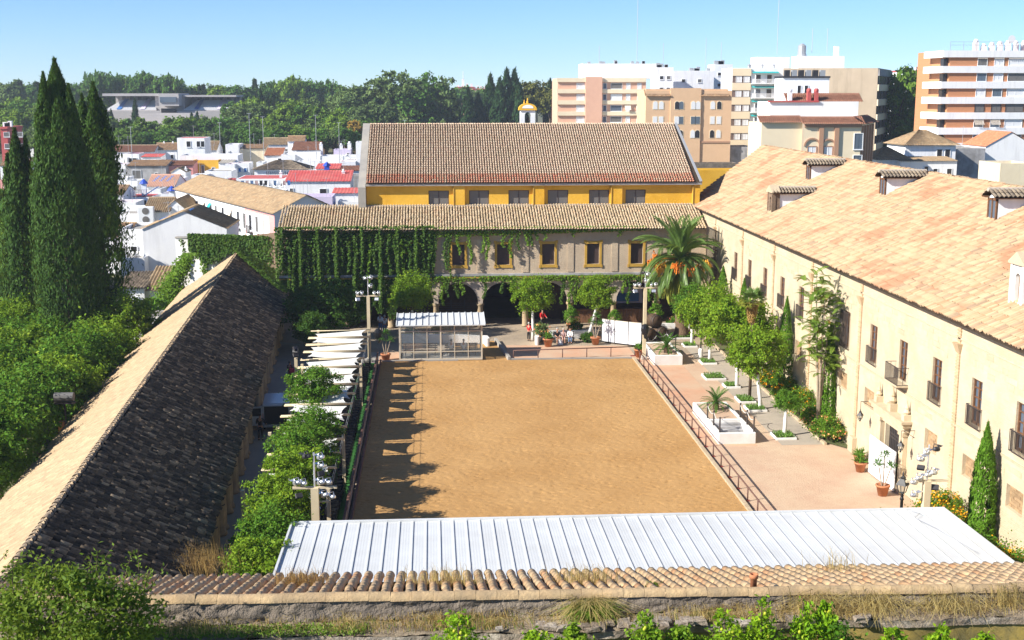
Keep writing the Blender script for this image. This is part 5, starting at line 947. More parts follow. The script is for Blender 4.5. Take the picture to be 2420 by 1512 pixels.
# ---- shade sails
def sails():
    ys = [97.2 - 2.62 * i for i in range(16)]
    for i, y in enumerate(ys):
        odd = i % 2; xr = -5.4 + R.uniform(-.05, .05); xl = -9.5 + .028 * (97 - y); zr, zl = 2.95, 2.85
        t = thing('shade_sail', 'off white shade sail, %s from the glass shelter end' % ordinal(i), 'shade sail', (-7.4, y, 0), 0, 'shade sails over the seats'); o = t.location
        if odd: c = [(xl, y, zl + .25), (xr, y, zr), (xr, y - 2.5, zr - .25), (xl, y - .45, zl)]
        else: c = [(xl, y, zl), (xr, y, zr + .2), (xr, y - 1.9, zr), (xl, y - 2.5, zl - .2)]
        c = [np.array(k) for k in c]; n = 9; vs = []; fs = []
        for a in range(n):
            for b_ in range(n):
                u = a / (n - 1); v = b_ / (n - 1); u2 = u; v2 = v
                uu = .5 + (u - .5) * (1 - .16 * 4 * v * (1 - v)); vv = .5 + (v - .5) * (1 - .12 * 4 * u * (1 - u))
                p = (c[0] * (1 - uu) + c[1] * uu) * (1 - vv) + (c[3] * (1 - uu) + c[2] * uu) * vv; p = p - np.array((0, 0, .22 * 16 * u * (1 - u) * v * (1 - v) * .5)); vs.append(tuple(p))
        fs = [(a * n + b_, (a + 1) * n + b_, (a + 1) * n + b_ + 1, a * n + b_ + 1) for a in range(n - 1) for b_ in range(n - 1)]
        b = B(o); b.add(vs, fs); b.build('fabric', MT['sail'], t, True)
        for yy, dz in ((y + .08, .12), (y - 2.28, -.02)):
            b = B(o); b.tube([(xl - .35, yy, zl + .1 + dz), (xr + .35, yy, zr + .05 + dz)], .045, 6); b.build('spreader_pole', MT['pole_cream'], t, True)
    t = thing('sail_frame', 'cream posts and steel cables carrying the shade sails', 'frame', (-7.4, 78, 0)); o = t.location
    for x in (-5.2, -9.3):
        for y in (97.5, 85.0, 67.4, 57.2): b = B(o); b.box(x - .09, y - .09, 0, x + .09, y + .09, 3.1); b.build('post', MT['pole_cream'], t)
        for dz in ((2.75, 3.05) if x > -6 else ()): b = B(o); b.tube([(x + .05, 55.5, dz), (x + .05, 98, dz)], .010, 4); b.build('cable', MT['grey_metal'], t)
sails()
# ---- chairs
def chairs():
    b = B(); b.box(-.22, -.23, .40, .22, .23, .46); b.add([(-.24, -.22, .46), (-.24, .22, .46), (-.34, .22, .92), (-.34, -.22, .92), (-.20, -.22, .46), (-.20, .22, .46), (-.30, .22, .92), (-.30, -.22, .92)], [(0, 1, 2, 3), (7, 6, 5, 4), (3, 2, 6, 7), (0, 3, 7, 4), (1, 5, 6, 2)])
    for x in (-.2, .2):
        for y in (-.21, .21): b.box(x - .015, y - .015, 0, x + .015, y + .015, .41)
    for y in (-.25, .25): b.box(-.2, y - .02, .62, .2, y + .02, .66); b.box(.17, y - .015, .41, .2, y + .015, .63)
    me = b.mesh('chair', MT['black'])
    for r_, x in enumerate((-5.35, -6.15)):
        n = 0; y = 97.6
        while y > 55.5:
            if r_ == 0 and any(abs(y - q) < .3 for q in (97.5, 85.0, 67.4, 57.2)): y -= .66; continue
            o = link('chair', me, None, (x, y, 0), (0, 0, R.uniform(-.12, .12)))
            tag(o, 'black chair, %s from the glass shelter in the %s row from the fence' % (ordinal(n), ('first', 'second')[r_]), 'chair', 'black chairs under the shade sails'); n += 1; y -= .66
chairs()
# ---- glass shelter
def shelter():
    x0, x1, y0, y1 = -2.86, 4.02, 99.55, 102.4; o = (.6, 100.9, 0); t = thing('glass_shelter', 'glazed cream judges shelter with white ribbed roof at the arena end', 'shelter', o)
    fr = B(o); xs = [-2.83, -1.68, -.57, .56, 1.72, 2.84, 3.97]
    for y in (y0, y1):
        for x in (xs if y == y0 else (-2.83, -.57, .56, 1.72, 3.97)): w = .055 if x in (-2.83, .56, 3.97) else .028; fr.box(x - w, y - .04, .15, x + w, y + .04, 3.0)
        for z, h in ((.05, .15), (.75, .05), (2.45, .07), (2.95, .08)): fr.box(x0 + .0, y - .045, z, x1, y + .045, z + h)
    for x in (x0 + .03, x1 - .03):
        for y in (y0 + 1.4,): fr.box(x - .04, y - .04, .15, x + .04, y + .04, 3.0)
        for z, h in ((.05, .15), (.75, .05), (2.45, .07), (2.95, .08)): fr.box(x - .035, y0 + .05, z + .003, x + .035, y1 - .05, z + h - .003)
    fr.build('frame', MT['aluminium'], t); b = B(o); b.box(x0, y0, -.01, x1, y1, .05); b.build('floor', MT['concrete'], t)
    for k in range(6):
        for z0, z1 in ((.2, .75), (.8, 2.45), (2.52, 2.95)):
            b = B(o); b.box(xs[k] + .04, y0 - .006, z0, xs[k + 1] - .04, y0 + .006, z1); b.build('pane', MT['glass'], t)
    for k, (a, c) in enumerate(((-2.83, -.57), (.56, 1.72), (1.72, 3.97))): b = B(o); b.box(a + .05, y1 - .006, .8, c - .05, y1 + .006, 2.45); b.build('pane', MT['glass'], t)
    for x in (x0 + .03, x1 - .03): b = B(o); b.box(x - .006, y0 + .06, .2, x + .006, y1 - .06, 2.45); b.build('pane', MT['glass'], t)
    b = B(o); b.add([(x0 - .25, y0 - .35, 3.0), (x1 + .25, y0 - .35, 3.0), (x1 + .25, y1 + .2, 3.42), (x0 - .25, y1 + .2, 3.42), (x0 - .25, y0 - .35, 3.07), (x1 + .25, y0 - .35, 3.07), (x1 + .25, y1 + .2, 3.49), (x0 - .25, y1 + .2, 3.49)], [(0, 1, 2, 3), (7, 6, 5, 4), (0, 4, 5, 1), (1, 5, 6, 2), (2, 6, 7, 3), (3, 7, 4, 0)]); ro = b.build('roof', MT['white_metal'], t)
    for k in range(15):
        x = x0 - .22 + (x1 - x0 + .44) * k / 14; b = B(o); b.bar((x, y0 - .34, 3.10), (x, y1 + .18, 3.52), .07, .07); b.build('rib', MT['white_metal'], ro)
    for k, (a, c) in enumerate(((-2.6, .3), (.9, 3.7))):
        q = thing('bench', ('slatted wooden bench in the left half of the glass shelter', 'slatted wooden bench in the right half of the glass shelter')[k], 'bench', ((a + c) / 2, 101.5, .05)); hw = (c - a) / 2
        for j in range(4): b = B(); b.box(-hw, -.3 + j * .13, .42, hw, -.2 + j * .13, .45); b.build('seat_slat', MT['wood'], q)
        for j in range(3): b = B(); b.box(-hw, .22, .55 + j * .16, hw, .25, .66 + j * .16); b.build('back_slat', MT['wood'], q)
        for x in (-hw + .2, hw - .2): b = B(); b.box(x - .03, -.3, 0, x + .03, -.24, .43); b.box(x - .03, .2, 0, x + .03, .26, 1.0); b.build('leg', MT['iron'], q)
shelter()
# ---- white screens
def screen():
    pts = [np.array(p) for p in ((14.96, 106.3), (15.99, 105.45), (17.06, 104.65), (18.13, 104.0))]; t = thing('white_screen', 'white three-panel screen with dark frame beside the far right mast', 'screen', (16.5, 105, 0)); o = t.location
    for p, q in zip(pts, pts[1:]):
        d = (q - p) / np.linalg.norm(q - p); s = np.array((-d[1], d[0])) * .025; a = p + d * .04; c = q - d * .04; b = B(o); b.prism([tuple(a - s), tuple(c - s), tuple(c + s), tuple(a + s)], .12, 2.06); b.build('panel', MT['shutter'], t)
    for p in pts: b = B(o); b.box(p[0] - .045, p[1] - .045, 0, p[0] + .045, p[1] + .045, 2.14); b.build('post', MT['dark_metal'], t)
    for z in (.06, 2.07):
        b = B(o)
        for p, q in zip(pts, pts[1:]): b.bar((p[0], p[1], z + .02), (q[0], q[1], z + .02), .06, .06)
        b.build('frame_rail', MT['aluminium'] if z > 1 else MT['dark_metal'], t)
screen()
def board():
    t = thing('white_board', 'plain white board leaning along the palace doorway', 'screen', (25.4, 65.7, 0)); o = t.location
    b = B(o); b.add([(25.35, 67.5, .05), (25.5, 63.9, .05), (25.5, 63.9, 2.3), (25.35, 67.5, 2.3), (25.41, 67.5, .05), (25.56, 63.9, .05), (25.56, 63.9, 2.3), (25.41, 67.5, 2.3)], [(0, 1, 2, 3), (7, 6, 5, 4), (3, 2, 6, 7), (1, 5, 6, 2), (0, 3, 7, 4)]); b.build('panel', MT['shutter'], t)
    for p in ((25.45, 67.3), (25.58, 64.1)): b = B(o); b.box(p[0], p[1] - .04, 0, p[0] + .45, p[1] + .04, .06); b.bar((p[0] + .4, p[1], .05), (p[0] + .1, p[1], 1.6), .05); b.build('foot', MT['dark_metal'], t)
board()
# ---- planters with cycads
def planter(label, x0, x1, y0, y1, h, pit=None):
    t = thing('planter', label, 'planter', ((x0 + x1) / 2, (y0 + y1) / 2, 0)); o = t.location; w = .2; b = B(o)
    for a in ((x0, y0, x1, y0 + w), (x0, y1 - w, x1, y1), (x0, y0 + w, x0 + w, y1 - w), (x1 - w, y0 + w, x1, y1 - w)): b.bbox(a[0], a[1], -.02, a[2], a[3], h, .03)
    if pit: b.bbox(x0 + w, pit, -.02, x1 - w, pit + w, h - .003, .03)
    b.build('wall', MT['whitewash'], t); b = B(o); b.box(x0 + w, (pit + w) if pit else y0 + w, -.02, x1 - w, y1 - w, h - .1); b.build('gravel', MT['pale_path'], t)
    if pit:
        b = B(o); b.box(x0 + w, y0 + w, -.008, x1 - w, pit, -.004); b.build('stairwell_floor', MT['concrete'], t)
        for k in range(4): b = B(o); b.box(x0 + w, pit - .35 * (k + 1), -.003, x1 - w, pit - .35 * k - .01, .12 * (4 - k)); b.build('step', MT['grey_render'], t)
    return t
planter('white planter box with cycad behind the arena corner', 17.95, 20.3, 96.7, 102.2, .8)
planter('white walled stairwell with cycad planter beside the railing', 17.95, 20.35, 73.9, 81.8, .7, 77.2)
cycad('glossy cycad in the white planter by the arena corner', (19.2, 98.2, .7), 1.25); cycad('glossy cycad in the stairwell planter', (19.2, 80.1, .6), 1.15)
def rope_posts(label, pts, h, z0):
    t = thing('rope_barrier', label, 'rope barrier', (pts[0][0], pts[0][1], z0)); o = t.location
    for p in pts: b = B(o); b.tube([(p[0], p[1], z0), (p[0], p[1], z0 + h)], .05, 8); b.lathe((p[0], p[1], z0 + h), [(.06, 0), (.06, .05), (.02, .08)], 8); b.build('post', MT['iron'], t)
    for p, q in zip(pts, pts[1:]):
        b = B(o); c = [(p[0] + (q[0] - p[0]) * s, p[1] + (q[1] - p[1]) * s, z0 + h * .9 - .9 * s * (1 - s)) for s in np.linspace(0, 1, 8)]; b.tube(c, .02, 5); b.build('rope', MT['sail'], t)
rope_posts('dark posts with white rope left of the stairwell', [(18.05, 77.6), (18.05, 75.8), (18.05, 74.1)], .95, .68); rope_posts('dark posts with white rope right of the stairwell', [(20.25, 77.6), (20.25, 75.8), (20.25, 74.1)], .95, .68)
rope_posts('posts and ropes around the wine barrels', [(18.5, 102.6), (19.6, 104.6), (20.6, 105.2), (21.0, 103.2)], 1.0, 0)
# ---- barrels
def barrel(label, x, y, z, rz, R0=.62, L=1.25):
    t = thing('barrel', label, 'barrel', (x, y, z), rz); b = B(); b.lathe((0, 0, 0), [(R0 * .8, -L / 2), (R0 * .92, -L * .3), (R0, 0), (R0 * .92, L * .3), (R0 * .8, L / 2), (R0 * .74, L / 2), (R0 * .74, L / 2 - .05)], 20, 'y'); b.build('staves', MT['barrel'], t, True)
    for h in (-.46, -.28, .28, .46): b = B(); rr = R0 * (1.015 - .36 * abs(h) ** 1.6); b.lathe((0, 0, 0), [(rr, h * L - .03), (rr, h * L + .03)], 20, 'y'); b.build('hoop', MT['iron'], t)
    b = B(); b.lathe((0, 0, 0), [(R0 * .745, -L / 2 + .03), (R0 * .745, -L / 2 + .05)], 20, 'y'); b.build('head', MT['black'], t)
barrel('brown wooden barrel on top of the small stack', 19.75, 107.3, 1.72, .5); barrel('left barrel of the bottom row behind the rope', 19.1, 106.6, .64, .5); barrel('right barrel of the bottom row behind the rope', 20.3, 107.2, .64, .5)
# ---- pots
def pot_mesh(r, h): b = B(); b.lathe((0, 0, 0), [(r * .65, 0), (r * .95, h * .86), (r * 1.08, h * .86), (r * 1.08, h), (r * .9, h), (r * .85, h * .9)], 14); return b.mesh('pot', MT['pot'], True)
POT = pot_mesh(.42, .68)
def potted(label, x, y, kind, s=1.0, z=0):
    t = thing('potted_plant', label, 'potted plant', (x, y, z)); t.scale = (s,) * 3; link('pot', POT, t)
    if kind == 'topiary': A, F = crown([((0, 0, 1.25), (.62, .62, .72)), ((0, 0, 1.75), (.42, .42, .5))], 2200, .13, 60, .2, .7); link('foliage', np_mesh('foliage', A, F, MT['cypress_bright']), t)
    if kind == 'agave':
        n = 70; a = NR.uniform(0, 6.28, n); el = NR.uniform(.2, 1.4, n); T = np.stack([np.cos(a) * np.cos(el), np.sin(a) * np.cos(el), np.sin(el)], 1); L = NR.uniform(.5, .85, n); A, F = leaves(np.array((0, 0, .66)) + T * L[:, None] / 2, NR.normal(0, 1, (n, 3)), L, .09, T); link('foliage', np_mesh('foliage', A, F, MT['grass']), t)
    if kind == 'dracaena':
        b = B(); parts = []
        for k, (dx, dy, h) in enumerate(((-.35, .0, 2.0), (.05, .1, 2.5), (.42, -.1, 1.85))):
            b.tube([(dx * .2, dy * .2, .6), (dx, dy, h)], [.045, .03], 6); n = 46; a = NR.uniform(0, 6.28, n); el = NR.uniform(-.4, 1.4, n); T = np.stack([np.cos(a) * np.cos(el), np.sin(a) * np.cos(el), np.sin(el)], 1); parts.append(leaves(np.array((dx, dy, h)) + T * .28, NR.normal(0, 1, (n, 3)), .56, .05, T))
        b.build('stem', MT['bark_pale'], t); A, F = join(parts); link('foliage', np_mesh('foliage', A, F, MT['cycad_leaf']), t)
    return t
potted('clipped round shrub in terracotta pot before the arcade column', 12.85, 112.0, 'topiary'); potted('clipped shrub in terracotta pot left of the date palm', 21.0, 113.0, 'topiary'); potted('dark clipped shrub in pot beside the central arch', 8.9, 115.0, 'topiary', .95)
potted('clipped shrub in pot behind the top of the white screen', 16.9, 111.8, 'topiary', .85)
potted('spiky plant in terracotta pot left of the seated people', 10.0, 104.7, 'agave', 1.05); potted('spiky plant in terracotta pot right of the seated people', 14.25, 105.3, 'dracaena', 1.0); potted('three-stemmed dragon plant in pot left of glass shelter', -4.0, 99.6, 'dracaena', .95)
potted('pale spiky plant in pot at the foot of the far right mast', 17.25, 99.9, 'agave', 1.0); potted('spiky plant in terracotta pot left of the leaning white board', 24.95, 67.7, 'agave', .85); potted('three-stemmed plant in terracotta pot at the right end of the white board', 24.7, 63.4, 'dracaena', .9); potted('small spiky potted plant against the wall behind the white board', 25.4, 69.2, 'agave', .8)
# ---- seats, flower walls in front of the arcade
def low_wall(label, pts, h, w=.35, plants=None):
    c = pts[0]; t = thing('low_wall', label, 'planter', (c[0], c[1], 0)); o = t.location; b = B(o)
    for p, q in zip(pts, pts[1:]):
        p = np.array(p); q = np.array(q); d = q - p; L = np.linalg.norm(d); d /= L; s = np.array((-d[1], d[0])) * w / 2; b.prism([tuple(p - s), tuple(q - s), tuple(q + s), tuple(p + s)], -.02, h + R.uniform(-.004, .004))
    for p in pts: b.lathe((p[0], p[1], -.02), [(w / 2, 0), (w / 2, h + .03)], 10)
    b.build('wall', MT['whitewash'], t)
low_wall('white curved planter wall behind the seated people', [(9.1, 105.5), (9.2, 107.3), (10.3, 108.2), (12.7, 108.1), (14.7, 108.4)], .72)
low_wall('white planter wall behind the glass shelter', [(-2.9, 107.4), (-.5, 107.2), (2.2, 107.0), (4.6, 106.3), (4.7, 105.2)], .7)
low_wall('rough stone border of the flower bed by the palm', [(21.2, 112.5), (23.2, 112.4), (25.5, 112.2)], .45)
for l, x, y, r, h, mm, fl in (('oleander bush beside the woman in red', 9.6, 106.4, .85, 1.1, 'park_c', 'flower_p'), ('dark rose bushes behind the bench', 13.0, 109.3, .8, .8, 'dark_leaf', 'red_flower'), ('dark shrubs in the planter seen through the shelter glass', .4, 108.3, .9, .8, 'dark_leaf', 'red_flower'), ('green bush seen through the left of the shelter', -2.0, 108.0, .7, .8, 'orange_leaf', None),
                           ('low ground cover bed right of the bench', 13.6, 106.4, .75, .3, 'dark_leaf', None), ('pink and red flowers in the bed beside the palm', 22.6, 113.1, .8, .4, 'orange_leaf', 'red_flower'), ('climber at the corner pillar beside the palm', 23.0, 112.9, .7, 2.4, 'orange_leaf', None)):
    shrub(l, (x, y, 0), round_lobes(r, h, 5, int(x * 9 + 50), .8), 1500, .15, mm, fl, 120, .12)
def bench2():
    t = thing('bench', 'dark bench carrying three seated people', 'bench', (11.55, 106.25, 0))
    for j in range(4): b = B(); b.box(-.95, -.25 + j * .13, .42, .95, -.15 + j * .13, .45); b.build('seat_slat', MT['iron'], t)
    for j in range(4): b = B(); b.box(-.95, .28, .52 + j * .12, .95, .31, .60 + j * .12); b.build('back_slat', MT['iron'], t)
    for x in (-.85, .85): b = B(); b.box(x - .03, -.25, 0, x + .03, -.2, .43); b.box(x - .03, .24, 0, x + .03, .29, .98); b.box(x - .03, -.25, .62, x + .03, .28, .66); b.build('leg', MT['iron'], t)
bench2()
# ---- dark gates and counter under the arcade
def gate(label, x0, x1, y, h):
    t = thing('iron_gate', label, 'gate', ((x0 + x1) / 2, y, 0)); o = t.location
    for x in np.linspace(x0, x1, 4): b = B(o); b.box(x - .05, y - .04, 0, x + .05, y + .04, h + .15); b.build('gate_post', MT['dark_metal'], t)
    for z in np.arange(.3, h, .2): b = B(o); b.box(x0, y - .02, z, x1, y + .02, z + .05); b.build('bar', MT['dark_metal'], t)
for k, x in enumerate((-3.9, .4)): gate(('dark barred gate in the arch left of the shelter roof', 'dark barred gate in the arch behind the shelter roof')[k], x, x + 3.9, 116.3, 2.1)
def bar_counter():
    t = thing('bar_counter', 'brown panelled bar counter under the right arches', 'counter', (17, 116, 0)); o = t.location
    for k in range(28): b = B(o); x = 13.3 + k * .28; b.box(x, 115.6, 0, x + .26, 115.7, 1.25); b.build('plank', MT['wood'], t)
    b = B(o); b.box(13.2, 115.4, 1.25, 21.2, 116.2, 1.32); b.build('counter_top', MT['wood'], t); b = B(o); b.box(17.2, 117.9, 1.5, 20.6, 118.0, 3.1); b.build('serving_window', MT['lilac_render'], t); b = B(o); b.box(17.6, 117.8, 1.7, 20.2, 117.88, 2.5); b.build('shutter', MT['blue'], t)
bar_counter()
# ---- lamps
def lantern(t, z, s=1.0):
    b = B(); b.lathe((0, 0, z), [(.08 * s, 0), (.1 * s, .05), (.04 * s, .1), (.13 * s, .18)], 6); b.lathe((0, 0, z + .6 * s), [(.36 * s, 0), (.3 * s, .1 * s), (.14 * s, .3 * s), (.14 * s, .38 * s), (.04 * s, .46 * s), (.06 * s, .52 * s), (.01, .66 * s)], 4); b.build('lantern_cap', MT['black'], t)
    b = B(); b.lathe((0, 0, z + .17 * s), [(.16 * s, 0), (.3 * s, .44 * s)], 4); b.build('glass', MT['glass'], t); b = B()
    for k in range(4): a = pi / 2 * k; b.bar((.16 * s * cos(a), .16 * s * sin(a), z + .17 * s), (.3 * s * cos(a), .3 * s * sin(a), z + .61 * s), .03)
    b.build('lantern_frame', MT['black'], t)
t = thing('street_lamp', 'black classic street lantern left of the near right mast', 'street lamp', (21.75, 53.4, 0)); b = B(); b.lathe((0, 0, 0), [(.2, 0), (.18, .5), (.09, .6), (.07, 3.2), (.1, 3.25), (.06, 3.4)], 10); b.build('post', MT['black'], t, True); lantern(t, 3.4, .95)
t = thing('lamp_post', 'thin black lamp post on a white base among the orange trees', 'lamp post', (22.4, 99.5, 0)); b = B(); b.tube([(0, 0, .5), (0, 0, 3.8)], .06, 8); b.build('post', MT['black'], t); b = B(); b.lathe((0, 0, 0), [(.2, 0), (.2, .62), (.12, .75)], 10); b.build('base', MT['whitewash'], t); lantern(t, 3.8, .7)
for k, y in enumerate((69.0, 62.6)):
    t = thing('wall_lantern', ('wall lantern on a bracket left of the palace door', 'wall lantern on a bracket right of the palace door')[k], 'lantern', (25.25, y, 2.7)); b = B(); b.bar((.75, 0, 1.2), (0, 0, 1.2), .03); b.bar((.75, 0, .8), (.1, 0, 1.2), .025); b.bar((0, 0, 1.2), (0, 0, .75), .02); b.build('bracket', MT['iron'], t); lantern(t, 0, .6)
# ---- van under the portico edge
def van():
    t = thing('van', 'light grey van with its rear door open beside the portico', 'van', (-10.5, 80.6, 0), .06); w = .86
    prof = [(-1.95, .35), (-1.95, 1.75), (-1.8, 1.88), (1.0, 1.88), (1.5, 1.25), (2.05, 1.1), (2.15, .35)]
    b = B(); b.extr([(-w, p[0], p[1]) for p in prof], (2 * w, 0, 0)); b.build('body', MT['van_paint'], t)
    b = B(); b.box(-w + .08, -1.97, .5, w - .08, -1.952, 1.7); b.build('cargo_opening', MT['van_dark'], t)
    b = B(); b.box(-w - .82, -2.02, .45, -w - .02, -1.97, 1.72); do = b.build('rear_door', MT['van_paint'], t); b = B(); b.box(-w - .72, -2.035, 1.1, -w - .12, -2.022, 1.62); b.build('door_window', MT['van_dark'], do)
    for sx in (-1, 1):
        b = B(); b.box(sx * w - .06, -1.98, .8, sx * w + .02, -1.955, 1.25); b.build('tail_light', MT['tail_red'], t); b = B(); b.box(sx * (w + .004) - .004, -.2, 1.15, sx * (w + .004) + .004, 1.0, 1.7); b.build('side_window', MT['van_dark'], t)
        for y in (-1.3, 1.35): b = B(); b.lathe((sx * w - (.1 if sx > 0 else .1), y, .33), [(.2, 0), (.33, .02), (.33, .18), (.2, .2)], 14, 'x'); b.build('wheel', MT['tyre'], t)
    b = B(); b.box(-w, -2.05, .32, w, -1.96, .5); b.build('bumper', MT['grey_metal'], t)
van()
MT['drum_grey'] = plain('drum_grey', (.13, .125, .12), .6)
# ---- grey drum lamp behind the portico
t = thing('siren_mast', 'grey drum on a thin pole with rusty box behind the portico roof', 'siren', (-21.6, 71, 0)); b = B(); b.lathe((0, 0, 4.45), [(.27, -.55), (.27, .55)], 12, 'x'); b.build('drum', MT['drum_grey'], t); b = B(); b.box(-.6, -.18, 4.05, .6, .18, 4.14); b.build('tray', MT['iron'], t); b = B(); b.tube([(0, 0, 0), (0, 0, 4.1)], .06, 7); b.build('pole', MT['iron'], t); b = B(); b.bbox(-.42, -.15, 2.0, -.08, .2, 3.0, .02); b.build('box', MT['pot'], t)
# ---- tall barred window screen in the palace corner and rain pipe
t = thing('window_grille', 'tall iron grille in the corner behind the date palm', 'grille', (25.7, 110, 0))
for y in np.arange(108.6, 113.2, .28): b = B(); b.box(-.02, y - 110 - .02, 4.2, .02, y - 110 + .02, 9.6); b.build('bar', MT['iron'], t)
for z in (4.2, 6.0, 7.8, 9.55): b = B(); b.box(-.022, -1.5, z, .022, 3.2, z + .05); b.build('cross_bar', MT['iron'], t)
# ================================================================ town
K_ = 4096 / 2419
def zm(ox, oy, s): return lambda x, y: ((ox + x / s) / K_, (oy + y / s) / K_)
ZA = zm(400, 540, 2.315); ZB = zm(900, 560, 2.395); ZC = zm(450, 780, 1.984); ZD = zm(2600, 400, 1.984); ZE = zm(3000, 100, 2.16); ZF = zm(2000, 100, 2.16); ZI = lambda x, y: (x, y)
def place(xl, xr, yt, h):
    d = ray((xl + xr) / 2, yt); t = (h - H) / d[2]; Y = d[1] * t; return V(xl, yt, Y)[0], V(xr, yt, Y)[0], Y
def win(t, b0, x, z, w, h, m='pane_mid', fm='shutter', axis='y', y=0, frame=.09, sill=True):
    # a window on a wall: frame standing proud, pane set back inside it; axis 'y': wall faces -y at y, axis 'x': wall faces -x at x=y
    f = B(b0)
    def bx(bb, u0, v0, u1, v1, d0, d1):
        if axis == 'y': bb.box(u0, y - d1, v0, u1, y - d0, v1)
        else: bb.box(y - d1, u0, v0, y - d0, u1, v1)
    for a in ((x, z, x + frame, z + h), (x + w - frame, z, x + w, z + h), (x + frame, z + h - frame, x + w - frame, z + h), (x + frame, z, x + w - frame, z + frame)): bx(f, *a, .0, .10)
    if sill: bx(f, x - .08, z - .08, x + w + .08, z - .002, .0, .16)
    fo = f.build('window', MT[fm], t); p = B(b0); bx(p, x + frame, z + frame, x + w - frame, z + h - frame, .005, .03)
    if w > 1.0: bx(p, x + w / 2 - .03, z + frame, x + w / 2 + .03, z + h - frame, .03, .06)
    p.build('pane', MT[m], fo)
def house(label, zf, xl, xr, yt, h, depth=7, wall='white_render', roof=('flat', 'concrete', 0), wins=(), left=(), name='house', over=.3, cat='house', chim=(), par=.5, ant=0):
    (xl, yt), (xr, _) = zf(xl, yt), zf(xr, yt); X0, X1, Y = place(xl, xr, yt, h); o = ((X0 + X1) / 2, Y, 0); t = thing(name, label, cat, o); b = B(o); kind, rm, rh = roof; W_ = X1 - X0; Y1 = Y + depth
    if kind == 'gx':      # ridge across the view
        b.add([(X0, Y, 0), (X1, Y, 0), (X1, Y1, 0), (X0, Y1, 0), (X0, Y, h), (X1, Y, h), (X1, Y1, h), (X0, Y1, h), (X0, (Y + Y1) / 2, h + rh), (X1, (Y + Y1) / 2, h + rh)], [(0, 1, 5, 4), (2, 3, 7, 6), (1, 2, 6, 9, 5), (3, 0, 4, 8, 7)]); b.build('wall', MT[wall], t)
        e = np.array((0, depth / 2, rh)); L = np.linalg.norm(e); e1 = e / L
        wave_roof('roof', np.array((X0 - over * .6, Y, h + .02)) - e1 * over, (1, 0, 0), e, W_ + over * 1.2, L + over, .3, MT[rm], t, o)
        e2 = np.array((0, -depth / 2, rh)); wave_roof('roof', np.array((X0 - over * .6, Y1, h + .02)) - e2 / L * over, (1, 0, 0), e2, W_ + over * 1.2, L + over, .3, MT[rm], t, o)
        rb = B(o); rb.tube([(X0 - .2, (Y + Y1) / 2, h + rh + .06), (X1 + .2, (Y + Y1) / 2, h + rh + .06)], .13, 6); rb.build('ridge', MT['tile_gold'] if 'sheet' in rm else MT[rm], t)
    elif kind == 'gy':    # gable towards the view
        xm = (X0 + X1) / 2; b.add([(X0, Y, 0), (X1, Y, 0), (X1, Y1, 0), (X0, Y1, 0), (X0, Y, h), (X1, Y, h), (X1, Y1, h), (X0, Y1, h), (xm, Y, h + rh), (xm, Y1, h + rh)], [(0, 1, 5, 8, 4), (2, 3, 7, 9, 6), (1, 2, 6, 5), (3, 0, 4, 7)]); b.build('wall', MT[wall], t)
        for x, sg in ((X0, 1), (X1, -1)):
            e = np.array((sg * W_ / 2, 0, rh)); L = np.linalg.norm(e); wave_roof('roof', np.array((x, Y - .15, h + .03)) - e / L * .2, (0, 1, 0), e, depth + .2, L + .2, .3, MT[rm], t, o)
    elif kind == 'lean':  # single slope rising away
        b.add([(X0, Y, 0), (X1, Y, 0), (X1, Y1, 0), (X0, Y1, 0), (X0, Y, h), (X1, Y, h), (X1, Y1, h + rh), (X0, Y1, h + rh)], [(0, 1, 5, 4), (2, 3, 7, 6), (1, 2, 6, 5), (3, 0, 4, 7)]); b.build('wall', MT[wall], t); e = np.array((0, depth, rh)); L = np.linalg.norm(e)
        wave_roof('roof', np.array((X0 - over * .5, Y, h + .03)) - e / L * over, (1, 0, 0), e, W_ + over, L + over, .3 if 'sheet' in rm else .55, MT[rm], t, o, None, None if 'sheet' in rm else .06)
    elif kind == 'hip':
        b.box(X0, Y, 0, X1, Y1, h); b.build('wall', MT[wall], t); ins = min(depth, W_) * .45; ov = over; e = np.array((0, depth / 2 + ov, rh)); L = np.linalg.norm(e)
        wave_roof('roof', (X0 - ov, Y - ov, h + .02), (1, 0, 0), e, W_ + 2 * ov, L, .3, MT[rm], t, o, (ins + ov, ins + ov)); e = np.array((0, -depth / 2 - ov, rh)); wave_roof('roof', (X0 - ov, Y1 + ov, h + .02), (1, 0, 0), e, W_ + 2 * ov, L, .3, MT[rm], t, o, (ins + ov, ins + ov))
        for x, sg in ((X0 - ov, 1), (X1 + ov, -1)): e = np.array((sg * (ins + ov), 0, rh)); L = np.linalg.norm(e); wave_roof('roof', (x, Y - ov, h + .02), (0, 1, 0), e, depth + 2 * ov, L, .3, MT[rm], t, o, (depth / 2 + ov - .02,) * 2)
    else:                 # flat roof with parapet
        b.box(X0, Y, 0, X1, Y1, h - par); pw = .22
        for a in ((X0, Y, X1, Y + pw), (X0, Y1 - pw, X1, Y1), (X0, Y + pw, X0 + pw, Y1 - pw), (X1 - pw, Y + pw, X1, Y1 - pw)): b.box(a[0] + .002, a[1] + .002, h - par - .3, a[2] - .002, a[3] - .002, h)
        b.build('wall', MT[wall], t); r_ = B(o); r_.box(X0 + pw, Y + pw, h - par, X1 - pw, Y1 - pw, h - par + .04); r_.build('roof_terrace', MT[rm], t)
    for (u, z0, w, hh, m) in wins: win(t, o, X0 + u * W_, z0, w, hh, m, 'shutter' if wall != 'pink' else 'shutter', 'y', Y)
    for (u, z0, w, hh, m) in left: win(t, o, Y + u * depth, z0, w, hh, m, 'shutter', 'x', X0)
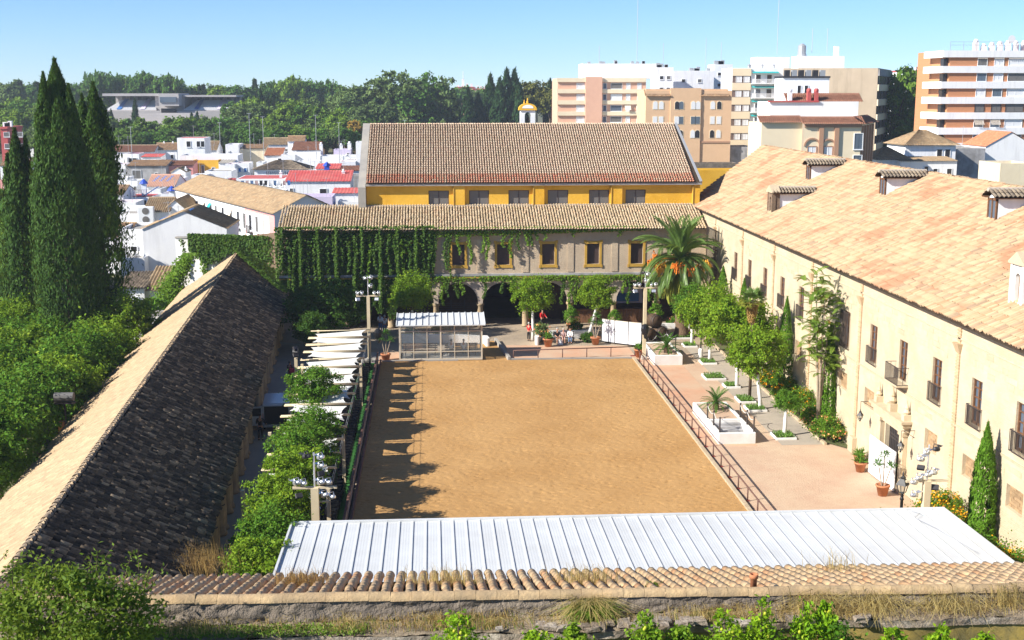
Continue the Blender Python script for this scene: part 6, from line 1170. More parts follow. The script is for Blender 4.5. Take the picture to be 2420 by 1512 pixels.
    for (u, v, w, hh) in chim:
        c = B(o); x = X0 + u * W_; y = Y + v * depth; zt = h + hh; c.box(x - w / 2, y - w / 2, h - 1.0, x + w / 2, y + w / 2, zt); c.box(x - w / 2 - .08, y - w / 2 - .08, zt, x + w / 2 + .08, y + w / 2 + .08, zt + .1); c.lathe((x, y, zt + .1), [(w * .3, 0), (w * .3, .25), (w * .45, .3), (w * .1, .45)], 6); c.build('chimney', MT['white_render'], t)
    for k in range(ant):
        c = B(o); x = X0 + W_ * R.uniform(.1, .9); y = Y + depth * R.uniform(.2, .8); zt = h + R.uniform(2, 4.5); c.tube([(x, y, h - .6), (x, y, zt)], .03, 4); c.bar((x - .6, y, zt - .2), (x + .6, y, zt - .2), .03)
        for q in (-.5, -.2, .1, .4): c.bar((x + q, y - .25, zt - .2), (x + q, y + .25, zt - .2), .02)
        c.build('aerial', MT['grey_metal'], t)
    return t, X0, X1, Y
W1 = ((.2, 1.0, .9, 1.2, 'pane_dark'), (.65, 1.0, .9, 1.2, 'pane_mid')); 
def ww(h, us, m='pane_dark', w=.9, hh=1.2, dz=2.4): return tuple((u, h - dz, w, hh, m) for u in us)
house('long white house with ribbed tile roof at the edge of the park trees', ZA, 20, 500, 157, 6.5, 9, roof=('gx', 'sheet_brown', 1.5), wins=ww(6.5, (.22, .62)), ant=2)
house('white house continuing the ribbed roof beside the red topped tower', ZA, 505, 712, 138, 6.8, 8, roof=('gx', 'sheet_warm', 1.6), wins=ww(6.8, (.3, .7)), chim=((.3, .5, .5, 1.6), (.7, .5, .5, 1.6)))
house('white tower house with flat red roof edge before the trees', ZA, 712, 966, 28, 11, 8, roof=('flat', 'red_paint', .1), wins=ww(11, (.33, .70, .84), 'pane_dark', 1.1, 1.5, 2.2), ant=1, par=.1)
house('white house with golden tiled roof right of the red topped tower', ZA, 800, 1080, 140, 7.5, 9, roof=('gx', 'sheet_gold', 2.0), wins=ww(7.5, (.45,), 'pane_dark', 1.0, .8, 1.9), ant=2)
house('plain white cube house between tiled roofs near the trees', ZA, 1160, 1282, 88, 9, 8, wins=ww(9, (.2,), 'pane_mid', .5, .3, 1.8))
house('broad pale lilac white wall house behind the yellow wall', ZA, 735, 1276, 188, 7.5, 8, 'white_render', wins=ww(7.5, (.2, .55)), ant=2, par=.7)
house('white house with wide dark openings under the ribbed roof', ZA, 225, 360, 175, 6.3, 7, roof=('flat', 'red_paint', 0), wins=ww(6.3, (.2, .5), 'pane_dark', 1.3, 1.4), ant=1)
house('white house with red sheet roof beside the wide dark openings', ZA, 378, 560, 205, 6.0, 6, roof=('lean', 'red_paint', .5), wins=ww(6, (.1, .55), 'pane_mid', 1.2, 1.2, 1.8))
house('bright yellow house wall with grey door among white houses', ZA, 862, 1095, 232, 6.6, 6, 'yellow_render', roof=('flat', 'red_paint', 0), wins=((.3, 3.3, .8, 2.2, 'pane_mid'), (.72, 3.6, .8, 1.4, 'pane_dark')), par=.3)
house('white wedge house right of the yellow wall', ZA, 1098, 1215, 262, 6.0, 8, roof=('lean', 'concrete', .6))
house('grey rendered house with ochre curtained doorway', ZA, 250, 608, 290, 5.8, 7, 'grey_render', roof=('lean', 'sheet_warm', 1.0), wins=((.12, 3.0, 2.0, 2.0, 'pane_mid'), (.7, 3.6, .8, .8, 'pane_dark')), ant=1)
house('low house with pinkish wall under tiled strip left of yellow wall', ZA, 610, 858, 285, 5.7, 6, 'pink_render', roof=('lean', 'sheet_brown', .8), wins=ww(5.7, (.2, .6), 'pane_mid'))
house('small white gabled hut with rusty roof', ZA, 660, 792, 345, 5.0, 6, roof=('gy', 'sheet_gold', .9), wins=((.55, 3.4, .8, 1.0, 'pane_mid'),), chim=((.95, .2, .5, .6),))
house('white box house with flat roof left of the red terrace', ZA, 970, 1216, 335, 5.8, 8, roof=('flat', 'concrete', 0), par=.3, wins=((.8, 4.2, .4, .3, 'pane_dark'),))
th, X0, X1, Y = house('house with peach roof and three dark skylights', ZA, 430, 690, 478, 4.6, 11, roof=('gx', 'salmon', 1.8), wins=ww(4.6, (.7,), 'pane_dark', .8, 1, 1.8))
for k in range(3):
    b = B(th.location); x = X0 + (X1 - X0) * (.12 + .24 * k); b.add([(x, Y + 2.2, 5.45), (x + .5, Y + 2.2, 5.45), (x + 1.1, Y + 4.8, 6.3), (x + .6, Y + 4.8, 6.3)], [(0, 1, 2, 3)]); b.add([(x, Y + 2.2, 5.3), (x + .5, Y + 2.2, 5.3), (x + .5, Y + 2.2, 5.45), (x, Y + 2.2, 5.45)], [(0, 1, 2, 3)]); b.build('skylight', MT['blue'], th)
th, X0, X1, Y = house('house with brown railed terrace and tilted solar panel', ZA, 170, 480, 575, 4.2, 8, roof=('flat', 'red_paint', 0), wins=ww(4.2, (.2, .6), 'pane_dark', 1.4, 1.2, 1.7), par=.15)
b = B(th.location); b.obox(((X0 + X1) / 2 + 2.2, Y + 2.5, 5.0), (1.2, 0, .75), (0, .7, 0), (-.03, 0, .05)); b.build('solar_panel', MT['blue'], th); b = B(th.location)
for x in np.arange(X0, X1, .28): b.box(x, Y + .1, 4.2, x + .04, Y + .14, 5.4)
b.box(X0, Y + .1, 5.4, X1, Y + .15, 5.45); b.build('terrace_railing', MT['brown_rail'], th)
house('white walled patio under a white slatted pergola beside the tallest cypress', ZA, 160, 405, 735, 4.0, 9, wins=ww(4, (.3,), 'pane_dark', 1, 1.2, 2.2), par=.9, ant=1)
pg = thing('pergola', 'white slatted pergola on the patio roof right of the tallest cypress', 'pergola', (-49, 172, 4)); (a0, c0) = ZA(175, 690); q0 = G(a0, c0, 5.2)
pg.location = (q0[0], q0[1], 3.4)
for k in range(7): b = B(); b.box(0, k * .8, 1.8, 9, k * .8 + .18, 1.95); b.build('slat', MT['white_render'], pg)
for x in (0.1, 8.8):
    for y in (0, 4.9): b = B(); b.box(x, y, 0, x + .15, y + .15, 1.8); b.build('post', MT['white_render'], pg)
th, X0, X1, Y = house('white house with large rooftop air conditioner and tiled roof', ZA, 405, 640, 712, 5.2, 9, roof=('gx', 'sheet_gold', 1.6), wins=ww(5.2, (.15,), 'pane_mid', .6, .8))
b = B(th.location); b.bbox(X1 - 4.2, Y - .9, 3.6, X1 - 2.0, Y - .1, 6.0, .05); ac = b.build('air_conditioner', MT['shutter'], th)
for z in (4.2, 5.4): b = B(th.location); b.lathe((X1 - 3.1, Y - .94, z), [(.48, 0), (.48, .03)], 14, 'y'); b.lathe((X1 - 3.1, Y - .96, z), [(.15, 0), (.15, .03)], 8, 'y'); b.build('fan', MT['pane_mid'], ac)
house('white gabled house right of the air conditioner', ZA, 600, 790, 690, 5.4, 10, roof=('gy', 'sheet_gold', 1.3), ant=1)
th, X0, X1, Y = house('big white gabled house with blue solar panel on its tiled roof', ZC, 236, 905, 268, 6.3, 9, roof=('gy', 'sheet_gold', 2.0), wins=(), ant=2)
b = B(th.location); b.obox((X0 + (X1 - X0) * .36, Y + 2.6, 7.75), (1.9, .0, .62), (.0, 1.0, .0), (-.03, 0, .06)); b.build('solar_panel', MT['blue'], th)
house('white house with a single dark window right of the cypresses', ZC, 45, 236, 272, 5.8, 8, wins=((.45, 2.6, .9, 1.2, 'pane_dark'),), par=.4)
house('low white terrace below the single dark window', ZC, 60, 252, 500, 3.2, 6, wins=(), par=.6)
house('small hut with ribbed tile roof beside the hanging ivy', ZC, 262, 425, 758, 2.3, 6, roof=('lean', 'sheet_gold', 1.6))
house('crumbling white garden house right of the cypresses', ZC, 20, 250, 745, 2.6, 7, roof=('lean', 'sheet_black', .7), wins=((.6, .8, .6, 1.0, 'pane_mid'),))
# garden walls by the portico end
def wall(label, a, b_, h0, h1, m, w=.4, name='garden_wall', cop=None):
    a = np.array(a[:2]); b_ = np.array(b_[:2]); t = thing(name, label, 'wall', (a[0], a[1], 0)); o = t.location; d = b_ - a; L = np.linalg.norm(d); d /= L; s = np.array((-d[1], d[0])) * w / 2; B_ = B(o)
    P = [a - s, b_ - s, b_ + s, a + s]; hs = [h0, h1, h1, h0]; B_.add([(p[0], p[1], 0) for p in P] + [(p[0], p[1], h) for p, h in zip(P, hs)], [(0, 3, 2, 1), (4, 5, 6, 7), (0, 1, 5, 4), (1, 2, 6, 5), (2, 3, 7, 6), (3, 0, 4, 7)]); B_.build('masonry', MT[m], t)
    if cop: c = B(o); s2 = s * 1.4; P = [a - s2, b_ - s2, b_ + s2, a + s2]; c.add([(p[0], p[1], h + .003) for p, h in zip(P, hs)] + [(p[0], p[1], h + .16) for p, h in zip(P, hs)], [(0, 3, 2, 1), (4, 5, 6, 7), (0, 1, 5, 4), (1, 2, 6, 5), (2, 3, 7, 6), (3, 0, 4, 7)]); c.build('coping', MT[cop], t)
    return t
wall('white garden wall with dark coping left of the portico', G(250, 808, 0), G(470, 800, 0), 2.5, 2.5, 'whitewash', .5, cop='concrete')
q = V(416, 544, 127); q2 = V(660, 535, 124); wall('peeling white wall half covered by hanging ivy', (q[0], 127), (V(575, 540, 125)[0], 125), 7.2, 7.4, 'whitewash', .5, cop='concrete')
wall('weathered old brick wall joining the ivy and arcaded building', (V(575, 530, 125)[0], 125), (-14.0, 122), 7.6, 8.4, 'old_brick', .6)
wall('ruined red brick wall under the white ivy wall', (V(405, 660, 121)[0], 121), (V(545, 640, 119.5)[0], 119.5), 3.0, 3.3, 'old_brick', .5)
def ivy_w(n):
    x = NR.uniform(V(445, 560, 126)[0], -15.2, n); f = (x - x.min()) / (x.max() - x.min()); low = 5.9 - 1.2 * np.abs(np.sin(f * 7)) - 1.8 * (f > .62); z = NR.uniform(0, 1, n) ** .7 * (7.75 - low) + low; return np.stack([x, 126.3 - f * 3.2 - NR.uniform(.1, .6, n), z], 1), NR.normal(0, .6, (n, 3)) + np.array((-.2, -1, .5))
ivy_sheet('dark ivy draped over the white wall behind the portico', ivy_w, 7000, .28, 'ivy_leaf', strands=[(-25.5, 126.1, 7.2, 3.5, .15, 150), (-23.2, 125.8, 7.0, 2.8, .3, 420), (-21, 125.6, 7, 3.5, .35, 420), (-20, 125.4, 7, 2.6, .4, 500)])
def ivy_v(n):
    z = NR.uniform(.3, 6.2, n); c = V(400, 650, 120)[0]; x = c + (z - 3.2) * .55 * (z > 3.2) + NR.normal(0, 1, n) * (1.0 - .11 * z); return np.stack([x, 120 + (z - 3) * .6 * (z > 3) + NR.normal(0, .5, n), z], 1), NR.normal(0, .7, (n, 3)) + np.array((-.4, -1, .5))
ivy_sheet('bright green column of creeper climbing left of the portico ridge', ivy_v, 5200, .26, 'ivy_light')
shrub('spiky green plants behind the white garden wall', (V(365, 720, 118)[0], 118, 1.2), [((0, 0, .4), (1.3, .6, .6))], 500, .5, 'grass', name='garden_plant')
# long row house running diagonally
def row_house():
    a = np.array(G(415, 445, 7)[:2]); b_ = np.array(G(648, 502, 7)[:2]); d = b_ - a; L = np.linalg.norm(d); d /= L; n = np.array((d[1], -d[0])); n = n if n[1] < 0 or n[0] < 0 else -n; back = -n; dep = 8.5
    ang = atan2(d[1], d[0]); t = thing('row_house', 'long white row house with sandy tiled roof and many balconies', 'house', (a[0], a[1], 0), ang)
    # local: x along the front, y to the back
    b = B(); b.add([(0, 0, 0), (L, 0, 0), (L, dep, 0), (0, dep, 0), (0, 0, 7), (L, 0, 7), (L, dep, 7), (0, dep, 7), (0, dep / 2, 9), (L, dep / 2, 9)], [(0, 1, 5, 4), (2, 3, 7, 6), (1, 2, 6, 9, 5), (3, 0, 4, 8, 7)]); b.build('wall', MT['white_render'], t)
    b = B(); b.box(L * .74, -.02, 0, L - .02, -.003, 6.6); b.build('pink_trim', MT['pink_render'], t)
    for k in range(4): b = B(); b.box(L * .755 + k * 2.4, -.04, .4, L * .755 + k * 2.4 + 1.9, -.022, 6.3); b.build('white_panel', MT['white_render'], t)
    e = np.array((0, dep / 2, 2.0)); Lv = np.linalg.norm(e); wave_roof('roof', (-.3, -.45, 6.8), (1, 0, 0), e, L + .6, Lv + .45, .3, MT['sheet_gold'], t); e = np.array((0, -dep / 2, 2.0)); wave_roof('roof', (-.3, dep + .3, 6.87), (1, 0, 0), e, L + .6, Lv + .3, .3, MT['sheet_gold'], t)
    xs = [2.5, 5.0, 7.0, 9.0, 11.2, 14.5, 17.6, 20.4, 23.6, 27.0, 30.4, 33.0, 35.6, 38.2]
    for k, x in enumerate(xs):
        if x > L - 2: break
        win(t, (0, 0, 0), x, 3.8, 1.1, 2.2, ('pane_dark', 'pane_mid')[k % 2], 'shutter', 'y', -.045 if x > L * .74 else 0)
        if k % 2 == 0: b = B(); b.box(x - .2, -.5, 3.5, x + 1.3, -.05, 3.6); [b.box(x - .2 + j * .16, -.5, 3.6, x - .17 + j * .16, -.47, 4.5) for j in range(10)]; b.box(x - .2, -.51, 4.5, x + 1.3, -.46, 4.55); b.build('balcony', MT['iron'], t)
        if k in (5, 6, 9): b = B(); b.add([(x - .1, -.02, 6.1), (x + 1.2, -.02, 6.1), (x + 1.2, -.75, 5.0 if k != 9 else 4.2), (x - .1, -.75, 5.0 if k != 9 else 4.2)], [(0, 1, 2, 3)]); b.build('awning', MT['teal'] if k == 6 else MT['awning'], t)
        win(t, (0, 0, 0), x + .1, .8, 1.0, 1.6, 'pane_dark', 'shutter', 'y', -.045 if x > L * .74 else 0)
row_house()
house('cream house with plain wall and small tiled top behind the red roof', ZB, 125, 378, 85, 7.8, 8, 'cream_render', roof=('lean', 'sheet_warm', .8), ant=2)
house('white house with pale ribbed roof and corner chimney before the trees', ZB, 362, 628, 44, 8.0, 8, roof=('gx', 'sheet_gold', 1.6), wins=ww(8, (.15, .75), 'pane_mid', 1.0, .8, 1.9), chim=((1.0, .2, .6, 1.3),), ant=1)
house('small white house with tiled roof close to the park trees', ZB, 600, 760, 12, 9.5, 6, roof=('gx', 'sheet_warm', 1.2), wins=ww(9.5, (.3, .6), 'pane_dark', 1.1, 1.6, 2.0))
house('white house with bright orange sloping tiled roof', ZB, 378, 545, 150, 6.4, 7, roof=('lean', 'sheet_red', 1.6), wins=ww(6.4, (.75,), 'pane_dark', 1, 1, 1.6))
house('white stepped house with broad plain walls', ZB, 538, 668, 140, 6.8, 7); house('taller white block of the stepped house', ZB, 670, 915, 112, 7.4, 7, par=.9, ant=1)
house('brown roofed house with tall white chimney behind the white block', ZB, 640, 905, 100, 7.6, 8, roof=('lean', 'sheet_brown', 1.8), chim=((1.05, .1, .8, 1.4),))
house('lilac house with dark doorway at the end of the trees', ZB, 1040, 1205, 92, 7.8, 6, 'lilac_render', roof=('flat', 'concrete', 0), wins=((.75, 5.4, .7, 1.6, 'pane_dark'),), chim=((.9, .3, .9, 1.4), (.4, .5, .7, .9)))
house('low pale house behind the blue chimney', ZB, 905, 1240, 155, 6.6, 8, 'white_render', par=.6, ant=2)
house('tall white house touching the barn parapet', ZB, 1252, 1345, 20, 11, 6, par=.4)
house('white house with framed terrace opening next to the barn', ZB, 1140, 1345, 158, 7.2, 8, wins=((.1, 5.2, 2.4, 1.4, 'tan_trim'), (.7, 5.6, .5, .8, 'pane_mid')), par=.5)
th, X0, X1, Y = house('long house with dark hipped roof over pierced white wall', ZB, 280, 795, 286, 6.0, 9, roof=('hip', 'sheet_black', 1.7), over=.5)
for k in range(3):
    x = X0 + (X1 - X0) * (.22 + .23 * k); b = B(th.location)
    for i in range(8):
        for j in range(3): b.box(x + i * .42, Y - .02, 4.7 + j * .36, x + i * .42 + .26, Y - .003, 4.9 + j * .36)
    b.build('pierced_panel', MT['pane_dark'], th)
house('white house with long red flat roof and row of tiny windows', ZB, 108, 572, 372, 5.4, 11, roof=('flat', 'red_paint', 0), wins=tuple((u, 3.9, .5, .7, 'pane_mid') for u in (.08, .18, .3, .42, .54, .66, .78, .9)), par=.06, chim=((.88, .3, .5, .9),), ant=2)
th, X0, X1, Y = house('pale blue house with ribbed red roof and dark window', ZB, 578, 1200, 398, 5.4, 9, roof=('lean', 'red_paint', 1.5), wins=((.52, 2.6, 1.5, 1.5, 'pane_dark'), (.06, 2.8, .8, 1.4, 'pane_mid')), chim=((.86, .7, .6, 1.4),), ant=3)
house('small white box house with red roof in front of the lilac wall', ZB, 1030, 1315, 512, 4.4, 6, roof=('lean', 'red_paint', .5), wins=((.72, 2.2, 1.0, 1.1, 'shutter_brown'),))
house('lilac walled terrace above the golden arcade roof', ZB, 500, 1028, 545, 4.6, 7, 'lilac_render', par=1.2, ant=4)
house('pale blue low wall beside the barn corner', ZB, 1080, 1345, 590, 3.6, 6, 'white_render', par=.8, ant=2)
house('white house with pinkish red roofs behind the ribbed red roof', ZB, 870, 1095, 278, 6.2, 7, roof=('lean', 'red_paint', .7), wins=ww(6.2, (.2, .6), 'pane_mid', .7, 1)); house('white house with brownish flat roof near the barn', ZB, 968, 1280, 298, 5.9, 8, roof=('lean', 'sheet_brown', .6), wins=ww(5.9, (.1, .3), 'pane_mid', .7, 1))
house('grey parapet house beside the barn', ZB, 1170, 1345, 345, 5.6, 7, 'grey_render', par=.5); house('curved white parapet terrace above the end of the row house', ZB, 290, 572, 492, 4.8, 5, par=.9)
house('white walled terrace under the line of coloured laundry', ZB, 95, 300, 455, 4.9, 6, roof=('flat', 'red_paint', 0), par=.9, wins=ww(4.9, (.3, .7), 'pane_mid', .7, .9)); house('red tiled small lean-to by the red terrace', ZB, 0, 60, 385, 5.2, 6, 'red_paint', par=.3)
house('house with cream end wall behind the curved parapet', ZB, 480, 560, 600, 4.2, 7, 'cream_render', par=.3)
for k, (zf, xl, xr, yt, h, l) in enumerate(((ZA, 108, 250, 398, 5.0, 'white terrace parapet left of the peach roof'), (ZA, 250, 345, 425, 4.8, 'small white house below the grey doorway house'), (ZA, 130, 232, 270, 6.0, 'white house left of the grey doorway house'), (ZA, 485, 560, 500, 4.6, 'narrow white house right of the solar panel'), (ZA, 690, 760, 405, 5.2, 'white chimney house above the row house roof'), (ZA, 845, 975, 372, 5.4, 'low white wall house under the yellow wall'),
        (ZB, 0, 92, 232, 6.2, 'white box house farthest left of the hipped roof'), (ZB, 96, 232, 222, 6.3, 'white flat house with grey roof left of the hipped roof'), (ZB, 800, 880, 300, 6.0, 'plain white house right of the hipped roof'), (ZB, 690, 905, 205, 6.6, 'long white parapet behind the hipped roof'), (ZB, 300, 365, 215, 6.4, 'white house with tiny windows behind the hipped roof'), (ZB, 1100, 1250, 205, 6.9, 'pale white house left of the framed terrace'), (ZA, 560, 660, 545, 4.6, 'white house behind the blue tiled chimney'), (ZA, 120, 330, 625, 4.2, 'white terrace just below the railed terrace right of cypress'))):
    house(l, zf, xl, xr, yt, h, 6, wins=ww(h, (.2, .6), R.choice(('pane_dark', 'pane_mid', 'blue')), .7, 1.0, 2.0), par=R.uniform(.3, .9), ant=k % 2, roof=('flat', R.choice(('concrete', 'red_paint', 'concrete')), 0))
# washing on the terrace
t = thing('washing_line', 'washing line of coloured clothes on the terrace of the red roofed house', 'washing line', (0, 0, 0)); a = ZB(110, 395); q = G(a[0], a[1], 6.2); t.location = (q[0], q[1], 4.4)
b = B(); b.tube([(0, 0, 0), (0, 0, 2)], .04, 5); b.tube([(10, 0, 0), (10, 0, 2)], .04, 5); b.tube([(0, 0, 1.9), (10, 0, 1.9)], .015, 4); b.build('line', MT['grey_metal'], t)
for k in range(11): b = B(); x = .8 + k * .82; h_ = R.uniform(.6, 1.1); b.add([(x, 0, 1.9), (x + .55, 0, 1.9), (x + .5, .08, 1.9 - h_), (x + .05, -.05, 1.9 - h_)], [(0, 1, 2, 3)]); b.build('garment', MT[R.choice(('cloth_white', 'cloth_pink', 'jeans', 'blue', 'cloth_black', 'cloth_floral'))], t)
for k, (zx, zy) in enumerate(((405, 440), (665, 505))):
    a = ZA(zx, zy); q = G(a[0], a[1], 6.4); t = thing('tiled_chimney', ('blue tiled chimney cap left of the skylights', 'blue tiled chimney cap beside the row house')[k], 'chimney', (q[0], q[1], 0)); b = B(); b.box(-.4, -.4, 0, .4, .4, 6.2); b.build('shaft', MT['white_render'], t); b = B(); b.lathe((0, 0, 6.2), [(.8, 0), (.5, .4), (.08, .8)], 8); b.build('cap', MT['blue_tile'], t)
a = ZB(975, 210); q = G(a[0], a[1], 8); t = thing('tiled_chimney', 'bright blue little turret chimney on the low pale house', 'chimney', (q[0], q[1], 0)); b = B(); b.box(-.5, -.5, 0, .5, .5, 7.2); b.build('shaft', MT['blue_tile'], t); b = B(); b.lathe((0, 0, 7.2), [(.9, 0), (.6, .35), (.1, .8)], 4); b.build('cap', MT['blue_tile'], t)
# ---- glimpses left of the cypresses and filler rows
for k, (xl, xr, yt, h, l) in enumerate(((0, 60, 392, 5, 'white house glimpsed left of the cypresses'), (0, 40, 425, 5, 'red walled house glimpsed at the left edge'), (62, 95, 330, 6, 'pale house glimpsed between cypress and trees'), (232, 300, 372, 5.5, 'white house peeping out right of cypress'), (225, 290, 460, 5, 'white terrace house right of the cypress'), (250, 330, 505, 4.4, 'low white house right of cypress above the railed terrace'), (235, 300, 560, 4.6, 'plain white house half hidden by the cypress'))):
    house(l, ZI, xl, xr, yt, h, 9, 'white_render' if k != 1 else 'pink_render', wins=ww(h, (.2, .6)), roof=('flat', 'concrete', 0) if k % 2 else ('gx', 'sheet_warm', 1.2))
# ================================================================ right side of the town
house('plain white block house behind the end of the barn', ZD, 265, 390, 148, 11.5, 8, roof=('flat', 'red_paint', 0), par=.15, ant=2); house('white block with single small window behind the barn roof', ZD, 390, 758, 150, 11.6, 9, roof=('flat', 'red_paint', 0), wins=((.1, 9.0, .8, 1.5, 'pane_mid'),), par=.15, ant=3); house('white block with no window, right of the single window block', ZD, 758, 950, 150, 11.6, 9, roof=('flat', 'red_paint', 0), par=.15, ant=1)
house('large pale grey warehouse wall beside the barn verge', ZD, 282, 832, 372, 9.2, 10, 'grey_render', par=.5, ant=2); house('low white terrace house with red roof behind the grey wall', ZD, 262, 632, 318, 9.8, 7, roof=('lean', 'red_paint', .5), wins=ww(9.8, (.45, .65), 'pane_mid', 1.2, .6, 1.4))
house('stained concrete wall enclosure beside the yellow wall', ZD, 345, 700, 502, 8.8, 4, 'rough_grey', par=.9); house('short yellow wall linking barn and palace wing', ZI, 1645, 1760, 402, 13.0, 4, 'yellow_render', par=.3, name='yellow_wall', cat='wall')
house('white terrace house with plain parapet above the palace roof', ZD, 905, 1150, 305, 10.5, 8, par=.9); house('white house with plain high wall above the palace roof', ZD, 850, 1230, 216, 13, 9, roof=('flat', 'concrete', 0), par=.9); house('little white house end with dark lean-to roof', ZD, 1222, 1360, 250, 13, 6, roof=('lean', 'sheet_black', .8), wins=ww(13, (.2, .5, .8), 'pane_mid', .5, 1.2, 2.6))
house('white villa with golden hipped roof and two tall dark windows', ZE, 1345, 1780, 1042, 12.5, 9, roof=('hip', 'sheet_gold', 2.6), wins=((.62, 9.5, 1.1, 2.4, 'pane_dark'), (.78, 9.5, 1.1, 2.4, 'pane_dark')), over=.6); house('low wing of the villa with three small dark windows', ZE, 1300, 1790, 1178, 10.2, 5, roof=('lean', 'sheet_gold', .5), wins=((.42, 8.0, .8, 1.4, 'pane_dark'), (.58, 7.6, .9, 1.4, 'pane_dark'), (.82, 7.6, 1, 1.4, 'pane_dark')))
house('left wing of the villa with hipped golden roof', ZE, 1090, 1370, 1165, 10.4, 7, roof=('hip', 'sheet_gold', 2.0), over=.5); house('grey cement wall house right of the villa', ZE, 1788, 2035, 1066, 11.8, 9, 'grey_render', par=.2, ant=1); house('big white gabled house at the right edge under the brick tower', ZE, 2036, 2460, 1050, 12.0, 10, roof=('gy', 'sheet_red', 2.6)); house('pale yellow low house at right edge above the palace roof', ZE, 2165, 2460, 1195, 10.4, 8, 'cream_render', par=.5)
# ---- apartment blocks
def grid(t, o, x0, x1, z0, fl, n, spec, Y, fh=3.0):
    for f in range(n):
        for (u, w, h, m) in spec: win(t, o, x0 + u * (x1 - x0), z0 + f * fh + .9, w, h, m if not callable(m) else m(f), 'shutter', 'y', Y, .08)
def rc(*a): return lambda f: R.choice(a)
def block(label, zf, xl, xr, yt, Y, depth, wall, fh=3.0, nvis=5, rz=0, cat='apartment block'):
    (a, yt2), (c, _) = zf(xl, yt), zf(xr, yt); p = V(a, yt2, Y); q = V(c, yt2, Y); return p[0], q[0], p[2]
def apt1():
    X0, X1, Zt = block('', ZF, 500, 1262, 458, 340, 14, ''); o = ((X0 + X1) / 2, 340, 0); t = thing('apartment_block', 'salmon brick apartment block with cream balcony bands', 'apartment block', o); b = B(o); b.box(X0, 340, 0, X1, 356, Zt - .1); b.build('wall', MT['salmon'], t); W_ = X1 - X0; fh = 3.02
    for k in range(6): z = Zt - 1.1 - k * fh; b = B(o); b.box(X0 - .4, 339.5, z, X1 - .02, 340.02, z + 1.1); b.build('balcony_band', MT['band_cream'], t)
    b = B(o); b.box(X0 + W_ * .31, 338.9, 0, X0 + W_ * .497, 340, Zt + .3); b.build('stair_tower', MT['salmon'], t)
    for k in range(5):
        z = Zt - fh * (k + 1) + .05
        for u, w, m in ((.21, 2.3, 'shutter'), (.51, 1.1, 'pane'), (.60, 3.2, rc('shutter', 'pane', 'pane_mid')(0)), (.775, 1.2, 'shutter'), (.90, 1.2, 'shutter')): win(t, o, X0 + u * W_, z, w, 1.65, m, 'shutter', 'y', 340, .1)
        if k == 2:
            for u in (.76, .89): b = B(o); x = X0 + u * W_; b.add([(x, 339.9, z + 1.8), (x + 1.7, 339.9, z + 1.8), (x + 1.7, 338.9, z + .4), (x, 338.9, z + .4)], [(0, 1, 2, 3)]); b.build('awning', MT['awning'], t)
    b = B(o); b.box(X0 + W_ * .31, 346, Zt - .1, X1 + 4.2, 356, Zt + 4.0); b.build('penthouse', MT['white_render'], t)
    for k in range(9): b = B(o); x = X0 + W_ * R.uniform(.33, 1.1); b.box(x, 347, Zt + 4, x + .8, 348, Zt + R.uniform(4.5, 5.0)); b.build('rooftop_unit', MT['grey_metal'], t)
    for u, h in ((.52, 9), (.96, 24)): b = B(o); x = X0 + u * W_; b.tube([(x, 350, Zt + 4), (x, 350, Zt + (h if h < 20 else 22))], .07, 4); b.build('aerial', MT['grey_metal'], t)
apt1()
def apt2():
    X0, X1, Zt = block('', ZF, 1262, 2005, 545, 285, 14, ''); o = ((X0 + X1) / 2, 285, 0); t = thing('apartment_block', 'apricot orange apartment block with arched windows and tiled corners', 'apartment block', o); W_ = X1 - X0; b = B(o)
    ops = []
    b.box(X0, 285, 0, X1, 297, Zt - .6); b.build('wall', MT['orange_wall'], t)
    for u0, u1 in ((.0, .285), (.64, .955)):
        e = np.array((0, 1.7, 1.55)); b = B(o); b.box(X0 + u0 * W_, 285.2, Zt - .65, X0 + u1 * W_, 288.5, Zt - .2); b.build('attic', MT['orange_wall'], t); wave_roof('corner_roof', (X0 + u0 * W_ - .3, 284.5, Zt - 1.9), (1, 0, 0), e, (u1 - u0) * W_ + .6, np.linalg.norm(e), .3, MT['sheet_warm'], t, o)
    b = B(o); b.box(X0 + .285 * W_, 284.7, 0, X0 + .64 * W_, 285.01, Zt + .0); b.build('central_bay', MT['orange_wall'], t)
    for k, dz in enumerate((3.0, 6.4, 9.6)):
        for j, u in enumerate((.085, .155, .335, .385, .525, .58, .755, .83)):
            y = 284.7 if .285 < u < .64 else 285; z = Zt - dz - 1.9; x = X0 + u * W_; w = 1.05; h = 1.9; n = 8; f = B(o); pts = [(x - .1, y - .06, z), (x + w + .1, y - .06, z), (x + w + .1, y - .06, z + h - .5)] + ([(x + w / 2 + (w / 2 + .1) * cos(pi * i / n), y - .06, z + h - .5 + .6 * sin(pi * i / n)) for i in range(1, n)] if k != 1 else [(x + w + .1, y - .06, z + h), (x - .1, y - .06, z + h)]) + [(x - .1, y - .06, z + h - .5)]
            f.extr(pts, (0, .06, 0)); fo = f.build('window', MT['band_cream'], t); p = B(o); pts2 = [(x + w / 2 + (q[0] - x - w / 2) * .8, y - .08, z + .1 + (q[2] - z) * .88) for q in pts]; p.extr(pts2, (0, .02, 0)); p.build('pane', MT[R.choice(('shutter', 'shutter', 'pane', 'pane_dark'))], fo)
    b = B(o); b.box(X0, 284.85, Zt - 12.6, X1, 285.0, Zt - 12.2); b.build('cornice', MT['tan_trim'], t)
apt2()
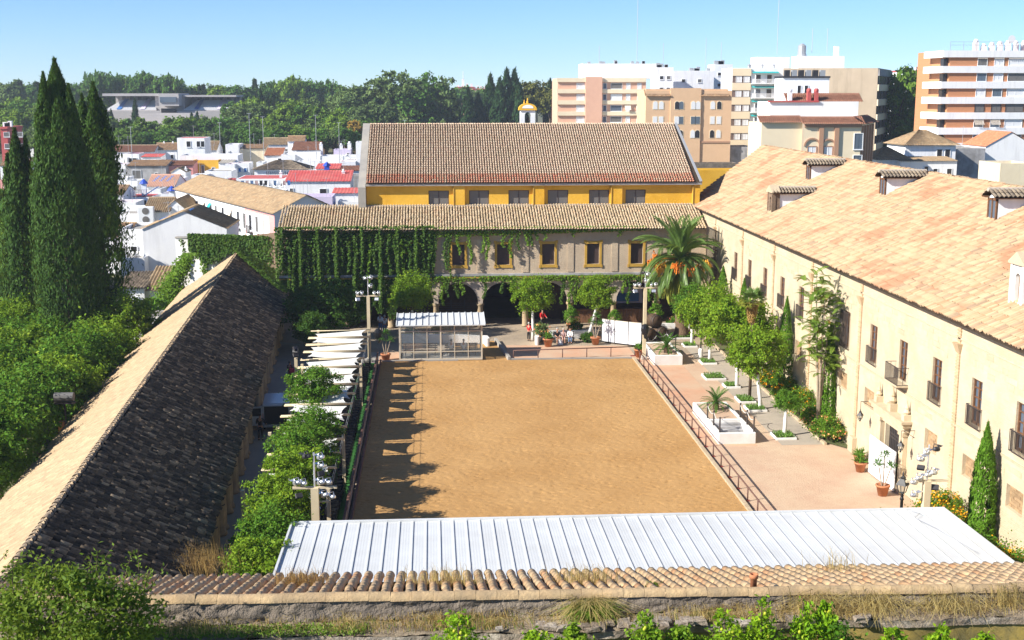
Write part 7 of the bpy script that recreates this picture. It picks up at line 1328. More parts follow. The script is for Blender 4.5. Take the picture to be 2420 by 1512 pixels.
def apt3():
    X0, X1, Zt = block('', ZF, 2010, 2490, 372, 305, 14, ''); o = ((X0 + X1) / 2, 305, 0); t = thing('apartment_block', 'cream and white apartment block with teal balcony awnings', 'apartment block', o); W_ = X1 - X0; b = B(o); b.box(X0, 305, 0, X1, 317, Zt); b.build('wall', MT['white_render'], t); fh = 3.05; xb = X0 + W_ * .33
    for k in range(7):
        z = Zt - 1.0 - k * fh * 1.15; b = B(o); b.box(X0 - .1, 304.6, z - .9, xb, 305, z + .9); b.build('cream_panel', MT['band_cream'], t); b = B(o); b.box(X0, 304.8, z - 2.6, xb, 304.99, z - .92); b.build('stone_band', MT['brown_stone'], t)
        for u in (.06, .20): win(t, o, X0 + u * W_, z - 2.5, 1.5, 1.5, 'shutter', 'shutter', 'y', 304.78, .05, False)
        b = B(o); b.box(xb + .1, 303.6, z - 2.9, X1 - W_ * .16, 305, z - 2.75); b.build('balcony_slab', MT['white_render'], t); b = B(o)
        for x in np.arange(xb + .1, X1 - W_ * .16, .3): b.box(x, 303.6, z - 2.75, x + .12, 303.66, z - 1.8)
        b.box(xb + .1, 303.58, z - 1.8, X1 - W_ * .16, 303.7, z - 1.7); b.build('balcony_railing', MT['shutter'], t)
        b = B(o); b.add([(xb + .2, 304.95, z + .15), (X1 - W_ * .18, 304.95, z + .15), (X1 - W_ * .18, 303.6, z - .25), (xb + .2, 303.6, z - .25)], [(0, 1, 2, 3)]); b.build('awning', MT['teal'], t)
        for u in (.42, .62): win(t, o, X0 + u * W_, z - 2.7, 1.3, 2.1, R.choice(('pane_dark', 'pane')), 'shutter', 'y', 305, .06, False)
        win(t, o, X0 + .88 * W_, z - 2.5, 1.2, 1.5, 'shutter', 'shutter', 'y', 305, .05, False)
    b = B(o); b.box(X0 + W_ * .52, 309, Zt, X1 + 1.5, 316, Zt + 2.8); b.build('roof_house', MT['white_render'], t); b = B(o); b.tube([(X1 - 1, 312, Zt + 3.6), (X1 - 1, 312, Zt + 17)], .07, 4); b.build('aerial', MT['grey_metal'], t)
    for k in range(4): b = B(o); b.lathe((X0 + W_ * R.uniform(.3, 1), 306.5, Zt), [(.3, 0), (.3, .6), (.45, .7), (.1, 1.0)], 7); b.build('rooftop_unit', MT['grey_metal'], t)
apt3()
for l, xl, xr, yt, Yd, dp in (('white block with rooftop air conditioners behind the apricot block', 1350, 1500, 365, 325, 8), ('plain white tower block behind the apricot block', 1500, 1850, 395, 335, 10), ('white stair tower with pink top behind the apricot block', 1850, 2012, 340, 345, 8)):
    X0, X1, Zt = block('', ZF, xl, xr, yt, Yd, dp, ''); o = ((X0 + X1) / 2, Yd, 0); t = thing('apartment_block', l, 'apartment block', o); b = B(o); b.box(X0, Yd, 0, X1, Yd + dp, Zt); b.build('wall', MT['white_render'], t)
    for k in range(4): win(t, o, X0 + (X1 - X0) * .2, Zt - 3.2 - k * 3, 1.1, 1.0, 'pane_dark', 'shutter', 'y', Yd); win(t, o, X0 + (X1 - X0) * .6, Zt - 3.2 - k * 3, 1.1, 1.0, 'pane_mid', 'shutter', 'y', Yd)
    for k in range(6): x = R.uniform(X0, X1 - 1); b = B(o); b.bbox(x, Yd + 1, Zt, x + 1, Yd + 1.7, Zt + R.uniform(.6, 1.2), .05); b.build('rooftop_unit', MT['grey_metal'], t)
    b = B(o); x = R.uniform(X0, X1); b.tube([(x, Yd + 3, Zt), (x, Yd + 3, Zt + R.uniform(5, 9))], .06, 4); b.build('aerial', MT['grey_metal'], t)
def turned(name, label, zf, corner, Y, rz, L1, L2, zt):      # block turned to the view: local origin at the near corner, x to the left-front face, y along the right face
    pass
def apt_blank():
    # near corner seen at ZE (1105, 372); blank face runs to the left, windowed face to the right
    c = ZE(1108, 372); Y = 270; p = V(c[0], c[1], Y); th = radians(36); t = thing('apartment_block', 'big stained beige blank-walled apartment block', 'apartment block', (p[0], Y, 0)); zt = p[2]
    ux = np.array((-cos(th), sin(th) * -1 * -.55)); 
    # blank face along d1 (to the left), side face along d2 (to the back right)
    d1 = np.array((-cos(radians(12)), sin(radians(12)))); d2 = np.array((sin(radians(26)), cos(radians(26)))); L1, L2 = 20.5, 30
    a = np.array((0, 0.)); P = [a, a + d2 * L2, a + d2 * L2 + d1 * L1, a + d1 * L1]; b = B(); b.prism([tuple(q) for q in P], 0, zt); b.build('blank_wall', MT['blank_beige'], t)
    nrm = np.array((d2[1], -d2[0])); fh = 3.2
    for k in range(9):
        z = zt - 1.7 - k * fh * 1.02
        b = B(); q = a + nrm * .35; q2 = q + d2 * (L2 - .2); b.prism([tuple(a + d2 * .05 + nrm * .003), tuple(q + d2 * .05), tuple(q2), tuple(a + d2 * (L2 - .2) + nrm * .003)][::1], z, z + 1.4); b.build('balcony_band', MT['band_cream'] if k else MT['grey_render'], t)
        b = B(); b.prism([tuple(a + d2 * .4 + nrm * .005), tuple(a + d2 * .4 + nrm * .06), tuple(a + d2 * (L2 - .5) + nrm * .06), tuple(a + d2 * (L2 - .5) + nrm * .005)], z - 1.75, z - .02); b.build('stone_band', MT['brown_stone'], t)
        for j in range(7): s = 1.2 + j * 4.0; b = B(); b.prism([tuple(a + d2 * s + nrm * .07), tuple(a + d2 * s + nrm * .12), tuple(a + d2 * (s + 2) + nrm * .12), tuple(a + d2 * (s + 2) + nrm * .07)], z - 1.65, z - .1); b.build('window', MT['pane_dark'] if j % 2 else MT['pane_mid'], t)
    b = B(); b.box(-15.5, 8, zt, -5, 14, zt + 2.8); b.build('roof_house', MT['white_render'], t); b = B(); b.box(-7, 9, zt + 2.8, -6, 10, zt + 5); b.build('chimney', MT['white_render'], t); b = B(); b.lathe((-14.3, 10, zt + 2.8), [(1.1, 0), (1.1, .4), (.95, .5), (.95, 2.3), (.3, 2.8)], 10); b.build('water_tank', MT['grey_metal'], t)
    for x in (-12, -8.5): b = B(); b.tube([(x, 10, zt + 3.6), (x, 10, zt + 9)], .06, 4); b.build('aerial', MT['grey_metal'], t)
apt_blank()
def apt_arch():
    # beige block with brown arches and brown tile roofs in front of the blank block
    c = ZE(962, 855); Y = 190; p = V(c[0], c[1], Y); zt = p[2]; t = thing('apartment_block', 'beige building with brown brick arches and brown tiled roofs', 'apartment block', (p[0], Y, 0)); d2 = np.array((sin(radians(27)), cos(radians(27)))); L1 = -(V(*ZE(470, 855), Y)[0] - p[0]); L2 = 16
    b = B(); a = np.array((0, 0.)); P = [a, a + d2 * L2, a + d2 * L2 + np.array((-L1, 0)), np.array((-L1, 0.))]; b.prism([tuple(q) for q in P], 0, zt); b.build('wall', MT['band_cream'], t)
    e = np.array((0, 2.0, 1.15)); wave_roof('roof', (-L1 - .4, -.6, zt - .05), (1, 0, 0), e, L1 + 1.0, np.linalg.norm(e), .32, MT['sheet_brown'], t); nr = np.array((d2[1], -d2[0]))
    e = np.array((-nr[0] * 2.0, -nr[1] * 2.0, 1.15)); wave_roof('roof', (nr[0] * .6, nr[1] * .6 - .3, zt - .05), (d2[0], d2[1], 0), e, L2, np.linalg.norm(e), .32, MT['sheet_brown'], t)
    b = B(); b.box(-L1, -.25, zt - .5, .05, -.003, zt - .1); b.build('cornice', MT['tan_trim'], t)
    for u in (.30, .57): b = B(); x = -L1 * (1 - u); b.box(x - .35, -.3, 0, x + .35, -.002, zt - .5); b.build('brick_pier', MT['tan_trim'], t)
    for u0, u1 in ((.03, .27), (.33, .54)):
        x0 = -L1 * (1 - u0); x1 = -L1 * (1 - u1); n = 12; cx = (x0 + x1) / 2; r = (x1 - x0) / 2; b = B()
        for i in range(n): a0 = pi * i / n; a1 = pi * (i + 1) / n; z = zt - 3.4; b.extr([(cx - r * cos(a0), -.2, z + r * .95 * sin(a0)), (cx - (r + .25) * cos(a0), -.2, z + (r + .25) * .95 * sin(a0)), (cx - (r + .25) * cos(a1), -.2, z + (r + .25) * .95 * sin(a1)), (cx - r * cos(a1), -.2, z + r * .95 * sin(a1))], (0, .19, 0))
        b.build('arch', MT['tan_trim'], t); 
        for k in range(3): win(t, (0, 0, 0), cx - .75, zt - 5.3 - k * 3.4, 1.5, 1.9, 'shutter', 'tan_trim', 'y', 0, .1)
    for k in range(3): win(t, (0, 0, 0), -L1 * .12, zt - 4.0 - k * 3.4, 1.5, 2.6, 'pane', 'shutter', 'y', 0, .1)
    for j in range(5):
        s = .6 + j * 3.1; b = B(); b.prism([tuple(a + d2 * s), tuple(a + d2 * s + nr * .3), tuple(a + d2 * (s + .6) + nr * .3), tuple(a + d2 * (s + .6))], 0, zt - .3); b.build('brick_pier', MT['tan_trim'], t)
        for k in range(4): b = B(); z = zt - 3 - k * 3.2; b.prism([tuple(a + d2 * (s + 1.1) + nr * .01), tuple(a + d2 * (s + 1.1) + nr * .08), tuple(a + d2 * (s + 2.4) + nr * .08), tuple(a + d2 * (s + 2.4) + nr * .01)], z, z + 1.8); b.build('window', MT['pane_dark'], t)
    # upper storey with its own tiled roof
    b = B(); b.box(-L1 - 3.8, 6, zt, 1.5, 14, zt + 3.4); b.build('upper_storey', MT['white_render'], t); e = np.array((0, 2.2, 1.4)); wave_roof('upper_roof', (-L1 - 1.0, 6.6, zt + 3.3), (1, 0, 0), e, L1 + 3.5, np.linalg.norm(e), .32, MT['sheet_brown'], t); b = B(); b.box(-L1 - 4.2, 5.7, zt + 3.3, -L1 + 4, 6.4, zt + 3.55); b.build('red_edge', MT['red_paint'], t)
    for x in (-L1 - .5, -L1 + 2.6, -L1 + 3.8): b = B(); b.box(x - .3, 6.5, zt + 3.4, x + .3, 7.1, zt + 5.0); b.lathe((x, 6.8, zt + 5), [(.4, 0), (.4, .3), (.2, .5)], 7); b.build('chimney', MT['red_paint'] if x > -L1 else MT['white_render'], t)
    b = B(); b.box(-9, 13, zt + 3, -1.2, 18, zt + 7.2); b.build('lift_house', MT['white_render'], t); b = B(); b.box(-9.1, 12.8, zt + 7.2, -1.1, 18, zt + 7.5); b.build('lift_house_edge', MT['dark_metal'], t)
    for k in range(6): b = B(); b.box(-8.4 + k * 1.2, 14, zt + 7.5, -7.6 + k * 1.2, 14.8, zt + 8.5); b.build('rooftop_unit', MT['grey_metal'] if k % 2 else MT['dark_metal'], t)
    for k in (0, 1): win(t, (0, 0, 0), -6.6 + k * 1.2, zt + 4.6, .7, 1.4, 'pane_dark', 'shutter', 'y', 13, .06)
    # left low wing
    b = B(); b.box(-L1 - 6.5, 1.0, 0, -L1 - .01, 9, zt + .2); b.build('left_wing', MT['band_cream'], t); e = np.array((0, 2.0, 1.1)); wave_roof('left_roof', (-L1 - 6.9, .5, zt + .15), (1, 0, 0), e, 6.9, np.linalg.norm(e), .32, MT['sheet_brown'], t)
apt_arch()
def brick_tower():
    c = ZE(1735, 220); Y = 235; p = V(c[0], c[1], Y); zt = p[2]; X0 = p[0]; X1 = X0 + 24; o = (X0 + 8, Y, 0); t = thing('apartment_block', 'tall orange brick apartment tower with white balcony bands', 'apartment block', o); fh = 131 / 2.16 / K_ * Y / 2890 * 1.01
    b = B(o); b.box(X0, Y, 0, X1, Y + 16, zt); b.build('wall', MT['brick_orange'], t)
    for k in range(9):
        z = zt - k * fh; b = B(o); b.box(X0 - 1.6, Y - .35, z - fh * .44, X1, Y - .002, z); b.box(X0 - 1.6, Y, z - fh * .44, X0 - .002, Y + 9, z - .002); b.build('balcony_band', MT['white_render'], t)
        zc = z - fh; 
        for u, w in ((5.45, 1.95), (8.75, 1.95), (11.6, 3.6), (16.5, 2)):
            m = R.choice(('shutter', 'pane', 'shutter', 'pane_mid')) if k != 3 else 'pane_mid'; win(t, o, X0 + u, zc + .02, w, fh * .55, m, 'shutter' if k != 3 else 'shutter_brown', 'y', Y, .08)
            if (k in (4,) and u < 10) or k == 0:
                b = B(o)
                for j in range(9): x = X0 + u + w * j / 9; b.add([(x, Y - .02, zc + fh * .58), (x + w / 18, Y - .02, zc + fh * .58), (x + w / 18, Y - (.35 if k == 0 else .9), zc + fh * (.46 if k == 0 else .2)), (x, Y - (.35 if k == 0 else .9), zc + fh * (.46 if k == 0 else .2))], [(0, 1, 2, 3)])
                b.build('striped_awning', MT['awning'], t)
        b = B(o); b.box(X0 - .9, Y + .8, zc, X0 - .02, Y + 2.4, zc + fh * .5); b.build('loggia_window', MT['pane_dark'], t)
    for k in range(7): b = B(o); x = X0 + 5.5 + k * 1.6; hh = R.uniform(.8, 1.8); b.box(x, Y + 2, zt, x + .9, Y + 2.8, zt + hh); b.lathe((x + .45, Y + 2.4, zt + hh), [(.42, 0), (.5, .2), (.3, .5)], 8); b.build('chimney', MT['white_render'], t)
    b = B(o)
    for x in np.arange(X0, X1, 2.6): b.box(x, Y + .3, zt, x + .06, Y + .36, zt + 1.6)
    for z in (1.0, 1.6): b.box(X0, Y + .3, zt + z, X1, Y + .36, zt + z + .06)
    b.build('roof_railing', MT['grey_metal'], t); b = B(o); b.lathe((X0 + 12.4, Y + 1, zt + 2.2), [(.75, 0), (.5, .18), (.05, .25)], 12, 'y'); b.tube([(X0 + 12.4, Y + 1.2, zt), (X0 + 12.4, Y + 1.2, zt + 2.2)], .06, 5); b.build('satellite_dish', MT['shutter'], t)
brick_tower()
# far buildings peeping over the trees
for l, xl, xr, yt, Yd, m in (('distant pink building with white mast above the trees', 1077, 1120, 205, 640, 'salmon'), ('lower wing of the distant pink building', 1118, 1148, 209, 640, 'salmon'), ('distant white and red apartment block beyond the plane trees', 2135, 2240, 166, 420, 'white_render'), ('red roofed building at the far left among trees', 0, 16, 300, 330, 'red_paint')):
    p = V(xl, yt, Yd); q = V(xr, yt, Yd); o = ((p[0] + q[0]) / 2, Yd, 0); t = thing('distant_building', l, 'building', o); b = B(o); b.box(p[0], Yd, 0, q[0], Yd + 12, p[2]); b.build('wall', MT[m], t); n = max(2, int((q[0] - p[0]) / 3.5)); b = B(o); b.box(p[0] - .2, Yd - .3, p[2] - .5, q[0] + .2, Yd + 12.2, p[2] + .003); b.build('roof_edge', MT['red_paint'], t)
    for k in range(3):
        for j in range(n): win(t, o, p[0] + .8 + j * 3.4, p[2] - 2.6 - k * 3, 1.5, 1.3, 'pane_mid', 'shutter', 'y', Yd)
    for k in range(4): x = p[0] + (q[0] - p[0]) * (k + .5) / 4; b = B(o); b.box(x - .5, Yd + 3, p[2], x + .5, Yd + 4, p[2] + R.uniform(.8, 1.8)); b.build('chimney', MT['white_render'], t)
    if 'mast' in l: b = B(o); b.box(o[0] - 1.5, Yd + 5, p[2], o[0] - .2, Yd + 6, p[2] + 4); b.tube([(o[0] - .8, Yd + 5, p[2] + 4), (o[0] - .8, Yd + 5, p[2] + 8)], .15, 5); b.build('mast', MT['white_render'], t)
# street masts before the trees
for k, (x, y0, y1) in enumerate(((518, 290, 352), (620, 276, 355), (956, 284, 350), (308, 300, 345), (588, 268, 310), (745, 272, 320), (800, 290, 345))):
    p = V(x, y0, 300); t = thing('light_column', 'thin pale light column %s from the left before the park trees' % ordinal(k), 'street lamp', (p[0], 300, 0), 0, 'light columns before the park'); b = B(); b.tube([(0, 0, 0), (0, 0, p[2])], [.09, .05], 6); b.build('pole', MT['grey_metal'], t); b = B(); b.bar((-.5, 0, p[2]), (.5, 0, p[2]), .10); b.build('lamp_head', MT['grey_metal'], t)
# ================================================================ park
def stadium():
    Y = 470; o = (V(395, 250, Y)[0], Y, 0); t = thing('grandstand', 'pale concrete sports grandstand among the park trees', 'grandstand', o); f = lambda x, y: V(x, y, Y)
    def bx(nm, x0, y0, x1, y1, dy0, dy1, m): a = f(x0, y0); c = f(x1, y1); b = B(o); b.box(a[0], Y + dy0, c[2], c[0], Y + dy1, a[2]); return b.build(nm, MT[m], t)
    bx('base', 232, 262, 560, 330, -2, 30, 'concrete_far'); bx('roof', 238, 221, 372, 227, 2, 20, 'concrete_far'); bx('roof', 430, 225, 556, 229, 2, 20, 'concrete_far'); bx('rear_wall', 244, 227, 552, 262, 18, 20, 'concrete_far'); bx('central_block', 380, 221, 428, 250, -4, 16, 'concrete_far'); bx('tower', 360, 224, 432, 262, 4, 18, 'concrete_far'); bx('box_window', 383, 229, 422, 242, -4.4, -4.05, 'pane'); bx('entrance', 384, 256, 420, 266, -2.6, -2.05, 'pane_dark')
    for s0, s1 in ((247, 368), (432, 548)):
        a = f(s0, 262); c = f(s1, 262); z1 = f(s0, 240)[2]; n = 11
        for k in range(n):
            z = a[2] + (z1 - a[2]) * k / n; y = Y + 1 + 14 * k / n; b = B(o); b.box(a[0] + .25 * k, y, a[2] - 1, c[0] - .25 * k, y + 14 / n - .02, z + .4); b.build('seat_row', MT['concrete_far'], t); b = B(o); b.box(a[0] + .25 * k + .2, y + .1, z + .41, c[0] - .25 * k - .2, y + .55, z + .62); b.build('bench_row', MT['shutter'], t)
        for u in (.22, .68): b = B(o); x = a[0] + (c[0] - a[0]) * u; b.add([(x, Y + .9, a[2] + .6), (x + 1.6, Y + .9, a[2] + .6), (x + 1.6, Y + 15, z1 + 1.0), (x, Y + 15, z1 + 1.0)], [(0, 1, 2, 3)]); b.build('aisle', MT['blue'] if u < .3 else MT['lilac_render'], t)
        for k in range(6): x = a[0] + 2 + k * (c[0] - a[0] - 4) / 5; b = B(o); b.box(x - .2, Y + 14, z1, x + .2, Y + 14.4, f(s0, 227)[2]); b.build('roof_column', MT['concrete_far'], t); b = B(o); b.box(x + .4, Y + 17.6, z1 + .6, x + 2.2, Y + 17.95, z1 + 1.8); b.build('window', MT['pane_mid'], t)
    a = f(325, 285); c = f(470, 285)
    for k in range(9): b = B(o); b.box(a[0], Y - 22 + 2 * k, 0, c[0], Y - 20.02 + 2 * k, a[2] - 1.5 + .55 * k); b.build('lower_row', MT['concrete_far'], t)
stadium()
PK = {}
def park_models():
    for v in range(3):
        lob = round_lobes(5, 0, 8 + v, 60 + v, .95); A, F = crown(lob, 3600, .95, 120, .15, .72); 
        for mm in ('park_a', 'park_b', 'park_c', 'park_e', 'park_f', 'plane_leaf'): PK[mm, v] = np_mesh('crown', A, F, MT[mm])
    for v in range(2):                                # tall billowing eucalyptus and poplars
        q = random.Random(v + 5); lob = [((q.uniform(-2.4, 2.4), q.uniform(-2.4, 2.4), -5 + 1.5 * i), (q.uniform(2.2, 3.6),) * 2 + (q.uniform(1.8, 2.6),)) for i in range(9)]; A, F = crown(lob, 4200, .8, 160, .16, .7)
        for mm in ('park_c', 'park_a', 'plane_leaf'): PK['tall_' + mm, v] = np_mesh('crown', A, F, MT[mm])
    lob = [((3.2 * cos(a) * (i > 0), 3.2 * sin(a) * (i > 0), q), (2.9, 2.9, 1.5)) for i, (a, q) in enumerate(((0, .6), (0, 0), (1.2, .2), (2.5, 0), (3.7, .3), (5, -.1)))]; A, F = crown(lob, 3200, .85, 110, .16, .7)
    for mm in ('park_a', 'park_b'): PK['pine_' + mm, 0] = np_mesh('crown', A, F, MT[mm])
    for v in range(2): PK['cyp', v] = cypress_mesh(14, 1.5, 2600, 90 + v, MT['park_d'], 1.0, .25)
    A, F = join([leaves(np.stack([r * np.cos(a), r * np.sin(a), z], 1), NR.normal(0, .5, (len(a), 3)) + np.array((0, 0, 1)), 1.2, .5, np.stack([np.cos(a), np.sin(a), -.25 * np.ones(len(a))], 1)) for a, z, r in [(NR.uniform(0, 6.28, 260), 13 * t_ + NR.normal(0, .25, 260), NR.random(260) * (3.6 * (1 - t_) + .3)) for t_ in np.linspace(.12, 1, 11)]]); PK['fir', 0] = np_mesh('crown', A, F, MT['park_d'])
park_models()
PTR = trunk_mesh('trunk', 9, .45, MT['bark'], 5, spread=3.0)
def ptree(kind, v, x, y, h, r, label, group):
    t = thing('park_tree', label, 'tree', (x, y, 0), 0, group); rz = R.uniform(0, 6.28)
    if kind in ('cyp', 'fir'): link('crown', PK[kind, v % (2 if kind == 'cyp' else 1)], t, (0, 0, 0), (0, 0, rz), (r / 1.6, r / 1.6, h / 14)); link('trunk', PTR, t, scale=(.5, .5, h * .3 / 9)); return
    if kind.startswith('tall_'): s = h / 17; link('crown', PK[kind, v % 2], t, (0, 0, h - 9.2 * s), (0, 0, rz), (r / 4.6, r / 4.6, s * 1.08))
    elif kind.startswith('pine_'): s = r / 5.2; link('crown', PK[kind, 0], t, (0, 0, h - 3.2 * s), (0, 0, rz), (s, s, s * 1.9))
    else: s = r / 5; link('crown', PK[kind, v % 3], t, (0, 0, h - 4.3 * s), (0, 0, rz), (s, s, s * R.uniform(.9, 1.1)))
    link('trunk', PTR, t, scale=(1, 1, max(.2, (h - r) / 12)))
def ptree_px(kind, xpx, ytop, Y, rpx, label, group):     # crown top seen at (xpx, ytop) at distance Y
    p = V(xpx, ytop, Y); ptree(kind, R.randint(0, 2), p[0], Y, p[2], rpx * 1.3 * Y / 2890, label, group)
KN = {'park_a': 'deep green round park tree', 'park_b': 'yellow-green park tree', 'park_c': 'grey-green park tree', 'park_e': 'brownish park tree', 'park_f': 'autumn orange park tree', 'plane_leaf': 'fresh green plane tree', 'tall_park_c': 'tall silvery eucalyptus tree', 'tall_park_a': 'tall billowing green tree', 'tall_plane_leaf': 'tall leafy plane tree', 'pine_park_a': 'umbrella pine', 'pine_park_b': 'light green umbrella pine', 'cyp': 'narrow dark park cypress', 'fir': 'dark conifer with tiered branches'}
cnt = {}
def add_row(items, Y, where, group):
    for k, (kind, x, yt, rp) in enumerate(sorted(items, key=lambda i: i[1])):
        c = cnt[kind, where] = cnt.get((kind, where), -1) + 1; ptree_px(kind, x, yt, Y + R.uniform(-6, 6), rp, '%s, %s from left, %s' % (KN[kind], ordinal(c), where), group)
# far skyline behind the grandstand
bk = []; x = -40
while x < 1330: bk.append((R.choice(('park_a', 'park_c', 'park_a', 'park_b')), x, R.uniform(200, 214), R.uniform(24, 32))); x += R.uniform(20, 30)
add_row_later = bk
sk = [('pine_park_a', 235, 178, 26), ('pine_park_a', 285, 185, 24), ('pine_park_a', 342, 180, 27), ('pine_park_a', 395, 188, 30), ('park_a', 265, 195, 24), ('park_a', 315, 196, 24), ('park_c', 365, 195, 24), ('park_a', 430, 200, 28), ('fir', 470, 198, 9), ('fir', 480, 196, 10), ('park_b', 510, 200, 26), ('park_a', 555, 203, 26), ('fir', 601, 183, 10), ('park_a', 590, 205, 24), ('pine_park_a', 640, 202, 26), ('pine_park_b', 690, 192, 30), ('park_a', 730, 188, 30), ('pine_park_a', 770, 200, 28), ('park_a', 810, 208, 22), ('park_c', 20, 195, 30), ('fir', 42, 186, 18), ('park_a', 75, 200, 28), ('fir', 85, 190, 14), ('park_c', 5, 205, 24), ('park_c', 210, 190, 24), ('park_a', 180, 196, 26)]
add_row(add_row_later, 590, 'hazy back row', 'farthest trees'); add_row(sk, 540, 'on the far skyline', 'skyline trees')
tl = [('tall_park_c', 860, 198, 40), ('tall_park_c', 905, 178, 42), ('tall_park_c', 950, 184, 40), ('tall_park_a', 1000, 182, 40), ('tall_park_c', 1040, 192, 34), ('tall_park_a', 990, 205, 44), ('tall_park_a', 1020, 222, 36), ('fir', 1042, 198, 12), ('cyp', 1072, 215, 16), ('cyp', 1105, 210, 16), ('cyp', 1130, 222, 14), ('cyp', 1158, 180, 18), ('cyp', 1180, 188, 17), ('cyp', 1197, 165, 17), ('cyp', 1215, 168, 17), ('cyp', 1228, 200, 16), ('park_e', 1258, 190, 30), ('park_e', 1285, 205, 26), ('cyp', 1300, 190, 14), ('park_e', 1300, 215, 26), ('tall_park_c', 820, 215, 34), ('cyp', 900, 225, 13), ('cyp', 935, 215, 13), ('cyp', 985, 232, 12)]
add_row(tl, 430, 'behind the barn roof', 'tall trees behind the barn')
ml = [('park_b', 40, 230, 30), ('park_a', 90, 235, 30), ('park_b', 15, 262, 24), ('park_a', 60, 275, 28), ('park_a', 215, 232, 24), ('park_a', 235, 255, 20), ('cyp', 318, 235, 8), ('cyp', 250, 262, 7), ('cyp', 262, 260, 7), ('cyp', 452, 268, 9), ('cyp', 466, 265, 7), ('cyp', 615, 212, 11), ('cyp', 632, 232, 10), ('cyp', 644, 222, 10), ('cyp', 655, 230, 10), ('park_c', 580, 240, 22), ('park_a', 565, 255, 24), ('pine_park_b', 600, 240, 24), ('park_b', 705, 238, 30), ('park_b', 765, 262, 24), ('park_a', 665, 250, 26), ('park_c', 800, 235, 34), ('park_a', 840, 240, 30), ('park_c', 740, 230, 24), ('park_a', 545, 240, 20)]
add_row(ml, 445, 'beside the grandstand', 'trees around the grandstand')
fl = []
x = -30
while x < 870: fl.append((R.choice(('plane_leaf', 'park_b', 'park_a', 'plane_leaf', 'park_c')), x, R.uniform(268, 288) if x < 600 else R.uniform(272, 300), R.uniform(26, 34))); x += R.uniform(22, 32)
add_row(fl, 385, 'middle belt behind town', 'middle belt of park trees')
fr = []; x = -20
while x < 880: fr.append((R.choice(('park_a', 'plane_leaf', 'park_a', 'park_c')), x, R.uniform(298, 314), R.uniform(20, 27))); x += R.uniform(20, 28)
fr.append(('park_f', 838, 283, 15))
add_row(fr, 350, 'directly behind the white houses', 'front belt of park trees')
add_row([(R.choice(('park_a','park_b','plane_leaf','park_c')), x + R.uniform(-8, 8), R.uniform(238, 262), R.uniform(24, 32)) for x in list(range(-20, 240, 24)) + list(range(560, 900, 24))], 412, 'second belt', 'second belt of park trees')
# plane trees between the blank block and the brick tower
add_row([('tall_plane_leaf', 2125, 172, 44), ('tall_plane_leaf', 2160, 178, 46), ('tall_plane_leaf', 2205, 165, 46), ('tall_plane_leaf', 2240, 172, 40), ('tall_plane_leaf', 2135, 230, 44), ('tall_plane_leaf', 2190, 225, 46), ('tall_plane_leaf', 2150, 285, 40), ('tall_plane_leaf', 2205, 285, 40)], 290, 'beside the brick tower', 'plane trees by the brick tower')
# garden trees left of the cypresses
gl = []
for k in range(16): gl.append((R.choice(('park_a', 'plane_leaf', 'park_a')), R.uniform(-60, 70), 430 + k * 22 + R.uniform(-10, 10), R.uniform(50, 75)))
for k, (kind, x, yt, rp) in enumerate(gl): Y = 125 + (420 / (yt - 100)) * 12 - k * 1.2; ptree_px(kind, x, yt, Y, rp, '%s, %s down the left edge behind cypresses' % (KN[kind], ordinal(k)), 'trees at the left edge')
# ================================================================ white metal roof over the stand
def white_roof():
    o = (8, 46.7, 0); t = thing('metal_canopy', 'long white ribbed metal roof across the near end of the arena', 'canopy', o); n = 50; x0a, x1a, ya, za = -6.08, 22.25, 50.0, 3.92; x0b, x1b, yb, zb = -6.0, 21.95, 42.6, 4.30
    b = B(o)
    for y, z, xa, xb in ((ya - .15, za - .25, x0a, x1a), (46.5, 3.9, -6, 22), (yb + .15, zb - .25, x0b, x1b)): b.box(xa + .05, y - .08, z - .12, xb - .05, y + .08, z + .06)
    b.build('beam', MT['grey_metal'], t)
    for x in np.linspace(-5.7, 21.6, 7):
        for y in (49.6, 43): b = B(o); b.box(x - .09, y - .09, 0, x + .09, y + .09, 3.7); b.build('post', MT['pole_cream'], t)
    rm = None
    for i in range(n):
        u0, u1 = i / n, (i + 1) / n; A = [(x0b + (x1b - x0b) * u0, yb, zb), (x0b + (x1b - x0b) * u1, yb, zb), (x0a + (x1a - x0a) * u1, ya, za), (x0a + (x1a - x0a) * u0, ya, za)]; b = B(o); g = .012; k = 10; vs = []
        for j in range(k + 1):
            s = (j / k) * (1 - 2 * g) + g; h = .0025 * (j % 2)
            vs += [tuple(np.array(A[0]) * (1 - s) + np.array(A[1]) * s + np.array((0, 0, h))), tuple(np.array(A[3]) * (1 - s) + np.array(A[2]) * s + np.array((0, 0, h)))]
        b.add(vs, [(2 * j, 2 * j + 2, 2 * j + 3, 2 * j + 1) for j in range(k)]); b.build('roof_panel', MT['white_metal'], t)
        b = B(o); b.bar(np.array(A[0]) + (0, .02, .012), np.array(A[3]) + (0, -.02, .012), .05, .05); b.build('seam', MT['white_metal'], t)
    b = B(o); b.bar((x0a - .05, ya + .03, za + .03), (x1a + .08, ya + .03, za + .03), .14, .14); b.build('edge_trim', MT['white_metal'], t)
    b = B(o); b.bar((x1b + .02, yb, zb + .03), (x1a + .04, ya, za + .03), .09, .12); b.bar((x0b - .04, yb, zb + .03), (x0a - .04, ya, za + .03), .09, .12); b.build('end_trim', MT['white_metal'], t)
    b = B(o); b.tube([(20.6, 49.8, 4.06), (20.9, 49.2, 4.08), (20.4, 48.6, 4.1), (20.7, 47.0, 4.2), (21.0, 44, 4.35)], .015, 4); b.build('cable', MT['grey_metal'], t)
white_roof()
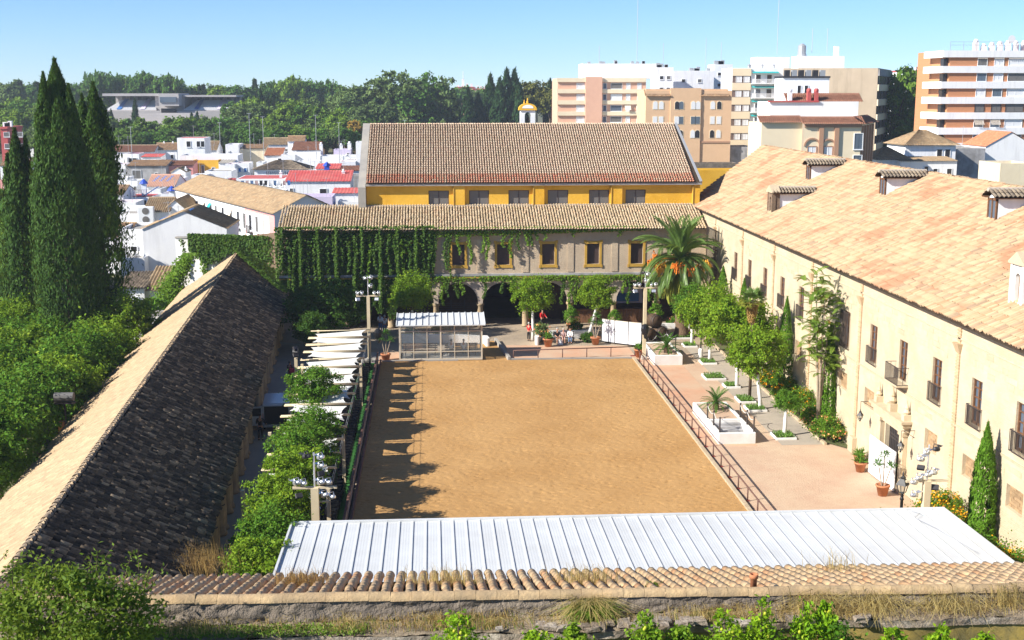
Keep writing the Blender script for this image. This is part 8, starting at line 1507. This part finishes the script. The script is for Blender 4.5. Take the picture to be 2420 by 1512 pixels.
# ================================================================ foreground building: tiles, coping, wall, ledge
FZ = lambda x: 11.37 - .0129 * x               # height of the coping
ZL = 10.80
def foreground():
    o = (4, 25, 0); t = thing('tiled_wall_roof', 'old wall in the foreground roofed with weathered barrel tiles', 'wall', o)
    xa, xb = -12.5, 18.5; sl = -.0126
    fe = lambda x: 9.98 - .0073 * (x + 4)
    s = B(o); s.add([(xa, 29.1, fe(xa) - .05), (xb, 29.1, fe(xb) - .05), (xb, 25.05, FZ(xb) - .27), (xa, 25.05, FZ(xa) - .27)], [(0, 1, 2, 3)]); s.box(xa, 25.1, 0, xb, 28.9, 9.8); ro = s.build('roof', MT['tile_under'], t)
    e = np.array((0, -4.1, FZ(3) - .26 - fe(3))); Lv = np.linalg.norm(e)
    # tiles, laid from the far eave up to the coping; heavier and rougher than on the big roofs
    tile_roof(ro, (xb, 29.2, fe(xb) - .02), (-1, 0, .010), e, xb - xa, Lv - .32, .275, .44, MT['tile_warm'], org=o, seg=9, jit=.012, r=.118, lip=.012, hf=1.1, nparts=300, dcap=(250, 2419, 1300, 1420), lift=.015)
    c = B(o); m = int((xb - xa) / .46)
    me = None
    for i in range(m):
        x = xa + i * .46; z = FZ(x) + R.uniform(-.015, .015); b = B(o); n = 8; L = .455; r0, r1 = .152, .146
        vs = [(x, 25.0 + r0 * cos(pi * k / n), z - .155 + r0 * sin(pi * k / n)) for k in range(n + 1)] + [(x + L, 25.0 + r1 * cos(pi * k / n), z - .155 + r1 * sin(pi * k / n)) for k in range(n + 1)]
        b.add(vs, [(k, k + 1, n + 2 + k, n + 1 + k) for k in range(n)]); b.build('coping_tile', MT['coping'], t, True)
    # rough face under the coping, as a displaced sheet
    def rough(nm, P, nu, nv, amp, m, smooth=True):
        pts = []; h = NR.normal(0, 1, (nu + 1, nv + 1))
        for _ in range(2): h = (h + np.roll(h, 1, 0) + np.roll(h, -1, 0) + np.roll(h, 1, 1) + np.roll(h, -1, 1)) / 5
        h = h / h.std() * amp; b = B(o)
        vs = [P(i / nu, j / nv, h[i, j]) for i in range(nu + 1) for j in range(nv + 1)]; b.add(vs, [(i * (nv + 1) + j, (i + 1) * (nv + 1) + j, (i + 1) * (nv + 1) + j + 1, i * (nv + 1) + j + 1) for i in range(nu) for j in range(nv)]); return b.build(nm, m, t, smooth)
    X = lambda u: xa + (xb - xa) * u
    rough('grey_face', lambda u, v, h: (X(u), 24.9 - .08 * (1 - v) + h, FZ(X(u)) - .15 - (FZ(X(u)) - .17 - ZL) * (1 - v)), 380, 10, .022, MT['rough_grey'])
    led = lambda u: 24.16 + .14 * sin(X(u) * 1.7) * .4 + .10 * (u > .55) - .06 * sin(X(u) * .6)
    zl = lambda x: ZL
    rough('ledge', lambda u, v, h: (X(u), led(u) + (24.85 - led(u)) * v, zl(X(u)) - .05 * (1 - v) + h), 380, 14, .022, MT['ledge_soil'])
    rough('ledge_edge', lambda u, v, h: (X(u), led(u) - .02 + h * .6, zl(X(u)) - .05 - .16 * (1 - v)), 380, 4, .02, MT['ledge_stone'])
    rough('ochre_face', lambda u, v, h: (X(u), led(u) + .03 + h * .25, zl(X(u)) - .20 - 4 * (1 - v)), 160, 30, .02, MT['olive_render'])
    for k in range(46):                                # loose stones along the broken edge
        x = R.choice((R.uniform(2.2, 6.6), R.uniform(-1, 10))); b = B(o); s_ = R.uniform(.05, .13); y = 24.12 + R.uniform(-.03, .25); z = zl(x) + .02; b.add([(x + s_ * R.uniform(.8, 1.5) * i, y + s_ * R.uniform(.7, 1.2) * j, z + s_ * R.uniform(.3, .8) * l) for i in (-1, 1) for j in (-1, 1) for l in (-.5, 1)], [(0, 1, 3, 2), (4, 6, 7, 5), (0, 4, 5, 1), (2, 3, 7, 6), (0, 2, 6, 4), (1, 5, 7, 3)]); b.build('stone', MT['ledge_stone'], t)
    return t
MT['coping'] = mat('coping', (.54, .39, .21), (.44, .30, .16), 4, .9, (.30, .22, .13), 2.2, bump=.7, bsc=16, isl=.12)
MT['ledge_soil'] = mat('ledge_soil', (.24, .19, .13), (.17, .13, .09), 3, .95, (.30, .24, .16), 1.2, bump=.8, bsc=14, bd=.05)
MT['ledge_stone'] = mat('ledge_stone', (.44, .39, .32), (.30, .25, .20), 4, .95, (.22, .17, .12), 1.0, bump=.8, bsc=10, bd=.06, isl=.1)
foreground()
sheet('garden_terrace', [(-14, -12), (22, -12), (22, 24.4), (-14, 24.4)], 7.6, MT['earth'])
q_ = V(1780, 1382, 25.3); t = thing('clay_pipe', 'short rusty clay vent pipe on the foreground tiles', 'pipe', (q_[0], 25.3, q_[2])); b = B(); b.lathe((0, 0, -.1), [(.075, 0), (.075, .26), (.10, .27), (.10, .36), (.075, .36), (.07, .30)], 12); b.build('pipe', MT['pot'], t, True)
# ---- dry weeds
def blades(n, fx, L, w, bend, seed):
    q = np.random.default_rng(seed); C = fx(n, q); n = len(C); a = q.uniform(0, 6.28, n); l = L * q.uniform(.4, 1.2, n); b = bend * q.uniform(.3, 1.3, n); D = np.stack([np.cos(a), np.sin(a) * .7, np.zeros(n)], 1); S = np.stack([-np.sin(a), np.cos(a), np.zeros(n)], 1) * .5 + np.array((.7, 0, 0)); Z = np.array((0, 0, 1.)); P0 = C; P1 = C + Z * (l * .6)[:, None] + D * (b * l * .25)[:, None]; P2 = C + Z * (l * (1 - .55 * b))[:, None] + D * (b * l * .9)[:, None]; ww_ = np.asarray(w)
    A = np.stack([P0 - S * ww_ / 2, P0 + S * ww_ / 2, P1 + S * ww_ * .45, P1 - S * ww_ * .45, P2 + S * ww_ * .12, P2 - S * ww_ * .12], 1).reshape(-1, 3); i = np.arange(n)[:, None] * 6; F = np.concatenate([i + np.array([[0, 1, 2, 3]]), i + np.array([[3, 2, 4, 5]])]); return A, F
def weeds(label, n, fx, L, w, bend, m, seed, name='dry_grass'):
    A, F = blades(n, fx, L, w, bend, seed); tag(link(name, np_mesh(name, A, F, MT[m])), label, 'grass', kind='stuff')
def on_ledge(x0, x1, dens=None):
    def f(n, q):
        x = q.uniform(x0, x1, n); k = q.random(n) < (.18 + .9 * np.clip(np.sin(x * .9 + 1.3) * .5 + np.sin(x * 2.3) * .4 + .3, 0, 1)); x = x[k]; return np.stack([x, q.uniform(24.25, 24.85, len(x)), ZL - .03 + 0 * x], 1)
    return f
weeds('dry straw coloured weeds along the foreground ledge', 4200, on_ledge(-6, 14), .40, .012, .9, 'dry', 1); weeds('brown dead weeds along the foreground ledge', 2600, on_ledge(-4, 14), .34, .011, 1.0, 'dry_brown', 2); weeds('green weeds scattered along the foreground ledge', 1300, on_ledge(-6, 6), .24, .014, .8, 'weed', 3, 'green_grass')
def tuft(cx, cy, cz, r): return lambda n, q: np.stack([cx + q.normal(0, r, n), cy + q.normal(0, r * .5, n), np.full(n, cz)], 1)
tl_ = [('big green and dry grass tuft below the middle of the tiles', 3.35, 24.7, .55, 900, .55, 'weed', .14, 1.2), ('long dry grass arching from the middle tuft', 3.3, 24.7, .6, 500, .75, 'dry', .2, 1.3), ('dry drooping grass tuft at the right of the ledge', 9.6, 24.65, .6, 300, .75, 'dry', .3, 1.6), ('second dry drooping tuft at the far right of the ledge', 11.2, 24.6, .6, 260, .7, 'dry', .3, 1.6), ('dry grass fan left of the right-hand tufts', 8.3, 24.7, .6, 500, .7, 'dry', .25, 1.1), ('tall dry grass at the right picture edge', 12.6, 24.75, .55, 280, .7, 'dry', .25, .8), ('dry stalks growing between the tiles left of centre', .15, 27.2, .6, 420, .55, 'dry', .45, .4), ('dry stalks between the tiles behind the middle tuft', 3.5, 27.0, .6, 380, .6, 'dry', .35, .5), ('dry stalks between the tiles near the white roof corner', -3.2, 27.5, .9, 380, .6, 'dry_brown', .3, .6), ('fine dry stalks on the tiles at right', 9.9, 28.3, .9, 120, .8, 'dry', .3, .4), ('green leafy plant trailing on the tiles right of centre', 4.95, 26.2, .2, 90, .25, 'weed', .1, .8)]
for k, (l, x, y, dz, n, L, m, r, bd) in enumerate(tl_):
    z = ZL - .03 if y < 25 else FZ(x) - .2 - (y - 25.05) * .3; t_ = weeds(l, n, tuft(x, y, z, r), L, .010 if m != 'weed' else .022, bd, m, 20 + k, 'grass_tuft')
def creeping(n, q): x = q.uniform(-6.3, -1.5, n); return np.stack([x, 24.1 + q.random(n) * .5 + .1, ZL - .03 + q.random(n) * .1], 1)
C = creeping(2600, NR); A, F = leaves(C, NR.normal(0, .6, C.shape) + np.array((0, -.4, 1)), NR.uniform(.04, .09, len(C)), .035); tag(link('ground_cover', np_mesh('ground_cover', A, F, MT['weed'])), 'low green creeper on the ledge beside the big bush', 'ground cover', kind='stuff')
# weeds at the end of the portico roof
weeds('dry brown weeds at the near end of the dark portico roof', 900, lambda n, q: np.stack([q.normal(-9.6, .7, n), q.normal(46.0, .8, n), np.full(n, 3.5)], 1), 1.0, .018, .7, 'dry_brown', 61)
# ---- lemon trees before the wall
LM = B(); LM.ball((0, 0, 0), (.036, .036, .042), 8, 6); LMM = LM.mesh('lemon', MT['lemon'], True)
def lemon_tree(label, px, py, h=.8, w=.30, fruit=3, m='lemon_leaf', Y=23.2):
    p = V(px, py, Y); z0 = 7.6; top = p[2]; t = thing('lemon_tree', label, 'tree', (p[0], Y, z0)); hh = top - z0
    lob = [((0, 0, hh - h * .45), (w, w, h * .5)), ((w * .7, -.1, hh - h * 1.1), (w * 1.2, w, h * .5)), ((-w * .7, .1, hh - h * 1.2), (w * 1.1, w, h * .5)), ((0, 0, hh - h * 1.8), (w * 2.2, w * 2, h * .7))]
    A, F = crown(lob, 1500, .105, 46, .30, .5, .5); link('crown', np_mesh('crown', A, F, MT[m]), t); b = B(); b.tube([(0, 0, 0), (.02, 0, hh - h * 1.2), (0, 0, hh - .1)], [.06, .03, .012], 6); b.build('trunk', MT['bark'], t)
    for k in range(fruit): link('lemon', LMM, t, (R.uniform(-w, w) * .8, -w * .8, hh - h * R.uniform(.25, 1.1)), (R.uniform(0, 1), 0, 0))
for l, px, py, h, w, fr, m in (('sunlit lemon shoot with fruit left of centre at the bottom edge', 1082, 1462, .45, .26, 6, 'lemon_leaf'), ('small lemon tip at the bottom edge right of the first shoot', 1270, 1492, .3, .2, 1, 'lemon_leaf'), ('dark green lemon tip under the middle tuft', 1355, 1478, .3, .16, 1, 'orange_leaf_y'), ('bushy lemon shoot below the broken ledge', 1528, 1452, .5, .2, 2, 'orange_leaf_y'), ('short lemon tip right of the bushy shoot', 1610, 1480, .3, .18, 1, 'orange_leaf_y'), ('yellowish lemon shoot with many fruits', 1712, 1452, .5, .25, 6, 'lemon_leaf'), ('tallest yellow lemon shoot', 1800, 1420, .75, .2, 4, 'lemon_leaf'), ('tall slim lemon shoot with dark top', 1898, 1412, .8, .14, 2, 'lemon_leaf'), ('small hanging lemon cluster on a separate tip', 1950, 1422, .3, .09, 5, 'lemon_leaf'), ('dark bushy lemon crown below the ochre wall edge', 1965, 1462, .45, .42, 2, 'orange_leaf'), ('lemon tip at the bottom right of centre', 2110, 1488, .3, .14, 0, 'lemon_leaf'), ('lemon tip near the bottom right', 2225, 1486, .25, .14, 0, 'lemon_leaf'), ('last low lemon tip at the bottom right', 2330, 1498, .25, .16, 0, 'lemon_leaf')): lemon_tree(l, px, py, h, w, fr, m)
# palm tip at the right edge
t = thing('palm_tip', 'feathery green plant tip at the bottom right corner', 'plant', (13.3, 23, 7.6)); A, F = blades(300, lambda n, q: np.stack([q.normal(0, .1, n), q.normal(0, .1, n), np.full(n, 1.9)], 1), 1.1, .012, .9, 77); link('fronds', np_mesh('fronds', A, F, MT['grass']), t); b = B(); b.tube([(0, 0, 0), (0, 0, 2)], .06, 6); b.build('trunk', MT['bark'], t)
# ---- big bush at the lower left
def big_bush():
    c = V(165, 1400, 23.2); o = (c[0], 23.2, 7.6); t = thing('hackberry_bush', 'large leafy wild bush in the lower left corner', 'bush', o); hz = c[2] - 7.6
    lob = [((0, 0, hz - .3), (1.5, .8, .8)), ((-.9, .1, hz - .1), (.9, .6, .6)), ((.9, 0, hz - .45), (.8, .6, .5)), ((.25, -.2, hz + .25), (.55, .5, .35)), ((-1.3, 0, hz - .7), (.8, .6, .6)), ((.5, 0, hz - 1.1), (1.3, .8, .6)), ((-.5, 0, hz - 1.2), (1.3, .8, .6))]
    A, F = crown(lob, 11500, .115, 150, .22, .6, .45, .1); link('foliage', np_mesh('foliage', A, F, MT['bush_leaf']), t); q = random.Random(3); parts = []; b = B()
    for i in range(26):
        x = q.uniform(-1.9, 1.5); z = hz + q.uniform(-.4, .35); d = np.array((q.uniform(-.35, .6), q.uniform(-.2, .2), q.uniform(.35, .75))); p0 = np.array((x, 0, z)); b.tube([p0, p0 + d * .6, p0 + d * 1.0], [.012, .009, .004], 4); k = 16; s = NR.uniform(.1, 1, k)[:, None]; C = p0 + d * s + NR.normal(0, .035, (k, 3)); parts.append(leaves(C, NR.normal(0, 1, (k, 3)) + np.array((0, -.5, .4)), .095, .04, NR.normal(0, .5, (k, 3)) + np.array((.3, 0, -.6))))
    A, F = join(parts); link('sprigs', np_mesh('sprigs', A, F, MT['weed']), t)['kind'] = 'stuff'; b.build('twigs', MT['bark'], t); b = B()
    for i in range(6): a = q.uniform(-1, 1); b.tube([(a * .3, 0, 0), (a * .7, 0, hz * .5), (a * 1.2, 0, hz - .4)], [.07, .05, .02], 6)
    b.build('stem', MT['bark'], t)
big_bush()
# ================================================================ people: one skinned body each, clothes as children
def skin_obj(name, verts, edges, rad, m, parent, root=0):
    me = bpy.data.meshes.new(name); me.from_pydata(verts, edges, []); me.materials.append(m); o = link(name, me, parent)
    md = o.modifiers.new('skin', 'SKIN'); md.use_smooth_shade = True; sk = me.skin_vertices[0].data
    for i, r in enumerate(rad): sk[i].radius = (r, r) if not hasattr(r, '__len__') else r
    sk[root].use_root = True; s = o.modifiers.new('sub', 'SUBSURF'); s.levels = 1; s.render_levels = 1; return o
def person(label, loc, rz, top, legs, hair, pose='stand', arms=((-.1, .25), (.1, .25)), s=1.0, skirt=False, bare=False, sleeves=True, head_turn=0):
    t = thing('person', label, 'person', loc, rz); t.scale = (s,) * 3
    if pose == 'sit': hip = .50; kn = [(-.10, -.44, .50), (.10, -.44, .50)]; an = [(-.11, -.46, .09), (.11, -.42, .09)]
    else: hip = .93; kn = [(-.10, -.02, .50), (.11, .0, .50)]; an = [(-.11, .03, .09), (.13, -.02, .09)]
    ch = hip + .40; sh = hip + .52; nk = hip + .60; hd = hip + .74
    J = {'pel': (0, 0, hip), 'wst': (0, .0, hip + .18), 'chs': (0, .01, ch), 'nck': (0, .0, nk), 'hd0': (0, -.015, nk + .09), 'hd1': (0, -.02, hd + .06)}
    V_ = [J['pel'], J['wst'], J['chs'], J['nck'], J['hd0'], J['hd1']]; E_ = [(0, 1), (1, 2), (2, 3), (3, 4), (4, 5)]; Rd = [(.155, .11), (.135, .10), (.165, .115), (.058, .058), (.085, .098), (.078, .09)]
    arm = []
    for k, sg in enumerate((-1, 1)):
        b0 = len(V_); ex, ey = arms[k]; S = (sg * .19, .01, sh - .05); El = (sg * .25 + ex * .2, -.03 - ey * .35, sh - .31); Wr = (sg * .20 + ex, -.05 - ey, sh - .50 + ey * .35); Fi = (Wr[0] + (ex * .2), Wr[1] - .06, Wr[2] - .09); V_ += [S, El, Wr, Fi]; E_ += [(2, b0), (b0, b0 + 1), (b0 + 1, b0 + 2), (b0 + 2, b0 + 3)]; Rd += [.062, .045, .034, .026]; arm.append((S, El, Wr))
    for k in range(2):
        b0 = len(V_); hp = ((-.09, .09)[k], 0, hip - .04); V_ += [hp, kn[k], an[k], (an[k][0], an[k][1] - .16, .045)]; E_ += [(0, b0), (b0, b0 + 1), (b0 + 1, b0 + 2), (b0 + 2, b0 + 3)]; Rd += [.088, .062, .045, .04]
    skin_obj('body', V_, E_, Rd, MT['skin'], t)
    # shirt
    v = [J['pel'], J['wst'], J['chs'], (0, 0, nk - .04)]; e = [(0, 1), (1, 2), (2, 3)]; r = [(.172, .128), (.155, .118), (.184, .134), (.075, .07)]
    for k in range(2):
        b0 = len(v); S, El, Wr = arm[k]; end = Wr if sleeves else El; mid = tuple((np.array(S) + np.array(El)) / 2); v += [S, El if sleeves else mid, tuple(np.array(Wr) * .9 + np.array(El) * .1) if sleeves else El]; e += [(2, b0), (b0, b0 + 1), (b0 + 1, b0 + 2)]; r += [.078, .060, .048]
    skin_obj('shirt', v, e, r, MT[top], t)
    v = [(0, 0, hip + .06), (0, 0, hip - .02)]; e = [(0, 1)]; r = [(.165, .122), (.165, .122)]
    for k in range(2):
        b0 = len(v); hp = ((-.09, .09)[k], 0, hip - .05); a = an[k]; v += [hp, kn[k]] + ([(a[0], a[1], a[2] + .04)] if not bare else []); e += [(1, b0), (b0, b0 + 1)] + ([(b0 + 1, b0 + 2)] if not bare else []); r += [.102, .078] + ([.062] if not bare else [])
    skin_obj('trousers', v, e, r, MT[legs], t)
    for k in range(2): b = B(); a = an[k]; b.ball((a[0], a[1] - .07, .045), (.055, .14, .05), 8, 5); b.build('shoe', MT['black'] if legs != 'jeans' else MT['cloth_black'], t, True)
    b = B(); z = hd + .03; b.ball((0, .02, z + .02), (.098, .112, .105), 10, 8)
    b.v = [(x, y, zz) if not (y < -.045 and zz < z + .05) else (x, y * .4, zz) for x, y, zz in b.v]; b.build('hair', MT[hair], t, True)
    b = B(); b.ball((0, -.118, hd - .035), (.014, .022, .02), 6, 4); b.build('nose', MT['skin'], t, True)
    for sg in (-1, 1): b = B(); b.ball((sg * .033, -.103, hd - .0), (.014, .01, .009), 6, 4); b.build('eye', MT['hair_dark'], t); b = B(); b.ball((sg * .088, .0, hd - .02), (.014, .024, .034), 6, 4); b.build('ear', MT['skin'], t, True)
    b = B(); b.ball((0, -.104, hd - .075), (.028, .009, .007), 6, 4); b.build('mouth', MT['cloth_pink'], t)
    return t
person('bald man in white shirt and blue jeans seen from behind', (-4.5, 110.9, 0), pi + .1, 'cloth_white', 'jeans', 'hair_grey', s=1.03, sleeves=False)
person('companion in pale shirt standing just behind the bald man', (-4.95, 112.2, 0), pi - .2, 'cloth_white', 'jeans', 'hair_dark', s=.98)
person('grey haired woman in red jacket and black trousers with walking stick', (8.5, 107.2, 0), pi / 2 + .9, 'cloth_red', 'cloth_black', 'hair_grey', s=.95, arms=((-.05, .1), (.1, .28)))
b = B(); b.tube([(0, 0, 0), (.02, 0, .8)], .014, 5); b.tube([(.02, 0, .8), (-.08, 0, .84)], .016, 5); t = thing('walking_stick', 'thin walking stick held by the woman in red', 'walking stick', (8.95, 107.05, 0)); b.build('stick', MT['wood'], t)
person('person in red top and dark trousers behind the broad orange tree', (10.25, 113.2, 0), .4, 'cloth_red', 'cloth_black', 'hair_dark', s=1.0)
person('person in red trousers half hidden by the slender orange tree', (23.45, 108.3, 0), pi, 'cloth_red', 'cloth_red', 'hair_dark', s=.98)
person('seated person in black shirt at the left of the bench', (10.95, 106.15, 0), .1, 'cloth_black', 'cloth_black', 'hair_grey', 'sit', ((.12, .3), (-.12, .3)), bare=True, sleeves=False); person('seated woman in floral dress in the middle of the bench', (11.5, 106.2, 0), 0, 'cloth_floral', 'cloth_floral', 'hair_grey', 'sit', ((.1, .3), (-.1, .3)), s=.95, bare=True, sleeves=False); person('seated woman with dark hair, white sleeves and jeans at the right of bench', (12.1, 106.15, 0), -.1, 'cloth_white', 'jeans', 'hair_dark', 'sit', ((.12, .32), (-.1, .25)))
t = thing('shopping_bag', 'white shopping bag on the ground before the bench', 'bag', (11.15, 105.4, 0)); b = B(); b.add([(-.2, -.1, 0), (.2, -.1, 0), (.2, .1, 0), (-.2, .1, 0), (-.17, -.03, .45), (.18, -.03, .43), (.18, .03, .43), (-.17, .03, .45)], [(0, 3, 2, 1), (4, 5, 6, 7), (0, 1, 5, 4), (1, 2, 6, 5), (2, 3, 7, 6), (3, 0, 4, 7)]); b.build('bag_body', MT['cloth_white'], t)
person('person in pale shirt seated at the left of the shelter bench', (1.45, 101.45, .05), 3.1, 'cloth_white', 'cloth_black', 'hair_dark', 'sit', ((.1, .3), (-.1, .3))); person('grey haired person seated at the right of the shelter bench', (2.5, 101.45, .05), 3.0, 'cloth_white', 'jeans', 'hair_grey', 'sit', ((.1, .3), (-.1, .3)))
person('person in dark clothes walking beside the portico with a pink bag', (-11.0, 92.0, 0), 2.6, 'cloth_black', 'cloth_black', 'hair_dark'); t = thing('shoulder_bag', 'pink red shoulder bag carried beside the portico', 'bag', (-10.8, 91.8, .95)); b = B(); b.bbox(-.22, -.1, 0, .22, .1, .34, .04); b.build('bag_body', MT['cloth_pink'], t); b = B(); b.tube([(-.15, 0, .34), (-.1, 0, .6), (.1, 0, .6), (.15, 0, .34)], .015, 5); b.build('strap', MT['cloth_pink'], t)
person('person in dark clothes standing at the open rear door of the van', (-11.15, 76.6, 0), pi - .1, 'cloth_black', 'cloth_black', 'hair_dark')
person('person on the white roof terrace right of the cypresses', G(385, 520, 3.7)[:2] + (3.15,), 1.2, 'cloth_floral', 'cloth_black', 'hair_dark')
# ================================================================ air
m_, nt_h, N_, L_, bs_ = nodes('haze_air'); N_.remove(bs_); pv = N_.new('ShaderNodeVolumePrincipled'); pv.inputs['Color'].default_value = (.80, .88, 1.0, 1); pv.inputs['Density'].default_value = .00021; pv.inputs['Anisotropy'].default_value = .2
L_.new(pv.outputs[0], N_['Material Output'].inputs['Volume'])
b = B(); b.box(-700, -60, -1.2, 700, 1100, 60); tag(b.build('haze', m_), 'thin blue summer haze over the town', 'haze', kind='stuff')
